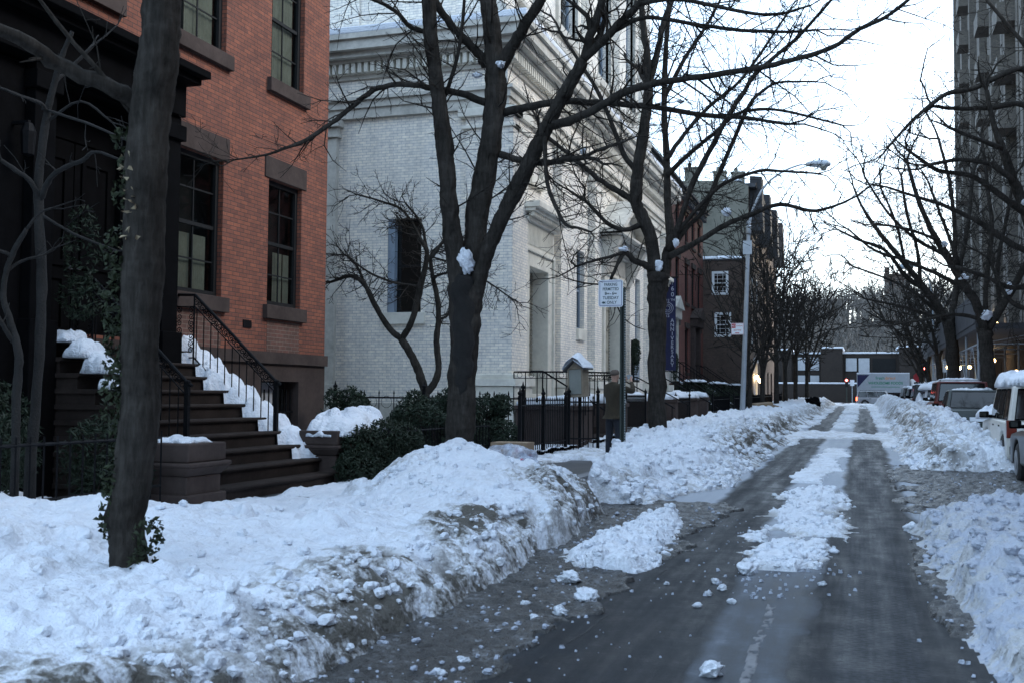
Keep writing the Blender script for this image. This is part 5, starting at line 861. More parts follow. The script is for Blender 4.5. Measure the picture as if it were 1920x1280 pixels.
# ------------------------------------------------------------------ red row houses
def snowstrip(par, x0, x1, y0, y1, z, t=.1): MB().box(x0, x1, y0, y1, z, z+t).build('roof_snow', 'snow', par, bevel=.02)
lab = ['red brick row house next to the church, three storeys', 'middle red brick row house with a pedimented doorway', 'red brick row house against the brown side wall']
for k, (a, b) in enumerate(((44.9, 53.2), (53.2, 61.7), (61.7, 70.3))):
    h = thing('row_house', lab[k], 'house', (X0, (a+b)/2, .4), group='red brick row houses'); gb = .009*a
    w = (b-a); ws = []
    for fl, (za, zb) in enumerate(((2.9, 5.5), (7.0, 9.3), (10.6, 12.4))):
        for j in range(3):
            u = a+w*(.12+.30*j)
            if fl == 0 and j == 1: continue
            ws.append((u, u+1.2, za, zb))
    dr = (a+w*.42, a+w*.42+1.5, 2.3, 5.6)
    mb = MB(F); wall(mb, a+.005, b-.005, .2, 13.0, ws+[dr], .2); mb.build('wall', 'dark_red_brick', h)
    MB().box(X0-9, X0-.42, a+.03, b-.03, .3, 12.9).build('shell', 'interior', h)
    g = MB(F); ubox(g, a, b, -.3, .12, 13.0, 13.16); ubox(g, a, b, -.3, .30, 13.161, 13.32); ubox(g, a, b, -9, .45, 13.321, 13.45)
    for i in range(int(w/.55)): ubox(g, a+.15+i*.55, a+.3+i*.55, .12, .34, 12.75, 13.0)
    g.build('roof', 'slate', h); snowstrip(h, X0-6, X0+.3, a+.1, b-.1, 13.452, .12)
    for i, q in enumerate(ws): window(h, F, *q, n=-.12, w=.08, sill=(.1, .18, .10), lintel=(.12, .32, .10), curtain=[(.1, .9, 0, 1)] if i % 2 else None, simple=True)
    g = MB(F); u0, u1 = dr[0], dr[1]
    ubox(g, u0-.5, u0-.02, -.05, .28, 2.2, 5.7); ubox(g, u1+.02, u1+.5, -.05, .28, 2.2, 5.7); ubox(g, u0-.6, u1+.6, -.05, .45, 5.7, 6.2)
    g.add([(u0-.75, -.05, 6.2), (u1+.75, -.05, 6.2), ((u0+u1)/2, -.05, 6.9), (u0-.75, .6, 6.2), (u1+.75, .6, 6.2), ((u0+u1)/2, .6, 6.9)], [(0, 1, 2), (5, 4, 3), (0, 3, 4, 1), (1, 4, 5, 2), (2, 5, 3, 0)])
    f = g.build('door_surround', 'stone_trim' if k == 1 else 'brownstone', h, bevel=.02); g = MB(F); ubox(g, u0, u1, -.2, -.12, 2.3, 5.55); g.build('door', 'dark_frame', h)
    # stoop
    s = thing('stoop', ['dark stoop beside the church end wall', 'dark stoop with iron rails before the middle red house', 'dark stoop before the last red row house'][k], 'stoop', (-8.2, (u0+u1)/2, .5))
    g = MB()
    for i in range(10): g.box(X0+.3, -6.7-.27*i, u0-.3, u1+.3, .5+.18*i if i else .1, .68+.18*i)
    g.build('steps', 'step_stone', s)
    for y in (u0-.35, u1+.35):
        g = MB(); g.tube([(-6.6, y, 1.55), (-9.2, y, 3.35), (-9.7, y, 3.35)], .025, 6); g.tube([(-6.6, y, .7), (-9.2, y, 2.5), (-9.7, y, 2.5)], .015, 4)
        for i in range(16): x = -6.6-i*.19; z = 1.55+min(1.8, (-6.6-x)*.692); g.tube([(x, y, z-.85), (x, y, z)], .012, 4)
        g.build('railing', 'iron', s)
    cap('snow_clump', -8.2, u0-.05, 2.4, .35, 1.6, .12, 90+k, ['snow on the stoop beside the church', 'snow on the stoop of the middle red house', 'snow on the stoop of the last red house'][k], slope=-.69)
    hb = MB(); leafmass(hb, [((-7.7, b-1.3, 1.6), (.9, .9, .75)), ((-7.0, b-1.6, 1.3), (.7, .7, .6))], 420, .07, rng); tag(hb.build('evergreen_bush', 'leaf', recalc=False), ['dark bush at the near stoop of the red houses', 'dark bush under the middle red house doorway', 'dark bush beside the brown side wall'][k], 'bush')
    cap('snow_pad', -7.6, b-1.4, 1.1, 1.1, 2.2, .12, 95+k, ['snow on the near dark bush', 'snow on the bush under the middle red house', 'snow on the bush by the brown side wall'][k])

# ------------------------------------------------------------------ brown brick house, tall beige-sided house
bh = thing('brown_brick_house', 'brown brick house end wall with two white framed windows and a snowy roof edge', 'house', (-6.8, 74, .6))
sw = [(-9.22, -8.15, 8.1, 9.65), (-9.05, -7.98, 5.35, 6.95)]
mb = MB(FY(70.32)); wall(mb, -13, -6.8, .2, 10.35, sw, .12); mb.m = FX(-6.8); wall(mb, 70.32, 78, .2, 10.35, [(71.5, 72.7, 7.6, 9.6), (75, 76.2, 7.6, 9.6), (71.5, 72.7, 4.6, 6.6), (75, 76.2, 4.6, 6.6), (73, 74.4, .9, 3.6)], .15); mb.build('wall', 'brown_brick', bh)
MB().box(-12.8, -7.1, 70.6, 77.9, .3, 10.2).build('shell', 'interior', bh)
MB().box(-13, -6.7, 70.25, 78, 10.35, 10.45).build('roof', 'slate', bh)
for w in sw: window(bh, FY(70.32), *w, n=-.02, frame='white_paint', cols=3, rows=3, w=.16)
for w in ((71.5, 72.7, 7.6, 9.6), (75, 76.2, 7.6, 9.6), (71.5, 72.7, 4.6, 6.6), (75, 76.2, 4.6, 6.6)): window(bh, FX(-6.8), *w, n=-.08, frame='white_paint', w=.1, simple=True)
g = MB(FX(-6.8)); ubox(g, 72.8, 73, -.05, .12, .8, 3.8); ubox(g, 74.4, 74.6, -.05, .12, .8, 3.8); ubox(g, 72.7, 74.7, -.05, .18, 3.8, 4.1); f = g.build('door_surround', 'white_paint', bh); g = MB(FX(-6.8)); ubox(g, 73, 74.4, -.14, -.1, .9, 3.6); g.build('door', 'lit_window', f)
cap('roof_snow', -9.8, 71.2, 6.0, 1.6, 10.45, .34, 101, 'snow along the curved roof edge of the brown brick house', squash=6, n=30)
th = thing('tall_house', 'tall house with a blank beige side wall, chimneys and dark bay fronts', 'house', (-7.5, 88, .8))
mb = MB(FY(78.02)); wall(mb, -14, -7.6, .2, 16.7, [], .1); mb.m = None; mb.quad((-14, 78, 16.7), (-12.3, 78, 17.3), (-8.6, 78, 17.1), (-7.6, 78, 16.7)); mb.build('side_wall', 'beige_wall', th)
fh = []
for i in range(7):
    for z in (1.6, 4.9, 8.1, 11.2, 14.0): fh.append((79+i*3.7, 80.4+i*3.7, z, z+2.0))
mb = MB(FX(-7.6)); wall(mb, 78.03, 105, .2, 16.6, fh, .2); mb.m = None; mb.quad((-7.6, 105, .2), (-14, 105, .2), (-14, 105, 16.6), (-7.6, 105, 16.6)); mb.build('wall', 'brown_brick', th)
MB().box(-13.8, -7.95, 78.3, 104.8, .3, 16.5).build('shell', 'interior', th)
for q in fh: window(th, FX(-7.6), *q, n=-.12, w=.08, simple=True, sill=(.1, .15, .1), sills='brownstone')
g = MB(); g.box(-14, -7.1, 78.1, 105.1, 16.61, 16.9)
for y in (79, 86.4, 93.8, 101): g.hexa([(-7.6, y, 13.6), (-6.7, y+.5, 13.6), (-6.7, y+2.1, 13.6), (-7.6, y+2.6, 13.6)], [(-7.6, y, 17.6), (-6.8, y+.5, 17.6), (-6.8, y+2.1, 17.6), (-7.6, y+2.6, 17.6)])
g.build('roof', 'slate', th)
for x, y, h in ((-12.3, 78.6, 1.1), (-10.2, 78.6, .7), (-8.9, 78.8, .6)): g = MB(); g.box(x, x+.9, y, y+.7, 16.9, 17.2+h); g.box(x-.06, x+.96, y-.06, y+.76, 17.2+h, 17.32+h); g.lathe([(.14, 0), (.12, .35)], (x+.3, y+.35, 17.32+h), 8); g.build('chimney', 'beige_wall', th)
cap('roof_snow', -8.9, 78.7, 1.6, .9, 17.16, .2, 103, 'patch of snow on the beige house parapet')
for i, (x, y, z) in enumerate(((-6.55, 72.6, 2.75), (-6.55, 74.9, 2.55), (-7.2, 80.7, 2.5))):
    l = thing('porch_lamp', ['lit porch lamp left of the lit doorway', 'lit porch lamp right of the lit doorway', 'lit porch lamp on the tall house beyond'][i], 'lamp', (x, y, z)); g = MB(); g.lathe([(0, -.1), (.1, -.02), (.12, .1), (.05, .18), (0, .18)], (x, y, z), 8); g.build('bulb', 'bulb', l); g = MB(); g.box(x-.32, x+.02, y-.02, y+.02, z+.17, z+.21); g.box(x-.1, x+.1, y-.1, y+.1, z+.2, z+.23); g.build('bracket', 'iron', l)

# ------------------------------------------------------------------ right-hand apartment block
ap = thing('apartment_block', 'tall brown apartment block with vertical piers and balconies on the right', 'apartment block', (8.6, 80, .5)); FR = FXN(8.6)
hs = []; yy = 57.5
for i in range(13):
    for fl in range(12): hs.append((yy+i*3.3, yy+i*3.3+1.7, 8.2+fl*3.0, 9.9+fl*3.0))
mb = MB(FR); wall(mb, 56.1, 100.4, 5, 44, hs, .25); mb.m = None; mb.quad((8.6, 100.4, .5), (30, 100.4, .5), (30, 100.4, 44), (8.6, 100.4, 44)); mb.quad((8.6, 56.1, .5), (30, 56.1, .5), (30, 56.1, 44), (8.6, 56.1, 44)); mb.quad((8.6, 56.1, 44), (30, 56.1, 44), (30, 100.4, 44), (8.6, 100.4, 44)); mb.build('wall', 'tan_brick', ap)
MB().box(9.05, 29.8, 56.3, 100.2, .6, 43.8).build('shell', 'interior', ap)
g = MB(FR)
for i in range(14): ubox(g, 56.1+i*3.3, 56.1+i*3.3+.9, -.1, .35+.25*(i % 2), 5, 44.2)
for i in range(13): ubox(g, 56.1+i*3.3+.9+.9, 56.1+i*3.3+2.1, -.02, .14, 5, 44)
g.build('piers', 'tan_brick', ap)
g = MB(FR); ubox(g, 56.1, 100.5, -.1, .5, 4.6, 5.0); ubox(g, 56.1, 100.5, -.1, .25, .3, 4.59); g.build('base_storey', 'brownstone', ap)
order = sorted(hs, key=lambda q: (-((q[2]-1.5)/(q[0]) < .47 and q[0] > 57), q[0]))
for q in order[:96]:
    g = MB(FR); ubox(g, q[0], q[1], -.2, -.14, q[2], q[2]+.08); ubox(g, q[0], q[1], -.2, -.14, q[3]-.08, q[3]); ubox(g, q[0], q[0]+.07, -.2, -.14, q[2]+.08, q[3]-.08); ubox(g, q[1]-.07, q[1], -.2, -.14, q[2]+.08, q[3]-.08); um = (q[0]+q[1])/2; ubox(g, um-.04, um+.04, -.2, -.14, q[2]+.08, q[3]-.08)
    f = g.build('window', 'dark_frame', ap); g = MB(FR); g.quad((q[0], -.17, q[2]), (q[1], -.17, q[2]), (q[1], -.17, q[3]), (q[0], -.17, q[3])); g.build('pane', 'glass', f)
g = MB(FR)
for q in order[96:]: g.quad((q[0], -.17, q[2]), (q[1], -.17, q[2]), (q[1], -.17, q[3]), (q[0], -.17, q[3]))
g.build('windows', 'glass', ap, kind='stuff')
for i in (9, 5, 2):
    for fl in range(3, 12):
        a = yy+i*3.3-.3; z = 7.4+fl*3.0; g = MB(FR); ubox(g, a, a+2.3, .0, 1.25, z, z+.16); ubox(g, a, a+2.3, 1.19, 1.25, z+.161, z+1.1); ubox(g, a, a+.05, .0, 1.185, z+.161, z+1.1); ubox(g, a+2.25, a+2.3, .0, 1.185, z+.161, z+1.1); g.build('balcony', 'tan_brick', ap)
# row houses on the near right, beside the viewer
for k in range(7):
    a = -24+k*11.4; b = a+11.35; oh = thing('brick_house', ['brick house, %s along the near right sidewalk' % w for w in ('first', 'second', 'third', 'fourth', 'fifth', 'sixth', 'seventh')][k], 'house', (8.6, (a+b)/2, .1), group='brick houses on the near right')
    ws = [(a+1.2+3.3*j, a+2.5+3.3*j, z, z+2.1) for j in range(3) for z in (1.6, 5.0, 8.4, 11.5)]; mb = MB(FR); wall(mb, a, b, 0, 14.4, ws, .2); mb.m = None; mb.quad((8.6, b, 0), (18, b, 0), (18, b, 14.4), (8.6, b, 14.4)); mb.quad((8.6, a, 0), (18, a, 0), (18, a, 14.4), (8.6, a, 14.4)); mb.build('wall', 'dark_red_brick', oh)
    MB().box(9.1, 17.9, a+.1, b-.1, .1, 14.3).build('shell', 'interior', oh); MB(FR).box(a, b, -9.4, .4, 14.41, 14.8).build('roof', 'slate', oh)
    for q in ws: window(oh, FR, *q, n=-.12, w=.08, simple=True, sill=(.1, .15, .1), lintel=(.1, .25, .05))
# sidewalk shed
sh = thing('sidewalk_shed', 'dark sidewalk shed on steel posts below the apartment block, hung with work lamps', 'scaffold', (6.5, 70, .5))
g = MB(); g.box(4.75, 8.2, 50, 92, 4.5, 4.75); g.box(4.72, 4.80, 50, 92, 4.76, 6.1); g.box(4.81, 8.2, 91.9, 92, 4.76, 6.1); g.build('deck', 'slate', sh)
for i in range(8):
    for x in (4.95, 8.0):
        y = 51+i*5.6; g = MB(); g.tube([(x, y, .4), (x, y, 4.5)], .06, 8); g.box(x-.15, x+.15, y-.15, y+.15, .38, .45); g.build('post', 'galv', sh)
    y = 51+i*5.6; g = MB(); g.tube([(4.95, y, 3.9), (8.0, y, 3.9)], .03, 6)
    if i < 7: g.tube([(4.95, y, 3.9), (4.95, y+5.6, 3.9)], .035, 6); g.tube([(4.95, y, 1.6), (4.95, y+2.6, 3.9)], .022, 6); g.tube([(4.95, y+5.6, 1.6), (4.95, y+3.0, 3.9)], .022, 6); g.tube([(4.95, y, 3.9), (8.0, y, 4.5)], .02, 6)
    g.build('brace', 'galv', sh)
for i, (x, y, z, s) in enumerate(((6.3, 58, 3.4, .13), (6.6, 64, 3.5, .10), (7.4, 70, 3.9, .22), (7.0, 78, 3.6, .14), (6.8, 84, 3.7, .20), (7.6, 60, 2.9, .10), (7.6, 66, 2.5, .10), (6.5, 90, 3.9, .16), (7.8, 74, 6.9, .15), (7.8, 70, 6.0, .11))):
    l = thing('work_lamp', ['lit work lamp under the near end of the shed', 'small lit lamp inside the shed behind the first tree', 'largest lit lamp under the shed', 'lit lamp beyond the brightest one under the shed', 'bright lamp near the shed far end', 'low lit lamp above the white car roof', 'low yellow lamp between the shed posts', 'farthest lit lamp at the end of the shed', 'higher lit lamp above the shed roof', 'dimmer lamp above the shed roof'][i], 'lamp', (x, y, z))
    g = MB(); g.lathe([(0, -s), (s*.7, -s*.6), (s, 0), (s*.7, s*.6), (0, s)], (x, y, z), 10); g.build('bulb', 'bulb' if i in (2, 4, 8) else 'bulb_dim', l, smooth=True); g = MB(); g.lathe([(s*.3, s*.9), (s*.3, s*1.4), (0, s*1.5)], (x, y, z), 8); g.tube([(x, y, z+s), (x, y, z+s+(1.0 if i < 8 else .3))], .01, 4); g.build('fitting', 'iron', l)
# ------------------------------------------------------------------ far end: garden wall, low block, tower, wooded hill
gw = MB(); gw.box(-70, 3, 124, 124.35, .6, 2.95); o = gw.build('garden_wall', 'far_brick'); tag(o, 'brown brick wall across the end of the street, snow along its top', 'wall')
o = MB().box(-70, 3, 123.95, 124.4, 2.951, 3.12).build('wall_snow', 'snow', bevel=.04); tag(o, 'line of snow on top of the wall at the end of the street', 'snow')
lb = thing('low_brick_block', 'low flat roofed brown block behind the end wall, snow on its roof edges', 'building', (0, 131, .9)); FE = FY(130)
segs = [(-24, -14, 6.4, 0), (-14, -7.7, 6.9, .5), (-7.7, -4.4, 6.5, 0), (-4.4, -1.95, 7.1, .5), (-1.95, 4.2, 6.5, 0), (4.2, 7.7, 7.2, .5), (7.7, 11, 6.6, 0), (11, 60, 7.0, .3)]
g = MB(FE)
for a, b, z, n in segs: ubox(g, a+.01, b-.01, -8, n, .8, z)
g.build('wall', 'far_brick', lb); g = MB(FE)
for a, b, z, n in segs: ubox(g, a-.1, b+.1, -8, n+.15, z+.002, z+.2)
g.build('roof_snow', 'snow', lb, bevel=.05)
for a, b, z0_, z1 in ((-7.0, -6.0, 4.6, 6.1), (-7.0, -6.0, 1.6, 4.0), (-5.6, -4.6, 4.6, 6.1), (-5.6, -4.6, 1.6, 4.0), (-1.6, -.4, 4.5, 6.0), (-.2, 1.0, 3.5, 6.0), (-13, -11.5, 4.4, 6), (8.4, 9.6, 4.4, 6), (1.4, 3.8, 3.3, 5.9), (-10.5, -9, 1.6, 3.9)):
    g = MB(FE); ubox(g, a-.08, b+.08, .005 if a not in (-13, -10.5) else .505, .06 if a not in (-13, -10.5) else .56, z0_-.08, z1+.08); f = g.build('window', 'dark_frame', lb)
    nn = .065 if a not in (-13, -10.5) else .565
    g = MB(FE); g.quad((a, nn, z0_), (b, nn, z0_), (b, nn, z1), (a, nn, z1)); g.build('pane', 'blind' if a not in (1.4, -10.5) else 'dark_frame', f)
hill = MB()
def hz(x, y): return .9+17*float(sm(150, 240, np.array(y)))*(.85+.15*math.sin(x*.03+1))
xs = list(range(-220, 241, 20)); ys = [146, 165, 185, 205, 225, 245, 290]
V = {(i, j): len(hill.v)+i*len(ys)+j for i in range(len(xs)) for j in range(len(ys))}
hill.v = [(x, y, hz(x, y)) for x in xs for y in ys]; hill.f = [(V[i, j], V[i+1, j], V[i+1, j+1], V[i, j+1]) for i in range(len(xs)-1) for j in range(len(ys)-1)]; hill.mi = [0]*len(hill.f)
tag(hill.build('hill', pm('hill_ground', (.011, .010, .009), .9, .4, .3, .3), smooth=True), kind='structure')
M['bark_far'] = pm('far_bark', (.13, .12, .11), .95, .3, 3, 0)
wd = MB(); P = dict(TP); P['rmin'] = .045; P['seg'] = [.8, 1.2, 1.6, 2]; P['den'] = [0, 1.1, .9, .7]; P['up'] = .05
rg = np.random.default_rng(77)
for i in range(600):
    x = rg.uniform(-34, 36); y = rg.uniform(150, 245); z = hz(x, y); h = rg.uniform(6, 10.5)
    wd.tube([(x, y, z-.5), (x+rg.normal()*.3, y, z+h*.35)], [.22, .15], 5, cap=False)
    for k in range(5):
        d = np.array([rg.normal()*.55, rg.normal()*.55, 1.1]); d /= np.linalg.norm(d); grow(wd, np.array([x, y, z+h*.3]), d, h*rg.uniform(.4, .7), .12, 2, rg, P)
tag(wd.build('wooded_hillside', 'bark_far', recalc=False), 'far bare wood covering the hillside beyond the low block', 'woodland', kind='stuff')
ct = thing('brick_tower', 'dark square tower with a small turret rising above the distant wood', 'tower', (7.8, 262, 12))
g = MB(); g.box(5.6, 11.2, 262, 270, 8, 29.5); g.box(5.4, 11.4, 261.8, 270.2, 29.5, 30.0); g.box(5.5, 6.6, 261.9, 263, 30.0, 31.6)
for i in range(5): g.box(7.2+i*.85, 7.6+i*.85, 261.85, 262.3, 30.0, 30.5)
g.build('wall', 'brown_brick', ct)
for x in (6.6, 8.2, 9.8):
    for z in (20, 23.5, 27): g = MB(); g.box(x, x+.6, 261.95, 261.99, z, z+1.3); g.build('window', 'dark_frame', ct)
fb = MB(); fb.box(-12, -3.4, 262, 275, 8, 24); fb.box(-12.2, -3.2, 261.8, 275.2, 24, 24.5)
for i in range(6):
    for j in range(3): fb.box(-11.4+i*1.35, -10.7+i*1.35, 261.93, 262.0, 14+j*3.2, 15.6+j*3.2)
tag(fb.build('far_block', 'brown_brick'), 'dark flat block on the skyline left of the tower', 'building')
# ------------------------------------------------------------------ street trees
NP = dict(TP); NP['rmin'] = .0030; NP['wob'] = .2; NP['den'] = [0, 9, 6.5, 4]
t = tree('street_tree', 'near street tree with ivy up its dark trunk, standing in the snow bank', TREES['t1'], 1, P=NP, den=1.6, tden=0, ln=(.25, .6), flare=1.05, knots=.03)
t = tree('street_tree', 'big three limbed tree with a long black scar and snow in its fork', TREES['t2'], 2, P=NP, den=7.0, tden=4.5, ln=(.35, 1.3), tf0=.2, knots=.035)
P3 = dict(TP); P3['rmin'] = .0052; P3['wob'] = .2; P3['den'] = [0, 6.5, 5, 3.4]; P3['seg'] = [.13, .2, .3, .4]
tree('street_tree', 'forked street tree right of the parking sign, beside the blue banner', TREES['t3'], 3, P=P3, den=5.0, tden=2.6, ln=(.6, 1.7), tf0=.15)
P4 = dict(TP); P4['rmin'] = .0048; P4['up'] = .0; P4['den'] = [0, 11, 6.5, 3]; P4['wob'] = .2
tree('small_tree', 'small spreading tree with flat sprays of twigs before the white wall', TREES['t4'], 4, P=P4, den=12, tden=6.5, ln=(.4, 1.1), tf0=.4, bias=(0, 0, -.25), flare=1.1)
P5 = dict(TP); P5['rmin'] = .0035
tree('small_tree', 'slim dark tree in the garden at the left edge, taller of the two', TREES['t5'], 5, bark='bark_grey', P=P5, den=3, tden=1.5, ln=(.2, .6), flare=1)
tree('small_tree', 'thin crooked tree at the left edge in front of the snowy steps', TREES['t6'], 6, bark='bark_grey', P=P5, den=3, tden=1.5, ln=(.15, .4), flare=1)
PR = dict(TP); PR['rmin'] = .011; PR['seg'] = [.22, .35, .5, .6]; PR['den'] = [0, 3.4, 2.7, 2.0]; PR['up'] = .03
tree('street_tree', 'leaning tree on the right whose limb reaches over the distant road', TREES['r1'], 7, P=PR, den=2.0, tden=1.8, ln=(1.2, 3.2), tf0=.1, group='trees on the right sidewalk')
tree('street_tree', 'thick snow flecked tree in front of the sidewalk shed', TREES['r2'], 8, P=PR, den=2.2, tden=2.0, ln=(1.0, 3.0), tf0=.1, group='trees on the right sidewalk')
PR3 = dict(PR); PR3['rmin'] = .0095; PR3['seg'] = [.16, .28, .4, .5]; PR3['den'] = [0, 4.4, 3.4, 2.4]
tree('street_tree', 'near right tree whose long branches enter from the right edge', TREES['r3'], 9, P=PR3, den=3.2, tden=2.4, ln=(.8, 2.4), tf0=.1, group='trees on the right sidewalk')
LL = ['bare tree just beyond the street lamp', 'second bare tree beyond the street lamp', 'bare tree before the beige sided house', 'bare tree in front of the tall house bays', 'slender bare tree near the far end on the left', 'farthest bare tree on the left, snow in its fork']
for i, (x, y, h, s, sp, r0) in enumerate(((-4.6, 47.5, 9.5, 11, .8, .15), (-4.7, 55, 10.5, 12, .7, .17), (-4.6, 63, 12, 13, .7, .19), (-4.7, 72, 12.5, 14, .75, .2), (-4.6, 82, 13, 15, .8, .2), (-4.3, 93, 13, 16, .9, .22))):
    wildtree('street_tree', LL[i], x, y, float(gz(y))+.3, h, s, 'bare trees along the left kerb', spread=sp, rmin=.010+.00016*y, r0=r0*.68, bark='bark')
RL = ['bare tree behind the thick snow flecked tree', 'bare tree at the far end of the shed', 'farthest bare tree on the right']
for i, (x, y, h, s) in enumerate(((5.0, 72, 12, 21), (5.0, 84, 12.5, 22), (5.1, 96, 12, 23))):
    wildtree('street_tree', RL[i], x, y, float(gz(y))+.3, h, s, 'trees on the right sidewalk', spread=1.0, rmin=.025, r0=.2, lean=(-.12, 0))
# scar on the big trunk
q = cr([(-4.745, 12.6, 1.55, .04), (-4.72, 12.6, 1.9, .105), (-4.72, 12.6, 2.4, .12), (-4.74, 12.6, 2.9, .13), (-4.70, 12.57, 3.02, .08)], 5)
g = MB(); g.tube([(p[0]+.02*math.sin(i*1.7), p[1]-.115-.015*math.sin(i*.9), p[2]) for i, p in enumerate(q)], q[:, 3]*1.12, 14); tr2 = [o for o in S.objects if o.get('label', '').startswith('big three')][0]; g.build('bark_scar', 'scar', tr2, smooth=True)
for i, (x, y, z, r, s, lb) in enumerate(((-4.69, 12.43, 3.14, .125, (1, .9, 1.35), 'snow lodged in the fork of the big three limbed tree'), (-4.62, 12.6, 5.60, .07, (1.1, 1, .6), 'snow in the left crotch high in the big tree'), (-4.30, 12.62, 5.72, .075, (1, 1, .8), 'snow in the right crotch high in the big tree'),
    (-4.30, 23.75, 4.42, .13, (.7, .8, 1.5), 'snow in the fork of the tree beside the blue banner'), (-3.92, 23.75, 4.95, .11, (.8, .8, 1.2), 'snow on the low right limb of the banner tree'), (-4.98, 23.2, 4.80, .11, (1.3, .8, .6), 'snow on the low left limb of the banner tree'), (-2.75, 23.4, 5.55, .14, (1.3, .9, .9), 'snow on the long right limb of the banner tree'),
    (4.0, 47.2, 6.5, .22, (1.6, .8, .7), 'snow on the left limb of the thick right tree'), (4.95, 47.8, 4.9, .26, (1.2, .9, 1), 'snow in the fork of the thick right tree'), (5.9, 48.2, 6.0, .2, (.7, .8, 1.6), 'snow on the right limb of the thick right tree'), (3.3, 46.8, 7.8, .18, (1, .8, .9), 'snow higher on the left limb of the thick right tree'), (-2.0, 12.5, 5.03, .04, (1.6, 1, .6), 'bit of snow on a level branch of the big tree'), (-3.12, 12.2, 4.43, .045, (1, 1, 1.1), 'bit of snow at the stub of a lower branch of the big tree'), (4.6, 33.4, 7.15, .17, (1.3, .8, .8), 'snow on the near right tree, upper clump'), (5.0, 33.7, 5.85, .18, (.8, .8, 1.5), 'snow on the near right tree, lower clump'))):
    chunk('snow_clump', x, y, r*(1 if i == 0 else .8), 200+i, lb, z=z-r*.4, sc=s)
# ivy and dry scraps on the near trunk
g = MB(); ri = np.random.default_rng(3)
for zc, dx, rx, rz in ((1.0, -.12, .08, .2), (1.5, -.13, .09, .25), (2.1, -.14, .10, .25), (2.45, -.15, .10, .2), (1.8, -.12, .09, .3), (.75, -.14, .06, .2), (2.9, -.10, .07, .2), (.62, .13, .07, .12), (.45, .1, .05, .1), (3.2, -.12, .04, .1)): leafmass(g, [((-4.5+dx, 5.86, zc), (rx, .14, rz))], 6000, .024, ri, .6)
tag(g.build('ivy', 'ivy', recalc=False), 'ivy clinging to the left side of the near trunk', 'ivy')
g = MB()
for i in range(26):
    z = ri.uniform(2.5, 3.15); a = ri.uniform(-2.6, -1.2); c = np.array([-4.49+.15*math.cos(a)*.98, 5.9+.15*math.sin(a), z]); e = ri.normal(size=(4, 3))*.018; g.add((c+e).tolist(), [(0, 1, 2, 3)])
tag(g.build('dry_leaves', 'dry_leaf', recalc=False), 'pale dry leaves stuck to the near trunk among the ivy', 'leaves', kind='stuff')
# hedges, yews, garden bushes
def bush(name, label, blobs, dens, size, mat, group=None, seed=1, stems=True):
    c = blobs[0][0]; t = thing(name, label, 'bush', (c[0], c[1], .2), group=group); g = MB(); rr = np.random.default_rng(seed); leafmass(g, blobs, dens, size, rr); g.build('foliage', mat, t, recalc=False)
    if stems:
        s = MB()
        for (c, r) in blobs:
            for k in range(7): s.tube([(c[0]+rr.normal()*r[0]*.2, c[1]+rr.normal()*r[1]*.2, .15), (c[0]+rr.normal()*r[0]*.3, c[1]+rr.normal()*r[1]*.3, c[2]*.7), (c[0]+rr.normal()*r[0]*.45, c[1]+rr.normal()*r[1]*.45, c[2]+r[2]*.5)], [.014, .01, .004], 4, cap=False)
        s.build('stems', 'bark', t)
    return t
bush('hedge', 'clipped dark hedge beside the stoop under a cushion of snow', [((-7.35, 14.8, .80), (.4, .5, .3)), ((-7.3, 15.4, .80), (.4, .5, .3)), ((-7.3, 14.6, .78), (.4, .42, .3)), ((-7.0, 14.3, .75), (.36, .42, .33)), ((-7.0, 15.0, .80), (.42, .5, .34)), ((-7.05, 15.6, .80), (.45, .45, .32)), ((-6.9, 14.0, .45), (.32, .4, .3)), ((-6.95, 15.3, .5), (.4, .5, .38)), ((-6.85, 14.7, .42), (.35, .5, .3))], 5200, .036, 'leaf', seed=5)
yw = [((-8.3, 16.4, 1.0), .75), ((-7.7, 17.6, 1.0), .8), ((-7.0, 17.2, .85), .6), ((-8.9, 17.8, 1.15), .7), ((-8.0, 18.8, 1.1), .75), ((-7.1, 18.6, 1.1), .7), ((-6.7, 19.6, 1.05), .6)]
yl = ['yew bush behind the clipped hedge', 'feathery yew bush left of the big tree', 'low yew bush at the front by the picket fence', 'yew bush close to the brick house corner', 'yew bush below the church window', 'yew bush right of the big tree', 'rightmost yew bush against the spear topped fence']
for i, ((c, r), lb) in enumerate(zip(yw, yl)):
    bl = [((c[0], c[1], c[2]*.75), (r*.75, r*.75, r*.5))]+[((c[0]+ri.uniform(-.45, .45)*r, c[1]+ri.uniform(-.45, .45)*r, c[2]+ri.uniform(-.1, .35)), (.2, .2, .24)) for _ in range(6)]
    bush('yew_bush', lb, bl, 3200, .045, 'leaf2', 'yew bushes in the front yards', seed=30+i)
for i, (bl, lb) in enumerate((([((-8.3, 8.2, .9), (.7, .7, .5)), ((-8.8, 8.9, 1.1), (.6, .6, .6))], 'dark evergreen in the garden behind the low iron fence'), ([((-7.9, 9.9, .8), (.55, .5, .5)), ((-7.6, 9.6, .6), (.4, .4, .35))], 'dark bush between the stoop and the low iron fence'), ([((-8.9, 6.9, 1.0), (.6, .8, .7))], 'dark bush at the left edge of the garden'), ([((-9.3, 11.0, 3.3), (.25, .2, .6)), ((-9.3, 11.0, 2.7), (.3, .25, .3))], 'tall potted evergreen beside the black entrance'))):
    bush('garden_bush', lb, bl, 1500, .04, 'leaf', seed=50+i, stems=i < 3)
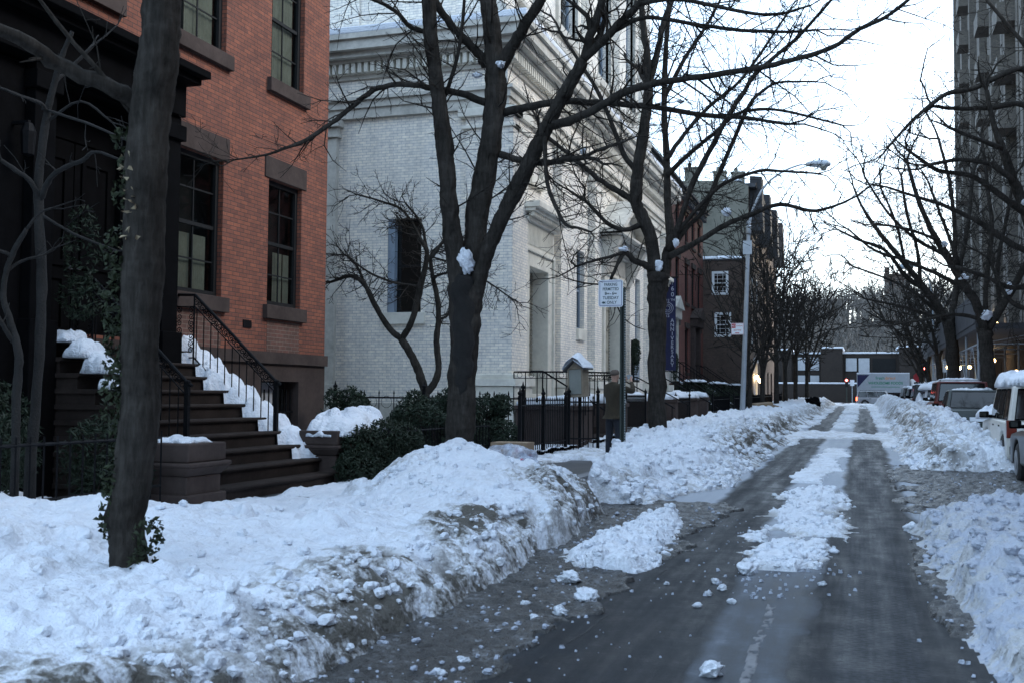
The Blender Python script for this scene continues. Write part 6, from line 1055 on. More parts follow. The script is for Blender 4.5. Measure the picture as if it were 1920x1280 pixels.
# wreaths on the church
for i, (x, y, z, r) in enumerate(((CX+.55, 35.75, 3.0, .33), (CX+.5, 44.1, 2.9, .3))):
    g = MB(); leafmass(g, [((x, y+r*math.cos(a), z+r*math.sin(a)), (.1, .12, .12)) for a in np.linspace(0, 6.28, 12)[:-1]], 20000, .03, ri); leafmass(g, [((x, y, z-r-.2), (.1, .16, .25))], 5000, .035, ri)
    tag(g.build('wreath', 'leaf2', recalc=False), ['evergreen wreath right of the pedimented church door', 'evergreen wreath at the far end of the church'][i], 'wreath')

# ------------------------------------------------------------------ street furniture
def v3(*a): return tuple(a)
pk = thing('parking_sign', 'white square parking sign on a green perforated post', 'sign', (-4.22, 19.6, .3))
g = MB(); g.box(-4.245, -4.235, 19.56, 19.62, .2, 3.55); g.box(-4.195, -4.185, 19.56, 19.62, .2, 3.55); g.box(-4.245, -4.185, 19.62, 19.63, .2, 3.55); g.box(-4.27, -4.246, 19.555, 19.565, .2, 3.55); g.box(-4.184, -4.16, 19.555, 19.565, .2, 3.55); g.build('post', 'green_post', pk)
g = MB()
for i in range(60): g.box(-4.176, -4.168, 19.550, 19.554, .6+i*.048, .618+i*.048)
g.build('post_holes', 'sign_white', pk)
p0 = Vector((-4.445, 19.54, 3.44))
g = MB(); g.prism([(-.235, -.255+.03), (-.235+.03, -.255), (.205, -.255), (.235, -.225), (.235, .225), (.205, .255), (-.205, .255), (-.235, .225)], 0, .006, 'y'); g.v = [(x+p0.x, y+p0.y, z+p0.z) for x, y, z in g.v]; pl = g.build('panel', 'sign_white', pk)
g = MB(); w = .212; h = .232
for a in ((-w, w, -h, -h+.008), (-w, w, h-.008, h), (-w, -w+.008, -h+.008, h-.008), (w-.008, w, -h+.008, h-.008)): g.box(p0.x+a[0], p0.x+a[1], p0.y-.004, p0.y-.001, p0.z+a[2], p0.z+a[3])
g.build('border', 'sign_blue', pl)
for s, dz, sz, sx in (('PARKING', .165, .078, .78), ('PERMITTED', .080, .078, .78), ('TUESDAY', -.085, .078, .92), ('ONLY', -.172, .078, .9)): text(pl, s, 'sign_ink', sz, (p0.x+(.02 if s == 'ONLY' else 0), p0.y-.003, p0.z+dz), name='lettering', sx=sx, off=.0012)
text(pl, '8', 'sign_ink', .078, (p0.x-.095, p0.y-.003, p0.z-.003), off=.0015); text(pl, 'AM', 'sign_ink', .038, (p0.x-.052, p0.y-.003, p0.z-.006), off=.001); text(pl, '-', 'sign_ink', .09, (p0.x, p0.y-.003, p0.z-.003), off=.002); text(pl, '6', 'sign_ink', .078, (p0.x+.045, p0.y-.003, p0.z-.003), off=.0015); text(pl, 'PM', 'sign_ink', .038, (p0.x+.09, p0.y-.003, p0.z-.006), off=.001)
g = MB(); ax, az = p0.x-.13, p0.z-.172; g.prism([(ax-.045, az), (ax-.005, az+.03), (ax-.005, az+.013), (ax+.035, az+.02), (ax+.025, az), (ax+.035, az-.02), (ax-.005, az-.013), (ax-.005, az-.03)], p0.y-.004, p0.y-.001, 'y'); g.build('arrow', 'sign_ink', pl)
lp = thing('street_lamp', 'tall grey street lamp whose curved arm reaches over the road', 'street lamp', (-4.5, 43.5, .4))
g = MB(); arm = [(-4.52, 43.5, .35, .12), (-4.50, 43.5, .95, .11), (-4.42, 43.5, 3, .10), (-4.33, 43.5, 5.5, .09), (-4.22, 43.5, 8.6, .075)]; g.tube([a[:3] for a in arm], [a[3] for a in arm], 8)
g.lathe([(.2, 0), (.2, .3), (.13, .42), (.12, .5)], (-4.52, 43.5, .35), 8); g.build('pole', 'galv', lp)
arm = cr([(-4.24, 43.5, 8.0, .06), (-4.1, 43.5, 8.9, .05), (-3.62, 43.5, 9.9, .045), (-2.95, 43.5, 10.45, .04), (-2.3, 43.5, 10.70, .035), (-1.95, 43.5, 10.72, .03)], 5); g = MB(); g.tube(arm[:, :3], arm[:, 3], 8); g.lathe([(.1, 0), (.1, .5)], (-4.23, 43.5, 8.0), 8); g.build('arm', 'galv', lp, smooth=True)
g = MB(); hp = [(-2.0, 43.5, 10.72, .07), (-1.85, 43.5, 10.73, .11), (-1.5, 43.5, 10.72, .15), (-1.2, 43.5, 10.70, .15), (-1.05, 43.5, 10.68, .06)]; g.tube([a[:3] for a in hp], [a[3] for a in hp], 10); g.box(-1.52, -1.44, 43.46, 43.54, 10.85, 10.95); hd = g.build('lamp_head', 'galv', lp, smooth=True)
g = MB(); g.lathe([(0, -.24), (.08, -.22), (.13, -.13), (.14, 0)], (-1.32, 43.5, 10.66), 10); g.build('lens', 'notice_glass', hd, smooth=True)
g = MB(); g.box(-4.45, -4.1, 43.39, 43.41, 7.2, 7.75); g.build('bracket', 'galv', lp)
ns = thing('no_standing_sign', 'small red and white sign fixed to the street lamp pole', 'sign', (-4.7, 43.36, 4.2)); g = MB(); g.box(-4.92, -4.42, 43.34, 43.36, 3.98, 4.44); pl = g.build('panel', 'sign_white', ns)
g = MB(); g.box(-4.89, -4.74, 43.335, 43.339, 4.24, 4.41)
for a in ((-4.91, -4.43, 3.99, 4.0), (-4.91, -4.43, 4.42, 4.43), (-4.91, -4.90, 4.0, 4.42), (-4.44, -4.43, 4.0, 4.42), (-4.76, -4.6, 4.03, 4.06)): g.box(a[0], a[1], 43.336, 43.339, a[2], a[3])
g.build('red_marks', 'sign_red', pl); text(pl, 'NO', 'sign_white', .11, (-4.815, 43.332, 4.325), sx=.8); text(pl, 'STANDING', 'sign_red', .085, (-4.59, 43.336, 4.325), sx=.62); text(pl, 'ANYTIME', 'sign_red', .09, (-4.67, 43.336, 4.15), sx=.8)
l2 = thing('street_lamp', 'distant street lamp almost hidden in the right hand trees', 'street lamp', (5.0, 82, .8)); g = MB(); g.tube([(5.0, 82, .7), (4.95, 82, 9)], [.12, .08], 8); g.build('pole', 'galv', l2); g = MB(); g.tube([(4.95, 82, 8.8), (4.7, 82, 10.2), (4.0, 82, 10.9), (3.6, 82, 11)], .05, 6); g.build('arm', 'galv', l2); g = MB(); g.tube([(3.65, 82, 11), (3.4, 82, 11), (2.9, 82, 10.95), (2.75, 82, 10.9)], [.08, .18, .2, .08], 8); g.build('lamp_head', 'galv', l2, smooth=True)
# banner
bn = thing('banner', 'long blue anniversary banner hanging at the end of the church', 'banner', (-7.5, 43.9, 2.5)); g = MB()
zz = np.linspace(2.55, 6.3, 16)
for a, b in zip(zz, zz[1:]): o1, o2 = .02*math.sin(a*2.2), .02*math.sin(b*2.2); g.quad((-7.78, 43.2+o1, a), (-7.12, 43.2+o1, a), (-7.12, 43.2+o2, b), (-7.78, 43.2+o2, b))
cl_ = g.build('cloth', 'banner', bn)
g = MB(); g.tube([(CX, 43.2, 6.33), (-7.0, 43.2, 6.33)], .03, 6); g.tube([(CX, 43.2, 2.52), (-7.05, 43.2, 2.52)], .02, 6); g.build('rod', 'iron', bn)
for i, c in enumerate('160'): text(cl_, c, 'banner_ink', .25, (-7.25, 43.17, 6.1-i*.24), off=.004)
text(cl_, 'TH', 'banner_ink', .13, (-7.24, 43.17, 5.40), off=.003)
for i, c in enumerate('ANNIVERSARY'): text(cl_, c, 'banner_ink', .21, (-7.26, 43.17, 4.56-i*.178), off=.004)
text(cl_, '12', 'banner_ink', .15, (-7.45, 43.17, 5.38), off=.003); text(cl_, '12', 'banner_ink', .15, (-7.45, 43.17, 4.75), off=.003)
g = MB()
for r in (.09, .16, .23): g.tube([(-7.45+r*math.cos(a), 43.165, 5.07+r*math.sin(a)) for a in np.linspace(0, 6.283, 22)], .012, 4, cap=False)
g.build('round_emblem', 'banner_ink', cl_)
# notice box with snow
nb = thing('notice_box', 'tilted wooden notice box with a gabled roof capped by snow', 'notice board', (-5.95, 22.45, .3))
def rx(mb, c, a, b=0):
    ca, sa = math.cos(a), math.sin(a); out = []
    for x, y, z in mb.v: x, z = c[0]+(x-c[0])*math.cos(b)-(z-c[2])*math.sin(b), c[2]+(x-c[0])*math.sin(b)+(z-c[2])*math.cos(b); dx, dy = (x-c[0])*.8, (y-c[1])*.8; out.append((c[0]+dx*ca-dy*sa+.13, c[1]+dx*sa+dy*ca, z))
    mb.v = out; return mb
cN = (-5.95, 22.45, 1.8); A_, B_ = R(-22), R(3); DX = .13
g = MB(); g.box(-6.2, -6.155, 22.3, 22.6, 1.5, 2.1); g.box(-5.745, -5.70, 22.3, 22.6, 1.5, 2.1); g.box(-6.155, -5.745, 22.3, 22.6, 1.5, 1.55); g.box(-6.155, -5.745, 22.55, 22.6, 1.55, 2.1); g.prism([(-6.2, 2.1), (-5.7, 2.1), (-5.95, 2.25)], 22.3, 22.6, 'y'); rx(g, cN, A_, B_).build('box', 'wood_board', nb)
g = MB(); g.box(-6.15, -5.75, 22.31, 22.33, 1.56, 2.09); rx(g, cN, A_, B_).build('panel', 'notice_glass', nb)
g = MB()
for s in (-1, 1): g.add([(-5.95, 22.22, 2.27), (-5.95, 22.68, 2.27), (-5.95+s*.34, 22.68, 2.07), (-5.95+s*.34, 22.22, 2.07), (-5.95, 22.22, 2.30), (-5.95, 22.68, 2.30), (-5.95+s*.34, 22.68, 2.10), (-5.95+s*.34, 22.22, 2.10)], [(0, 1, 2, 3), (7, 6, 5, 4), (0, 4, 5, 1), (1, 5, 6, 2), (2, 6, 7, 3), (3, 7, 4, 0)])
rx(g, cN, A_, B_).build('roof', 'slate', nb)
g = MB(); g.box(-5.85, -5.79, 22.58, 22.64, .2, 2.0); g.build('post', 'iron', nb)
n_ = 18; g = MB(); U = np.linspace(-.36, .36, n_); V_ = np.linspace(22.2, 22.7, 8)
for i in range(n_-1):
    for j in range(7):
        f = lambda u, v: (-5.95+u, v, 2.29-abs(u)*.56+.02+.13*max(0, (1-(u/.37)**4))*(1-((v-22.45)/.27)**4)**.5*(1+.25*math.sin(u*14+v*9)))
        g.quad(f(U[i], V_[j]), f(U[i+1], V_[j]), f(U[i+1], V_[j+1]), f(U[i], V_[j+1]))
        h_ = lambda u, v: (-5.95+u, v, 2.305-abs(u)*.56); g.quad(h_(U[i], V_[j]), h_(U[i], V_[j+1]), h_(U[i+1], V_[j+1]), h_(U[i+1], V_[j]))
rx(g, cN, A_, B_); o = g.build('snow_mound', 'snow', smooth=True, recalc=False); tag(o, 'pillow of snow on the notice box roof', 'snow')
# traffic signals at the end
for i, (x, y, z) in enumerate(((5.15, 98, 4.02), (-1.45, 122.6, 3.35))):
    t = thing('traffic_signal', ['red traffic signal by the far right corner', 'small red signal in front of the end wall'][i], 'traffic light', (x, y, .9))
    g = MB(); g.tube([(x, y+.25, .9), (x, y+.25, z+.3)], .06, 8); g.build('pole', 'green_post', t); g = MB(); g.box(x-.17, x+.17, y-.05, y+.17, z-.75, z+.25); g.build('housing', 'dark_frame', t, bevel=.02)
    g = MB(); g.lathe([(0, 0), (.13, .0), (.13, .03), (0, .06)], (0, 0, 0), 12); g.v = [(x+a, y-.06-c, z+b) for a, b, c in g.v]; g.build('red_light', 'red_bulb', t)
sg = thing('stop_board', 'dark red round board on a pole near the far right corner', 'sign', (4.7, 97.5, .9)); g = MB(); g.prism([(4.7+.42*math.cos(a), 3.25+.42*math.sin(a)) for a in np.linspace(.39, 6.67, 9)[:-1]], 97.5, 97.53, 'y'); g.build('panel', 'sign_red', sg); g = MB(); g.tube([(4.7, 97.56, .9), (4.7, 97.56, 3.6)], .04, 6); g.build('post', 'galv', sg)
ws = thing('white_sign', 'small white sign plate standing against the end wall', 'sign', (-.9, 122.8, 1)); g = MB(); g.box(-1.1, -.65, 122.8, 122.83, 2.75, 3.4); g.build('panel', 'sign_white', ws); g = MB(); g.tube([(-.88, 122.86, .9), (-.88, 122.86, 3.3)], .04, 6); g.build('post', 'galv', ws)
# ------------------------------------------------------------------ rubbish
bx = MB(); bx.box(-5.0, -4.47, 14.35, 14.75, .60, .86); bx.box(-5.0, -4.47, 14.35, 14.75, .861, .866); o = bx.build('cardboard_box', 'cardboard', bevel=.004); tag(o, 'long brown cardboard box behind the clear rubbish bag', 'box')
for i, (x, y, z, s, lb) in enumerate(((-4.35, 51, 1.0, .42, 'cardboard carton lying on the far snow bank, left one'), (-3.95, 51.6, .92, .4, 'tilted cardboard carton on the far snow bank, right one'))):
    b = MB(); b.box(-s, s, -.3, .3, -.22, .22); b.box(-s, s, -.3, .0, .221, .24); o = b.build('cardboard_box', 'cardboard'); o.location = (x, y, z); o.rotation_euler = (.1, .35*i-.1, .4); tag(o, lb, 'box')
def film():
    m, n, l, p = nt('clear_plastic'); co = n.new('ShaderNodeTexCoord').outputs['Object']; f = noise(n, l, co, 9, 5, .7); p.inputs['Base Color'].default_value = (.62, .68, .78, 1); p.inputs['Roughness'].default_value = .22
    l.new(ramp(n, l, f, [(.4, (.35, .35, .35)), (.62, (.85, .85, .85))]), p.inputs['Alpha']); bump(n, l, f, p, .9, .03); return m
M['film'] = film()
for nm, c in (('pink_scrap', (.5, .12, .16)), ('orange_scrap', (.5, .28, .1)), ('blue_scrap', (.1, .16, .35)), ('white_scrap', (.6, .6, .6)), ('maroon_scrap', (.16, .02, .03))): M[nm] = pm(nm, c, .6, .2, 9, 0)
for i, (x, y, z, s, lb) in enumerate(((-4.38, 13.35, .70, (.33, .25, .22), 'clear rubbish bag full of coloured litter on the snow bank end'), (-4.10, 13.15, .56, (.22, .18, .20), 'smaller clear bag slumped beside the larger rubbish bag'))):
    t = thing('rubbish_bag', lb, 'rubbish bag', (x, y, z-s[2])); b = bmesh.new(); bmesh.ops.create_icosphere(b, subdivisions=4, radius=1)
    for v in b.verts:
        p = v.co.copy(); nn = vn(np.array([p.x*3+i*7]), np.array([p.y*3+p.z*2.5]), 5)[0]+.5*vn(np.array([p.x*8]), np.array([p.y*8+p.z*9]), 6)[0]; k = 1+.3*(nn-.7); k *= 1-.15*max(0, p.z)**3; v.co = Vector((p.x*s[0]*k, p.y*s[1]*k, p.z*s[2]*k))
    me = bpy.data.meshes.new('film'); b.to_mesh(me); b.free(); me.materials.append(M['film']); me.polygons.foreach_set('use_smooth', [True]*len(me.polygons)); o = bpy.data.objects.new('film', me); COL.objects.link(o); o.parent = t; o.location = (0, 0, s[2])
    g = MB(); g.m = None; mats = ['pink_scrap', 'orange_scrap', 'blue_scrap', 'white_scrap', 'maroon_scrap']
    for k in range(60 if i == 0 else 14):
        d = ri.normal(size=3); d /= np.linalg.norm(d); c = np.array([x, y, z])+d*np.array(s)*ri.uniform(.4, .82); r = ri.uniform(.02, .055); g.cur = int(ri.integers(0, 5)); q = ri.normal(size=(8, 3))*.2; bb = np.array([(-1, -1, -1), (1, -1, -1), (1, 1, -1), (-1, 1, -1), (-1, -1, 1), (1, -1, 1), (1, 1, 1), (-1, 1, 1)])+q; bb = bb*r*np.array([1, .6, .7])+c; g.hexa(bb[:4].tolist(), bb[4:].tolist())
    g.build('litter', mats, t)
chunk('rubbish_bag', -2.7, 66, .45, 301, 'dark rubbish bag on the far left snow bank', z=1.0, mat='black_paint'); [tag(o, cat='rubbish bag') for o in S.objects if o.get('label') == 'dark rubbish bag on the far left snow bank']

# ------------------------------------------------------------------ cars
def car(label, x, y, rz, col, L=4.5, Wd=1.75, H=1.45, kind='sedan', group=None, parts=True, base=None, tailm='tail', name='parked_car', wh=.32, rack=False, pm_=None):
    pc = paint('car_paint', col); t = thing(name, label, 'car', (x, y, float(gz(y)) if base is None else base), rz, group, local=True); w = Wd/2; zb = .26; sh = .60*H if kind != 'sedan' else .62*H
    ra, fa = -L/2+.78, L/2-.82; R_ = wh+.06
    pts = [(-L/2, zb+.12), (-L/2+.05, zb)]
    for c in (ra, fa): pts += [(c+R_*math.cos(a), wh+R_*math.sin(a)) for a in np.linspace(math.pi*1.02, -.06, 9)]
    pts += [(L/2-.05, zb), (L/2, zb+.12)]
    if kind == 'sedan': pts += [(L/2-.02, .58*H-.12), (L/2-.15, .58*H-.04), (L*.21, sh), (-L*.33, sh+.02), (-L/2+.08, sh-.03), (-L/2, sh-.15)]
    else: pts += [(L/2-.02, .56*H-.1), (L/2-.1, .56*H), (L*.24, sh), (-L/2+.03, sh), (-L/2, sh-.05)]
    g = MB(); g.prism(pts, -w, w, 'x'); bd = g.build('body', pc, t, bevel=.045); bd.data.polygons.foreach_set('use_smooth', [True]*len(bd.data.polygons))
    if kind == 'sedan': b0, b1, t0, t1 = -L*.34, L*.22, -L*.20, L*.06
    elif kind == 'van': b0, b1, t0, t1 = -L/2+.04, L*.36, -L/2+.14, L*.16
    else: b0, b1, t0, t1 = -L/2+.03, L*.22, -L/2+.12, L*.12
    e = .03; k = .15 if kind != 'suv' else .10; B = [(-w+e, b0, sh-.02), (w-e, b0, sh-.02), (w-e, b1, sh-.02), (-w+e, b1, sh-.02)]; T_ = [(-w+e+k, t0, H), (w-e-k, t0, H), (w-e-k, t1, H), (-w+e+k, t1, H)]
    g = MB(); g.hexa(B, T_); g.build('cabin', pc, t, bevel=.04)
    def face(a, b, c, d, u0, u1, v0, v1, off):
        a, b, c, d = map(np.array, (a, b, c, d)); f = lambda u, v: (a*(1-u)+b*u)*(1-v)+(d*(1-u)+c*u)*v
        n = np.cross(b-a, d-a); n = n/np.linalg.norm(n); cc = (a+b+c+d)/4; n = n if n@(cc-np.array([0, (b0+b1)/2, (sh+H)/2])) > 0 else -n
        return [tuple(f(u, v)+n*off) for u, v in ((u0, v0), (u1, v0), (u1, v1), (u0, v1))]
    def pane(u0, u1, fc):
        q = MB(); q.quad(*face(*fc, u0-.012, u1+.012, .06, .93, .004)); f = q.build('window_trim', 'black_paint', t); q = MB(); q.quad(*face(*fc, u0, u1, .1, .88, .007)); q.build('window_pane', CG, f)
    lf = (B[0], B[3], T_[3], T_[0]); rf = (B[1], B[2], T_[2], T_[1])
    spl = ((.06, .30), (.34, .62), (.66, .93)) if kind != 'sedan' else ((.16, .50), (.54, .88))
    for fc in (lf, rf):
        for a, b in spl: pane(a, b, fc)
    pane(.07, .93, (B[0], B[1], T_[1], T_[0])); pane(.05, .95, (B[3], B[2], T_[2], T_[3]))
    for cx in (-w+.10, w-.10):
        for c in (ra, fa):
            g = MB(); pr = [(.0, -.1), (wh-.05, -.1), (wh, -.07), (wh, .07), (wh-.05, .1), (0, .1)]
            g.lathe(pr, (0, 0, 0), 20); g.v = [(cx+z, c+a, wh+b) for a, b, z in g.v]; f = g.build('wheel', 'rubber', t, smooth=False); s = -1 if cx < 0 else 1
            g = MB(); g.lathe([(0, .0), (wh*.3, .02), (wh*.62, -.02), (wh*.66, .01)], (0, 0, 0), 16); g.v = [(cx+s*(z+.1), c+a, wh+b) for a, b, z in g.v]; g.build('rim', 'rim', f)
    for s in (-1, 1):
        g = MB()
        if kind == 'sedan': g.box(s*(w-.12)-.13, s*(w-.12)+.13, -L/2-.012, -L/2+.05, sh-.26, sh-.10)
        else: g.box(s*(w-.08)-.085, s*(w-.08)+.085, -L/2-.014, -L/2+.10, sh-.30, sh+.02)
        g.build('tail_lamp', tailm, t, bevel=.01)
        g = MB(); g.box(s*(w-.22)-.18, s*(w-.22)+.18, L/2-.05, L/2+.012, .5*H-.16, .5*H-.02); g.build('headlamp', 'notice_glass', t, bevel=.01)
        g = MB(); yy_ = b1-.28; g.hexa([(s*(w+.02), yy_-.09, sh+.02), (s*(w+.20), yy_-.07, sh+.02), (s*(w+.19), yy_+.06, sh+.02), (s*(w+.02), yy_+.06, sh+.02)], [(s*(w+.02), yy_-.09, sh+.15), (s*(w+.20), yy_-.07, sh+.14), (s*(w+.19), yy_+.04, sh+.14), (s*(w+.02), yy_+.04, sh+.15)]); g.box(min(s*(w-.06), s*(w+.03)), max(s*(w-.06), s*(w+.03)), yy_-.03, yy_+.03, sh+.02, sh+.08)
        mm = g.build('mirror', 'black_paint' if kind != 'x' else pc, t, bevel=.02); g = MB(); xs_ = sorted((s*(w+.04), s*(w+.18))); g.quad((xs_[0], yy_-.094, sh+.035), (xs_[1], yy_-.08, sh+.035), (xs_[1], yy_-.08, sh+.13), (xs_[0], yy_-.094, sh+.13)); g.build('mirror_glass', 'glass', mm)
    for yb in (-L/2-.07, L/2-.02): g = MB(); g.box(-w+.04, w-.04, yb, yb+.09, .36, .52); g.build('bumper', 'dark_frame' if kind != 'sedan' else pc, t, bevel=.02)
    g = MB(); g.box(-.26, .26, -L/2-.09, -L/2-.072, .38 if kind == 'suv' else .56, .50 if kind == 'suv' else .68); g.build('number_plate', 'sign_white', t)
    for s in (-1, 1):
        q = MB()
        for (u) in (.0, ): q.box(s*(w+.004)-.004, s*(w+.004)+.004, -.05, .11, sh-.12, sh-.09); q.box(s*(w+.004)-.004, s*(w+.004)+.004, -.95, -.80, sh-.12, sh-.09)
        q.build('door_handle', 'black_paint', t)
    if rack:
        q = MB()
        for s in (-1, 1): q.tube([(s*(w-.25), t0+.2, H+.05), (s*(w-.25), t1-.1, H+.05)], .015, 6)
        for yy_ in (t0+.4, t1-.4): q.tube([(-w+.25, yy_, H+.06), (w-.25, yy_, H+.06)], .015, 6)
        q.build('roof_rack', 'dark_frame', t)
    return t
CG = 'car_glass'
def csnow(cx, cy, w, d, z, th, seed, lb, n=34): cap('roof_snow', cx, cy, w, d, z, th, seed, lb, squash=4, lump=.22, n=n)
car('white boxy off road car with a deep cap of snow on its roof', 3.36, 23.15, 0, (.62, .60, .55), 4.1, 1.72, 1.60, 'suv', base=.17, wh=.36)
csnow(3.36, 22.4, 1.66, 2.9, 1.76, .34, 401, 'deep rounded snow on the white off road car roof')
cap('hood_snow', 2.75, 24.35, .9, 1.2, 1.12, .3, 402, 'snow heaped on the white car windscreen and mirror')
car('dark car with a black mirror at the right edge of the picture', 3.32, 17.9, 0, (.007, .007, .008), 4.5, 1.78, 1.42, 'sedan', base=.17)
car('dark green saloon sunk in snow ahead of the white car', 3.2, 35.3, 0, (.025, .035, .032), 4.6, 1.72, 1.46, 'sedan')
cap('roof_snow', 3.2, 35, 1.2, 1.2, 1.76, .05, 403, 'thin snow on the dark green saloon roof')
car('maroon utility car with snow along its roof rack', 3.25, 41.0, 0, (.10, .018, .016), 4.6, 1.80, 1.72, 'suv', rack=True, wh=.36)
cap('roof_snow', 3.25, 40.6, 1.45, 2.6, 2.08, .14, 404, 'strip of snow on the maroon car roof', squash=4)
car('car wholly blanketed in snow between the maroon and black cars', 3.2, 47.5, 0, (.5, .52, .55), 4.5, 1.76, 1.55, 'van')
csnow(3.2, 47.0, 1.9, 4.2, 1.85, .32, 405, 'thick blanket of snow over the buried car roof'); cap('hood_snow', 3.2, 45.1, 1.8, 1.2, 1.2, .55, 406, 'snow sloping down the back of the buried car'); cap('hood_snow', 2.35, 47.3, .35, 3.6, 1.05, .75, 407, 'snow plastered on the left side of the buried car', squash=4)
car('black utility car with a white snow line on its roof', 3.2, 55.5, 0, (.03, .03, .033), 4.6, 1.8, 1.65, 'suv', rack=True, wh=.36); cap('roof_snow', 3.2, 55.2, 1.5, 2.8, 2.12, .12, 408, 'snow line on the black utility car roof', squash=4)
car('small dark car just before the snow covered row', 3.2, 63.5, 0, (.03, .033, .04), 4.4, 1.72, 1.45, 'sedan'); cap('hood_snow', 3.2, 63, 1.5, 2.6, 2.0, .12, 409, 'snow on the small dark car near the row end', squash=4)
car('farthest parked car on the right, grey with snow', 3.2, 72, 0, (.12, .13, .14), 4.5, 1.75, 1.5, 'sedan'); cap('roof_snow', 3.2, 72, 1.3, 2, 2.13, .15, 410, 'snow on the farthest parked car roof')
car('white estate car with a lit red tail lamp crossing at the end of the road', 1.7, 104, R(-90), (.5, .52, .56), 4.2, 1.7, 1.5, 'suv', base=.60, tailm='tail_lit', name='moving_car', rack=True)
# lorry
tk = thing('delivery_truck', 'white delivery truck with green and orange lettering crossing the far end', 'truck', (2.6, 113, .9)); yb_, yf_ = 112.0, 114.4
g = MB(); g.box(-.35, 4.6, yb_, yf_, 2.0, 3.85); g.build('cargo_box', 'galv', tk, bevel=.03); g = MB(); g.box(-.35, 4.6, yb_, yf_, 3.855, 3.95); g.build('snow_layer', 'snow', tk)
g = MB(); g.prism([(4.75, 1.4), (6.35, 1.4), (6.4, 2.3), (5.9, 3.2), (4.75, 3.35)], yb_+.1, yf_-.1, 'y'); cb = g.build('cab', 'white_paint', tk, bevel=.06)
g = MB(); g.quad((5.0, yb_+.09, 2.4), (6.1, yb_+.09, 2.4), (5.75, yb_+.09, 3.05), (5.0, yb_+.09, 3.05)); g.build('side_window', 'dark_frame', cb)
g = MB(); g.box(-.3, 4.7, yb_+.3, yf_-.3, 1.45, 1.95); g.build('chassis', 'dark_frame', tk)
for x in (.7, 5.5):
    for y in (yb_+.15, yf_-.15): g = MB(); g.lathe([(0, -.15), (.46, -.15), (.48, 0), (.46, .15), (0, .15)], (0, 0, 0), 18); g.v = [(x+a, y+c, 1.4+b) for a, b, c in g.v]; f = g.build('wheel', 'rubber', tk); g = MB(); g.lathe([(0, 0), (.25, .0), (.27, .02)], (0, 0, 0), 12); g.v = [(x+a, y-.16-c, 1.4+b) for a, b, c in g.v]; g.build('rim', 'rim', f)
g = MB(); g.prism([(-.3, 2.45), (-.3, 3.75), (.85, 3.75)], yb_-.008, yb_-.004, 'y'); g.build('blue_corner', 'banner', tk)
M['tgreen'] = pm('green_letters', (.03, .22, .13), .5, .1, 3, 0); M['torange'] = pm('orange_letters', (.65, .28, .08), .5, .1, 3, 0)
text(tk, 'fresh', 'tgreen', .42, (1.85, yb_-.008, 3.42), off=.004); text(tk, 'direct', 'torange', .42, (2.80, yb_-.008, 3.42), off=.004); text(tk, 'WHOLESOME FOODS', 'tgreen', .36, (2.35, yb_-.008, 2.92), sx=.92, off=.010)
g = MB(); g.box(1.0, 3.7, yb_-.008, yb_-.004, 2.52, 2.58); g.build('green_line', 'tgreen', tk)

# ------------------------------------------------------------------ man photographing
def skin(name, V, E, rad, mat, parent=None, sub=2, root=0):
    me = bpy.data.meshes.new(name); me.from_pydata([tuple(v) for v in V], E, []); o = bpy.data.objects.new(name, me); COL.objects.link(o); me.materials.append(M[mat])
    m = o.modifiers.new('s', 'SKIN'); m.use_smooth_shade = True
    if not me.skin_vertices: me.skin_vertices.new() if hasattr(me.skin_vertices, 'new') else None
    for i, r in enumerate(rad):
        r = r if isinstance(r, tuple) else (r, r); me.skin_vertices[0].data[i].radius = r; me.skin_vertices[0].data[i].use_root = (i == root)
    q = o.modifiers.new('u', 'SUBSURF'); q.levels = sub; q.render_levels = sub
    if parent: o.parent = parent
    return o
def poly(*chains):
    V = []; E = []; Rr = []; key = {}
    for ch in chains:
        last = None
        for p in ch:
            k = tuple(round(c, 4) for c in p[:3])
            if k not in key: key[k] = len(V); V.append(p[:3]); Rr.append(p[3])
            i = key[k]
            if last is not None and last != i: E.append((last, i))
            last = i
    return V, E, Rr
# local frame: +y is where he faces, x to his right
arm = lambda s: [(0, 0, 1.40, .09), (s*.17, 0, 1.42, .05), (s*.27, .17, 1.36, .042), (s*.30, .26, 1.34, .04), (s*.16, .38, 1.48, .036), (s*.085, .42, 1.56, .030), (s*.07, .43, 1.60, .034)]
leg = lambda s, f: [(0, 0, .95, .10), (s*.10, 0, .88, .075), (s*.11, .02+f, .50, .06), (s*.12, -.02+f*.6, .12, .045), (s*.12, .01+f*.6, .05, .045), (s*.13, .15+f*.6, .04, .035)]
hd = [(0, 0, .95, .10), (0, .0, 1.15, .10), (0, 0, 1.40, .09), (0, .01, 1.50, .06), (0, .03, 1.56, .055), (0, .05, 1.62, .085), (0, .045, 1.68, .09), (0, .035, 1.73, .07)]
ch = [hd, arm(1), arm(-1), leg(1, .03), leg(-1, -.02)]
for s in (1, -1):
    for k, (dx, dz, ln) in enumerate(((-.022, .01, .05), (-.008, .02, .055), (.006, .018, .052), (.02, .008, .042))):
        b0_ = (s*.07, .43, 1.60); ch.append([(*b0_, .034), (s*(.07+dx*.6), .445, 1.625+dz, .011), (s*(.055+dx*.5), .47, 1.64+dz, .010), (s*(.04+dx*.4), .475, 1.632+dz, .009)])
    ch.append([(s*.07, .43, 1.60, .034), (s*.05, .425, 1.585, .012), (s*.035, .45, 1.60, .011)])
V, E, Rr = poly(*ch); man = skin('person', V, E, Rr, 'skin'); tag(man, 'man in brown jacket and knitted hat raising a camera beside the sign post', 'person')
man.location = (-4.78, 21.3, .28); man.rotation_euler.z = R(-32)
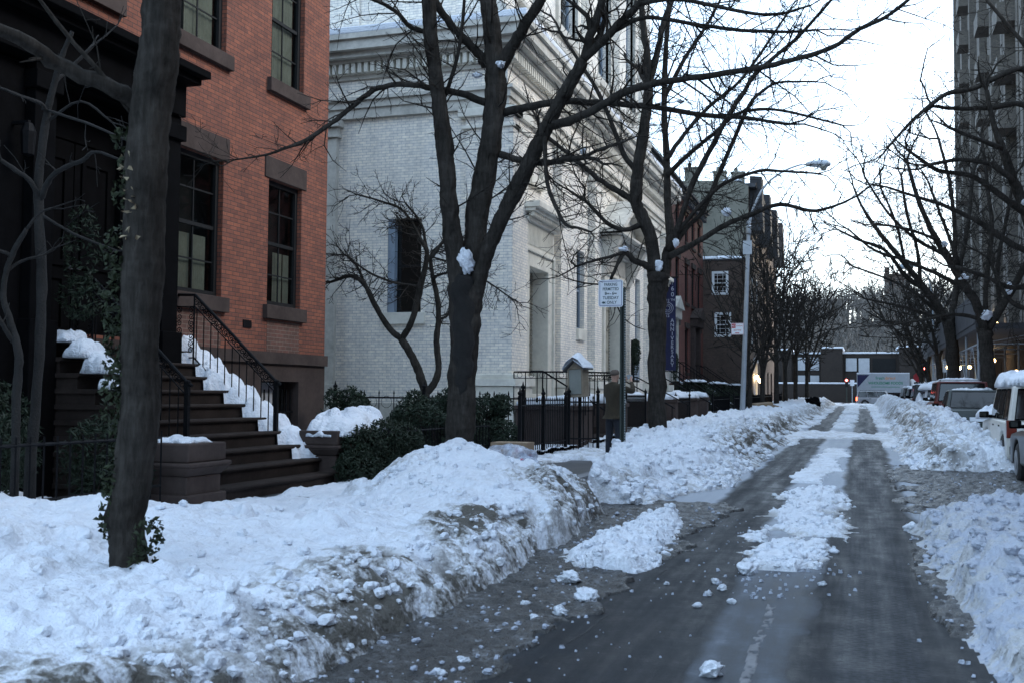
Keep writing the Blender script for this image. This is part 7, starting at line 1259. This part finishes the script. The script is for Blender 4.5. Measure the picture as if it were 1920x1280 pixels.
# nose, ears
g = MB(); g.tube([(0, .125, 1.665), (0, .145, 1.645), (0, .128, 1.63)], [.01, .016, .012], 6)
for s in (-1, 1): g.tube([(s*.085, .03, 1.665), (s*.097, .02, 1.65), (s*.085, .03, 1.625)], [.008, .016, .008], 6)
o = MB(); o.v, o.f, o.mi = g.v, g.f, g.mi
def child(mb, name, mat, par, sm=True):
    me = bpy.data.meshes.new(name); me.from_pydata(mb.v, [], mb.f); me.materials.append(M[mat]); me.polygons.foreach_set('use_smooth', [sm]*len(me.polygons)); c = bpy.data.objects.new(name, me); COL.objects.link(c); c.parent = par; return c
child(o, 'nose_and_ears', 'skin', man)
sl_ = lambda s: [(0, 0, 1.40, (.17, .14)), (s*.18, 0, 1.42, .085), (s*.275, .17, 1.36, .068), (s*.305, .26, 1.34, .062), (s*.17, .375, 1.47, .048), (s*.10, .41, 1.535, .042)]
V, E, Rr = poly([(0, 0, .80, (.19, .145)), (0, 0, .95, (.185, .15)), (0, .0, 1.15, (.175, .15)), (0, 0, 1.40, (.17, .14)), (0, .005, 1.49, .095), (0, .01, 1.545, .082)], sl_(1), sl_(-1)); skin('jacket', V, E, Rr, 'jacket', man, 2, 1)
tl = lambda s, f: [(0, 0, .90, (.16, .12)), (s*.10, 0, .84, .105), (s*.11, .02+f, .50, .08), (s*.12, -.01+f*.6, .2, .066), (s*.12, 0+f*.6, .06, .068)]
V, E, Rr = poly([(0, 0, .96, (.16, .12)), (0, 0, .90, (.16, .12))], tl(1, .03), tl(-1, -.02)); skin('jeans', V, E, Rr, 'jeans', man, 2)
g = MB()
for s, f in ((1, .03), (-1, -.02)): g.tube([(s*.12, -.08+f*.6, .045), (s*.12, 0+f*.6, .05), (s*.13, .10+f*.6, .045), (s*.13, .19+f*.6, .03)], [.045, .055, .05, .03], 8)
child(g, 'boots', 'rubber', man)
V, E, Rr = poly([(0, .030, 1.655, .112), (0, .028, 1.73, .108), (0, .02, 1.79, .065)]); skin('knitted_hat', V, E, Rr, 'wool', man)
g = MB(); g.box(-.07, .07, 0, .04, -.04, .04); g.tube([(0, .04, 0), (0, .09, 0)], [.03, .034], 12); g.box(-.02, .02, .005, .035, .041, .055); o = g.build('camera', 'galv', bevel=.004); M4 = Matrix.Translation(man.location) @ Matrix.Rotation(R(-32), 4, 'Z'); o.matrix_world = M4 @ Matrix.Translation((0, .445, 1.64)); tag(o, 'small silver camera held up by the man in the brown jacket', 'camera')
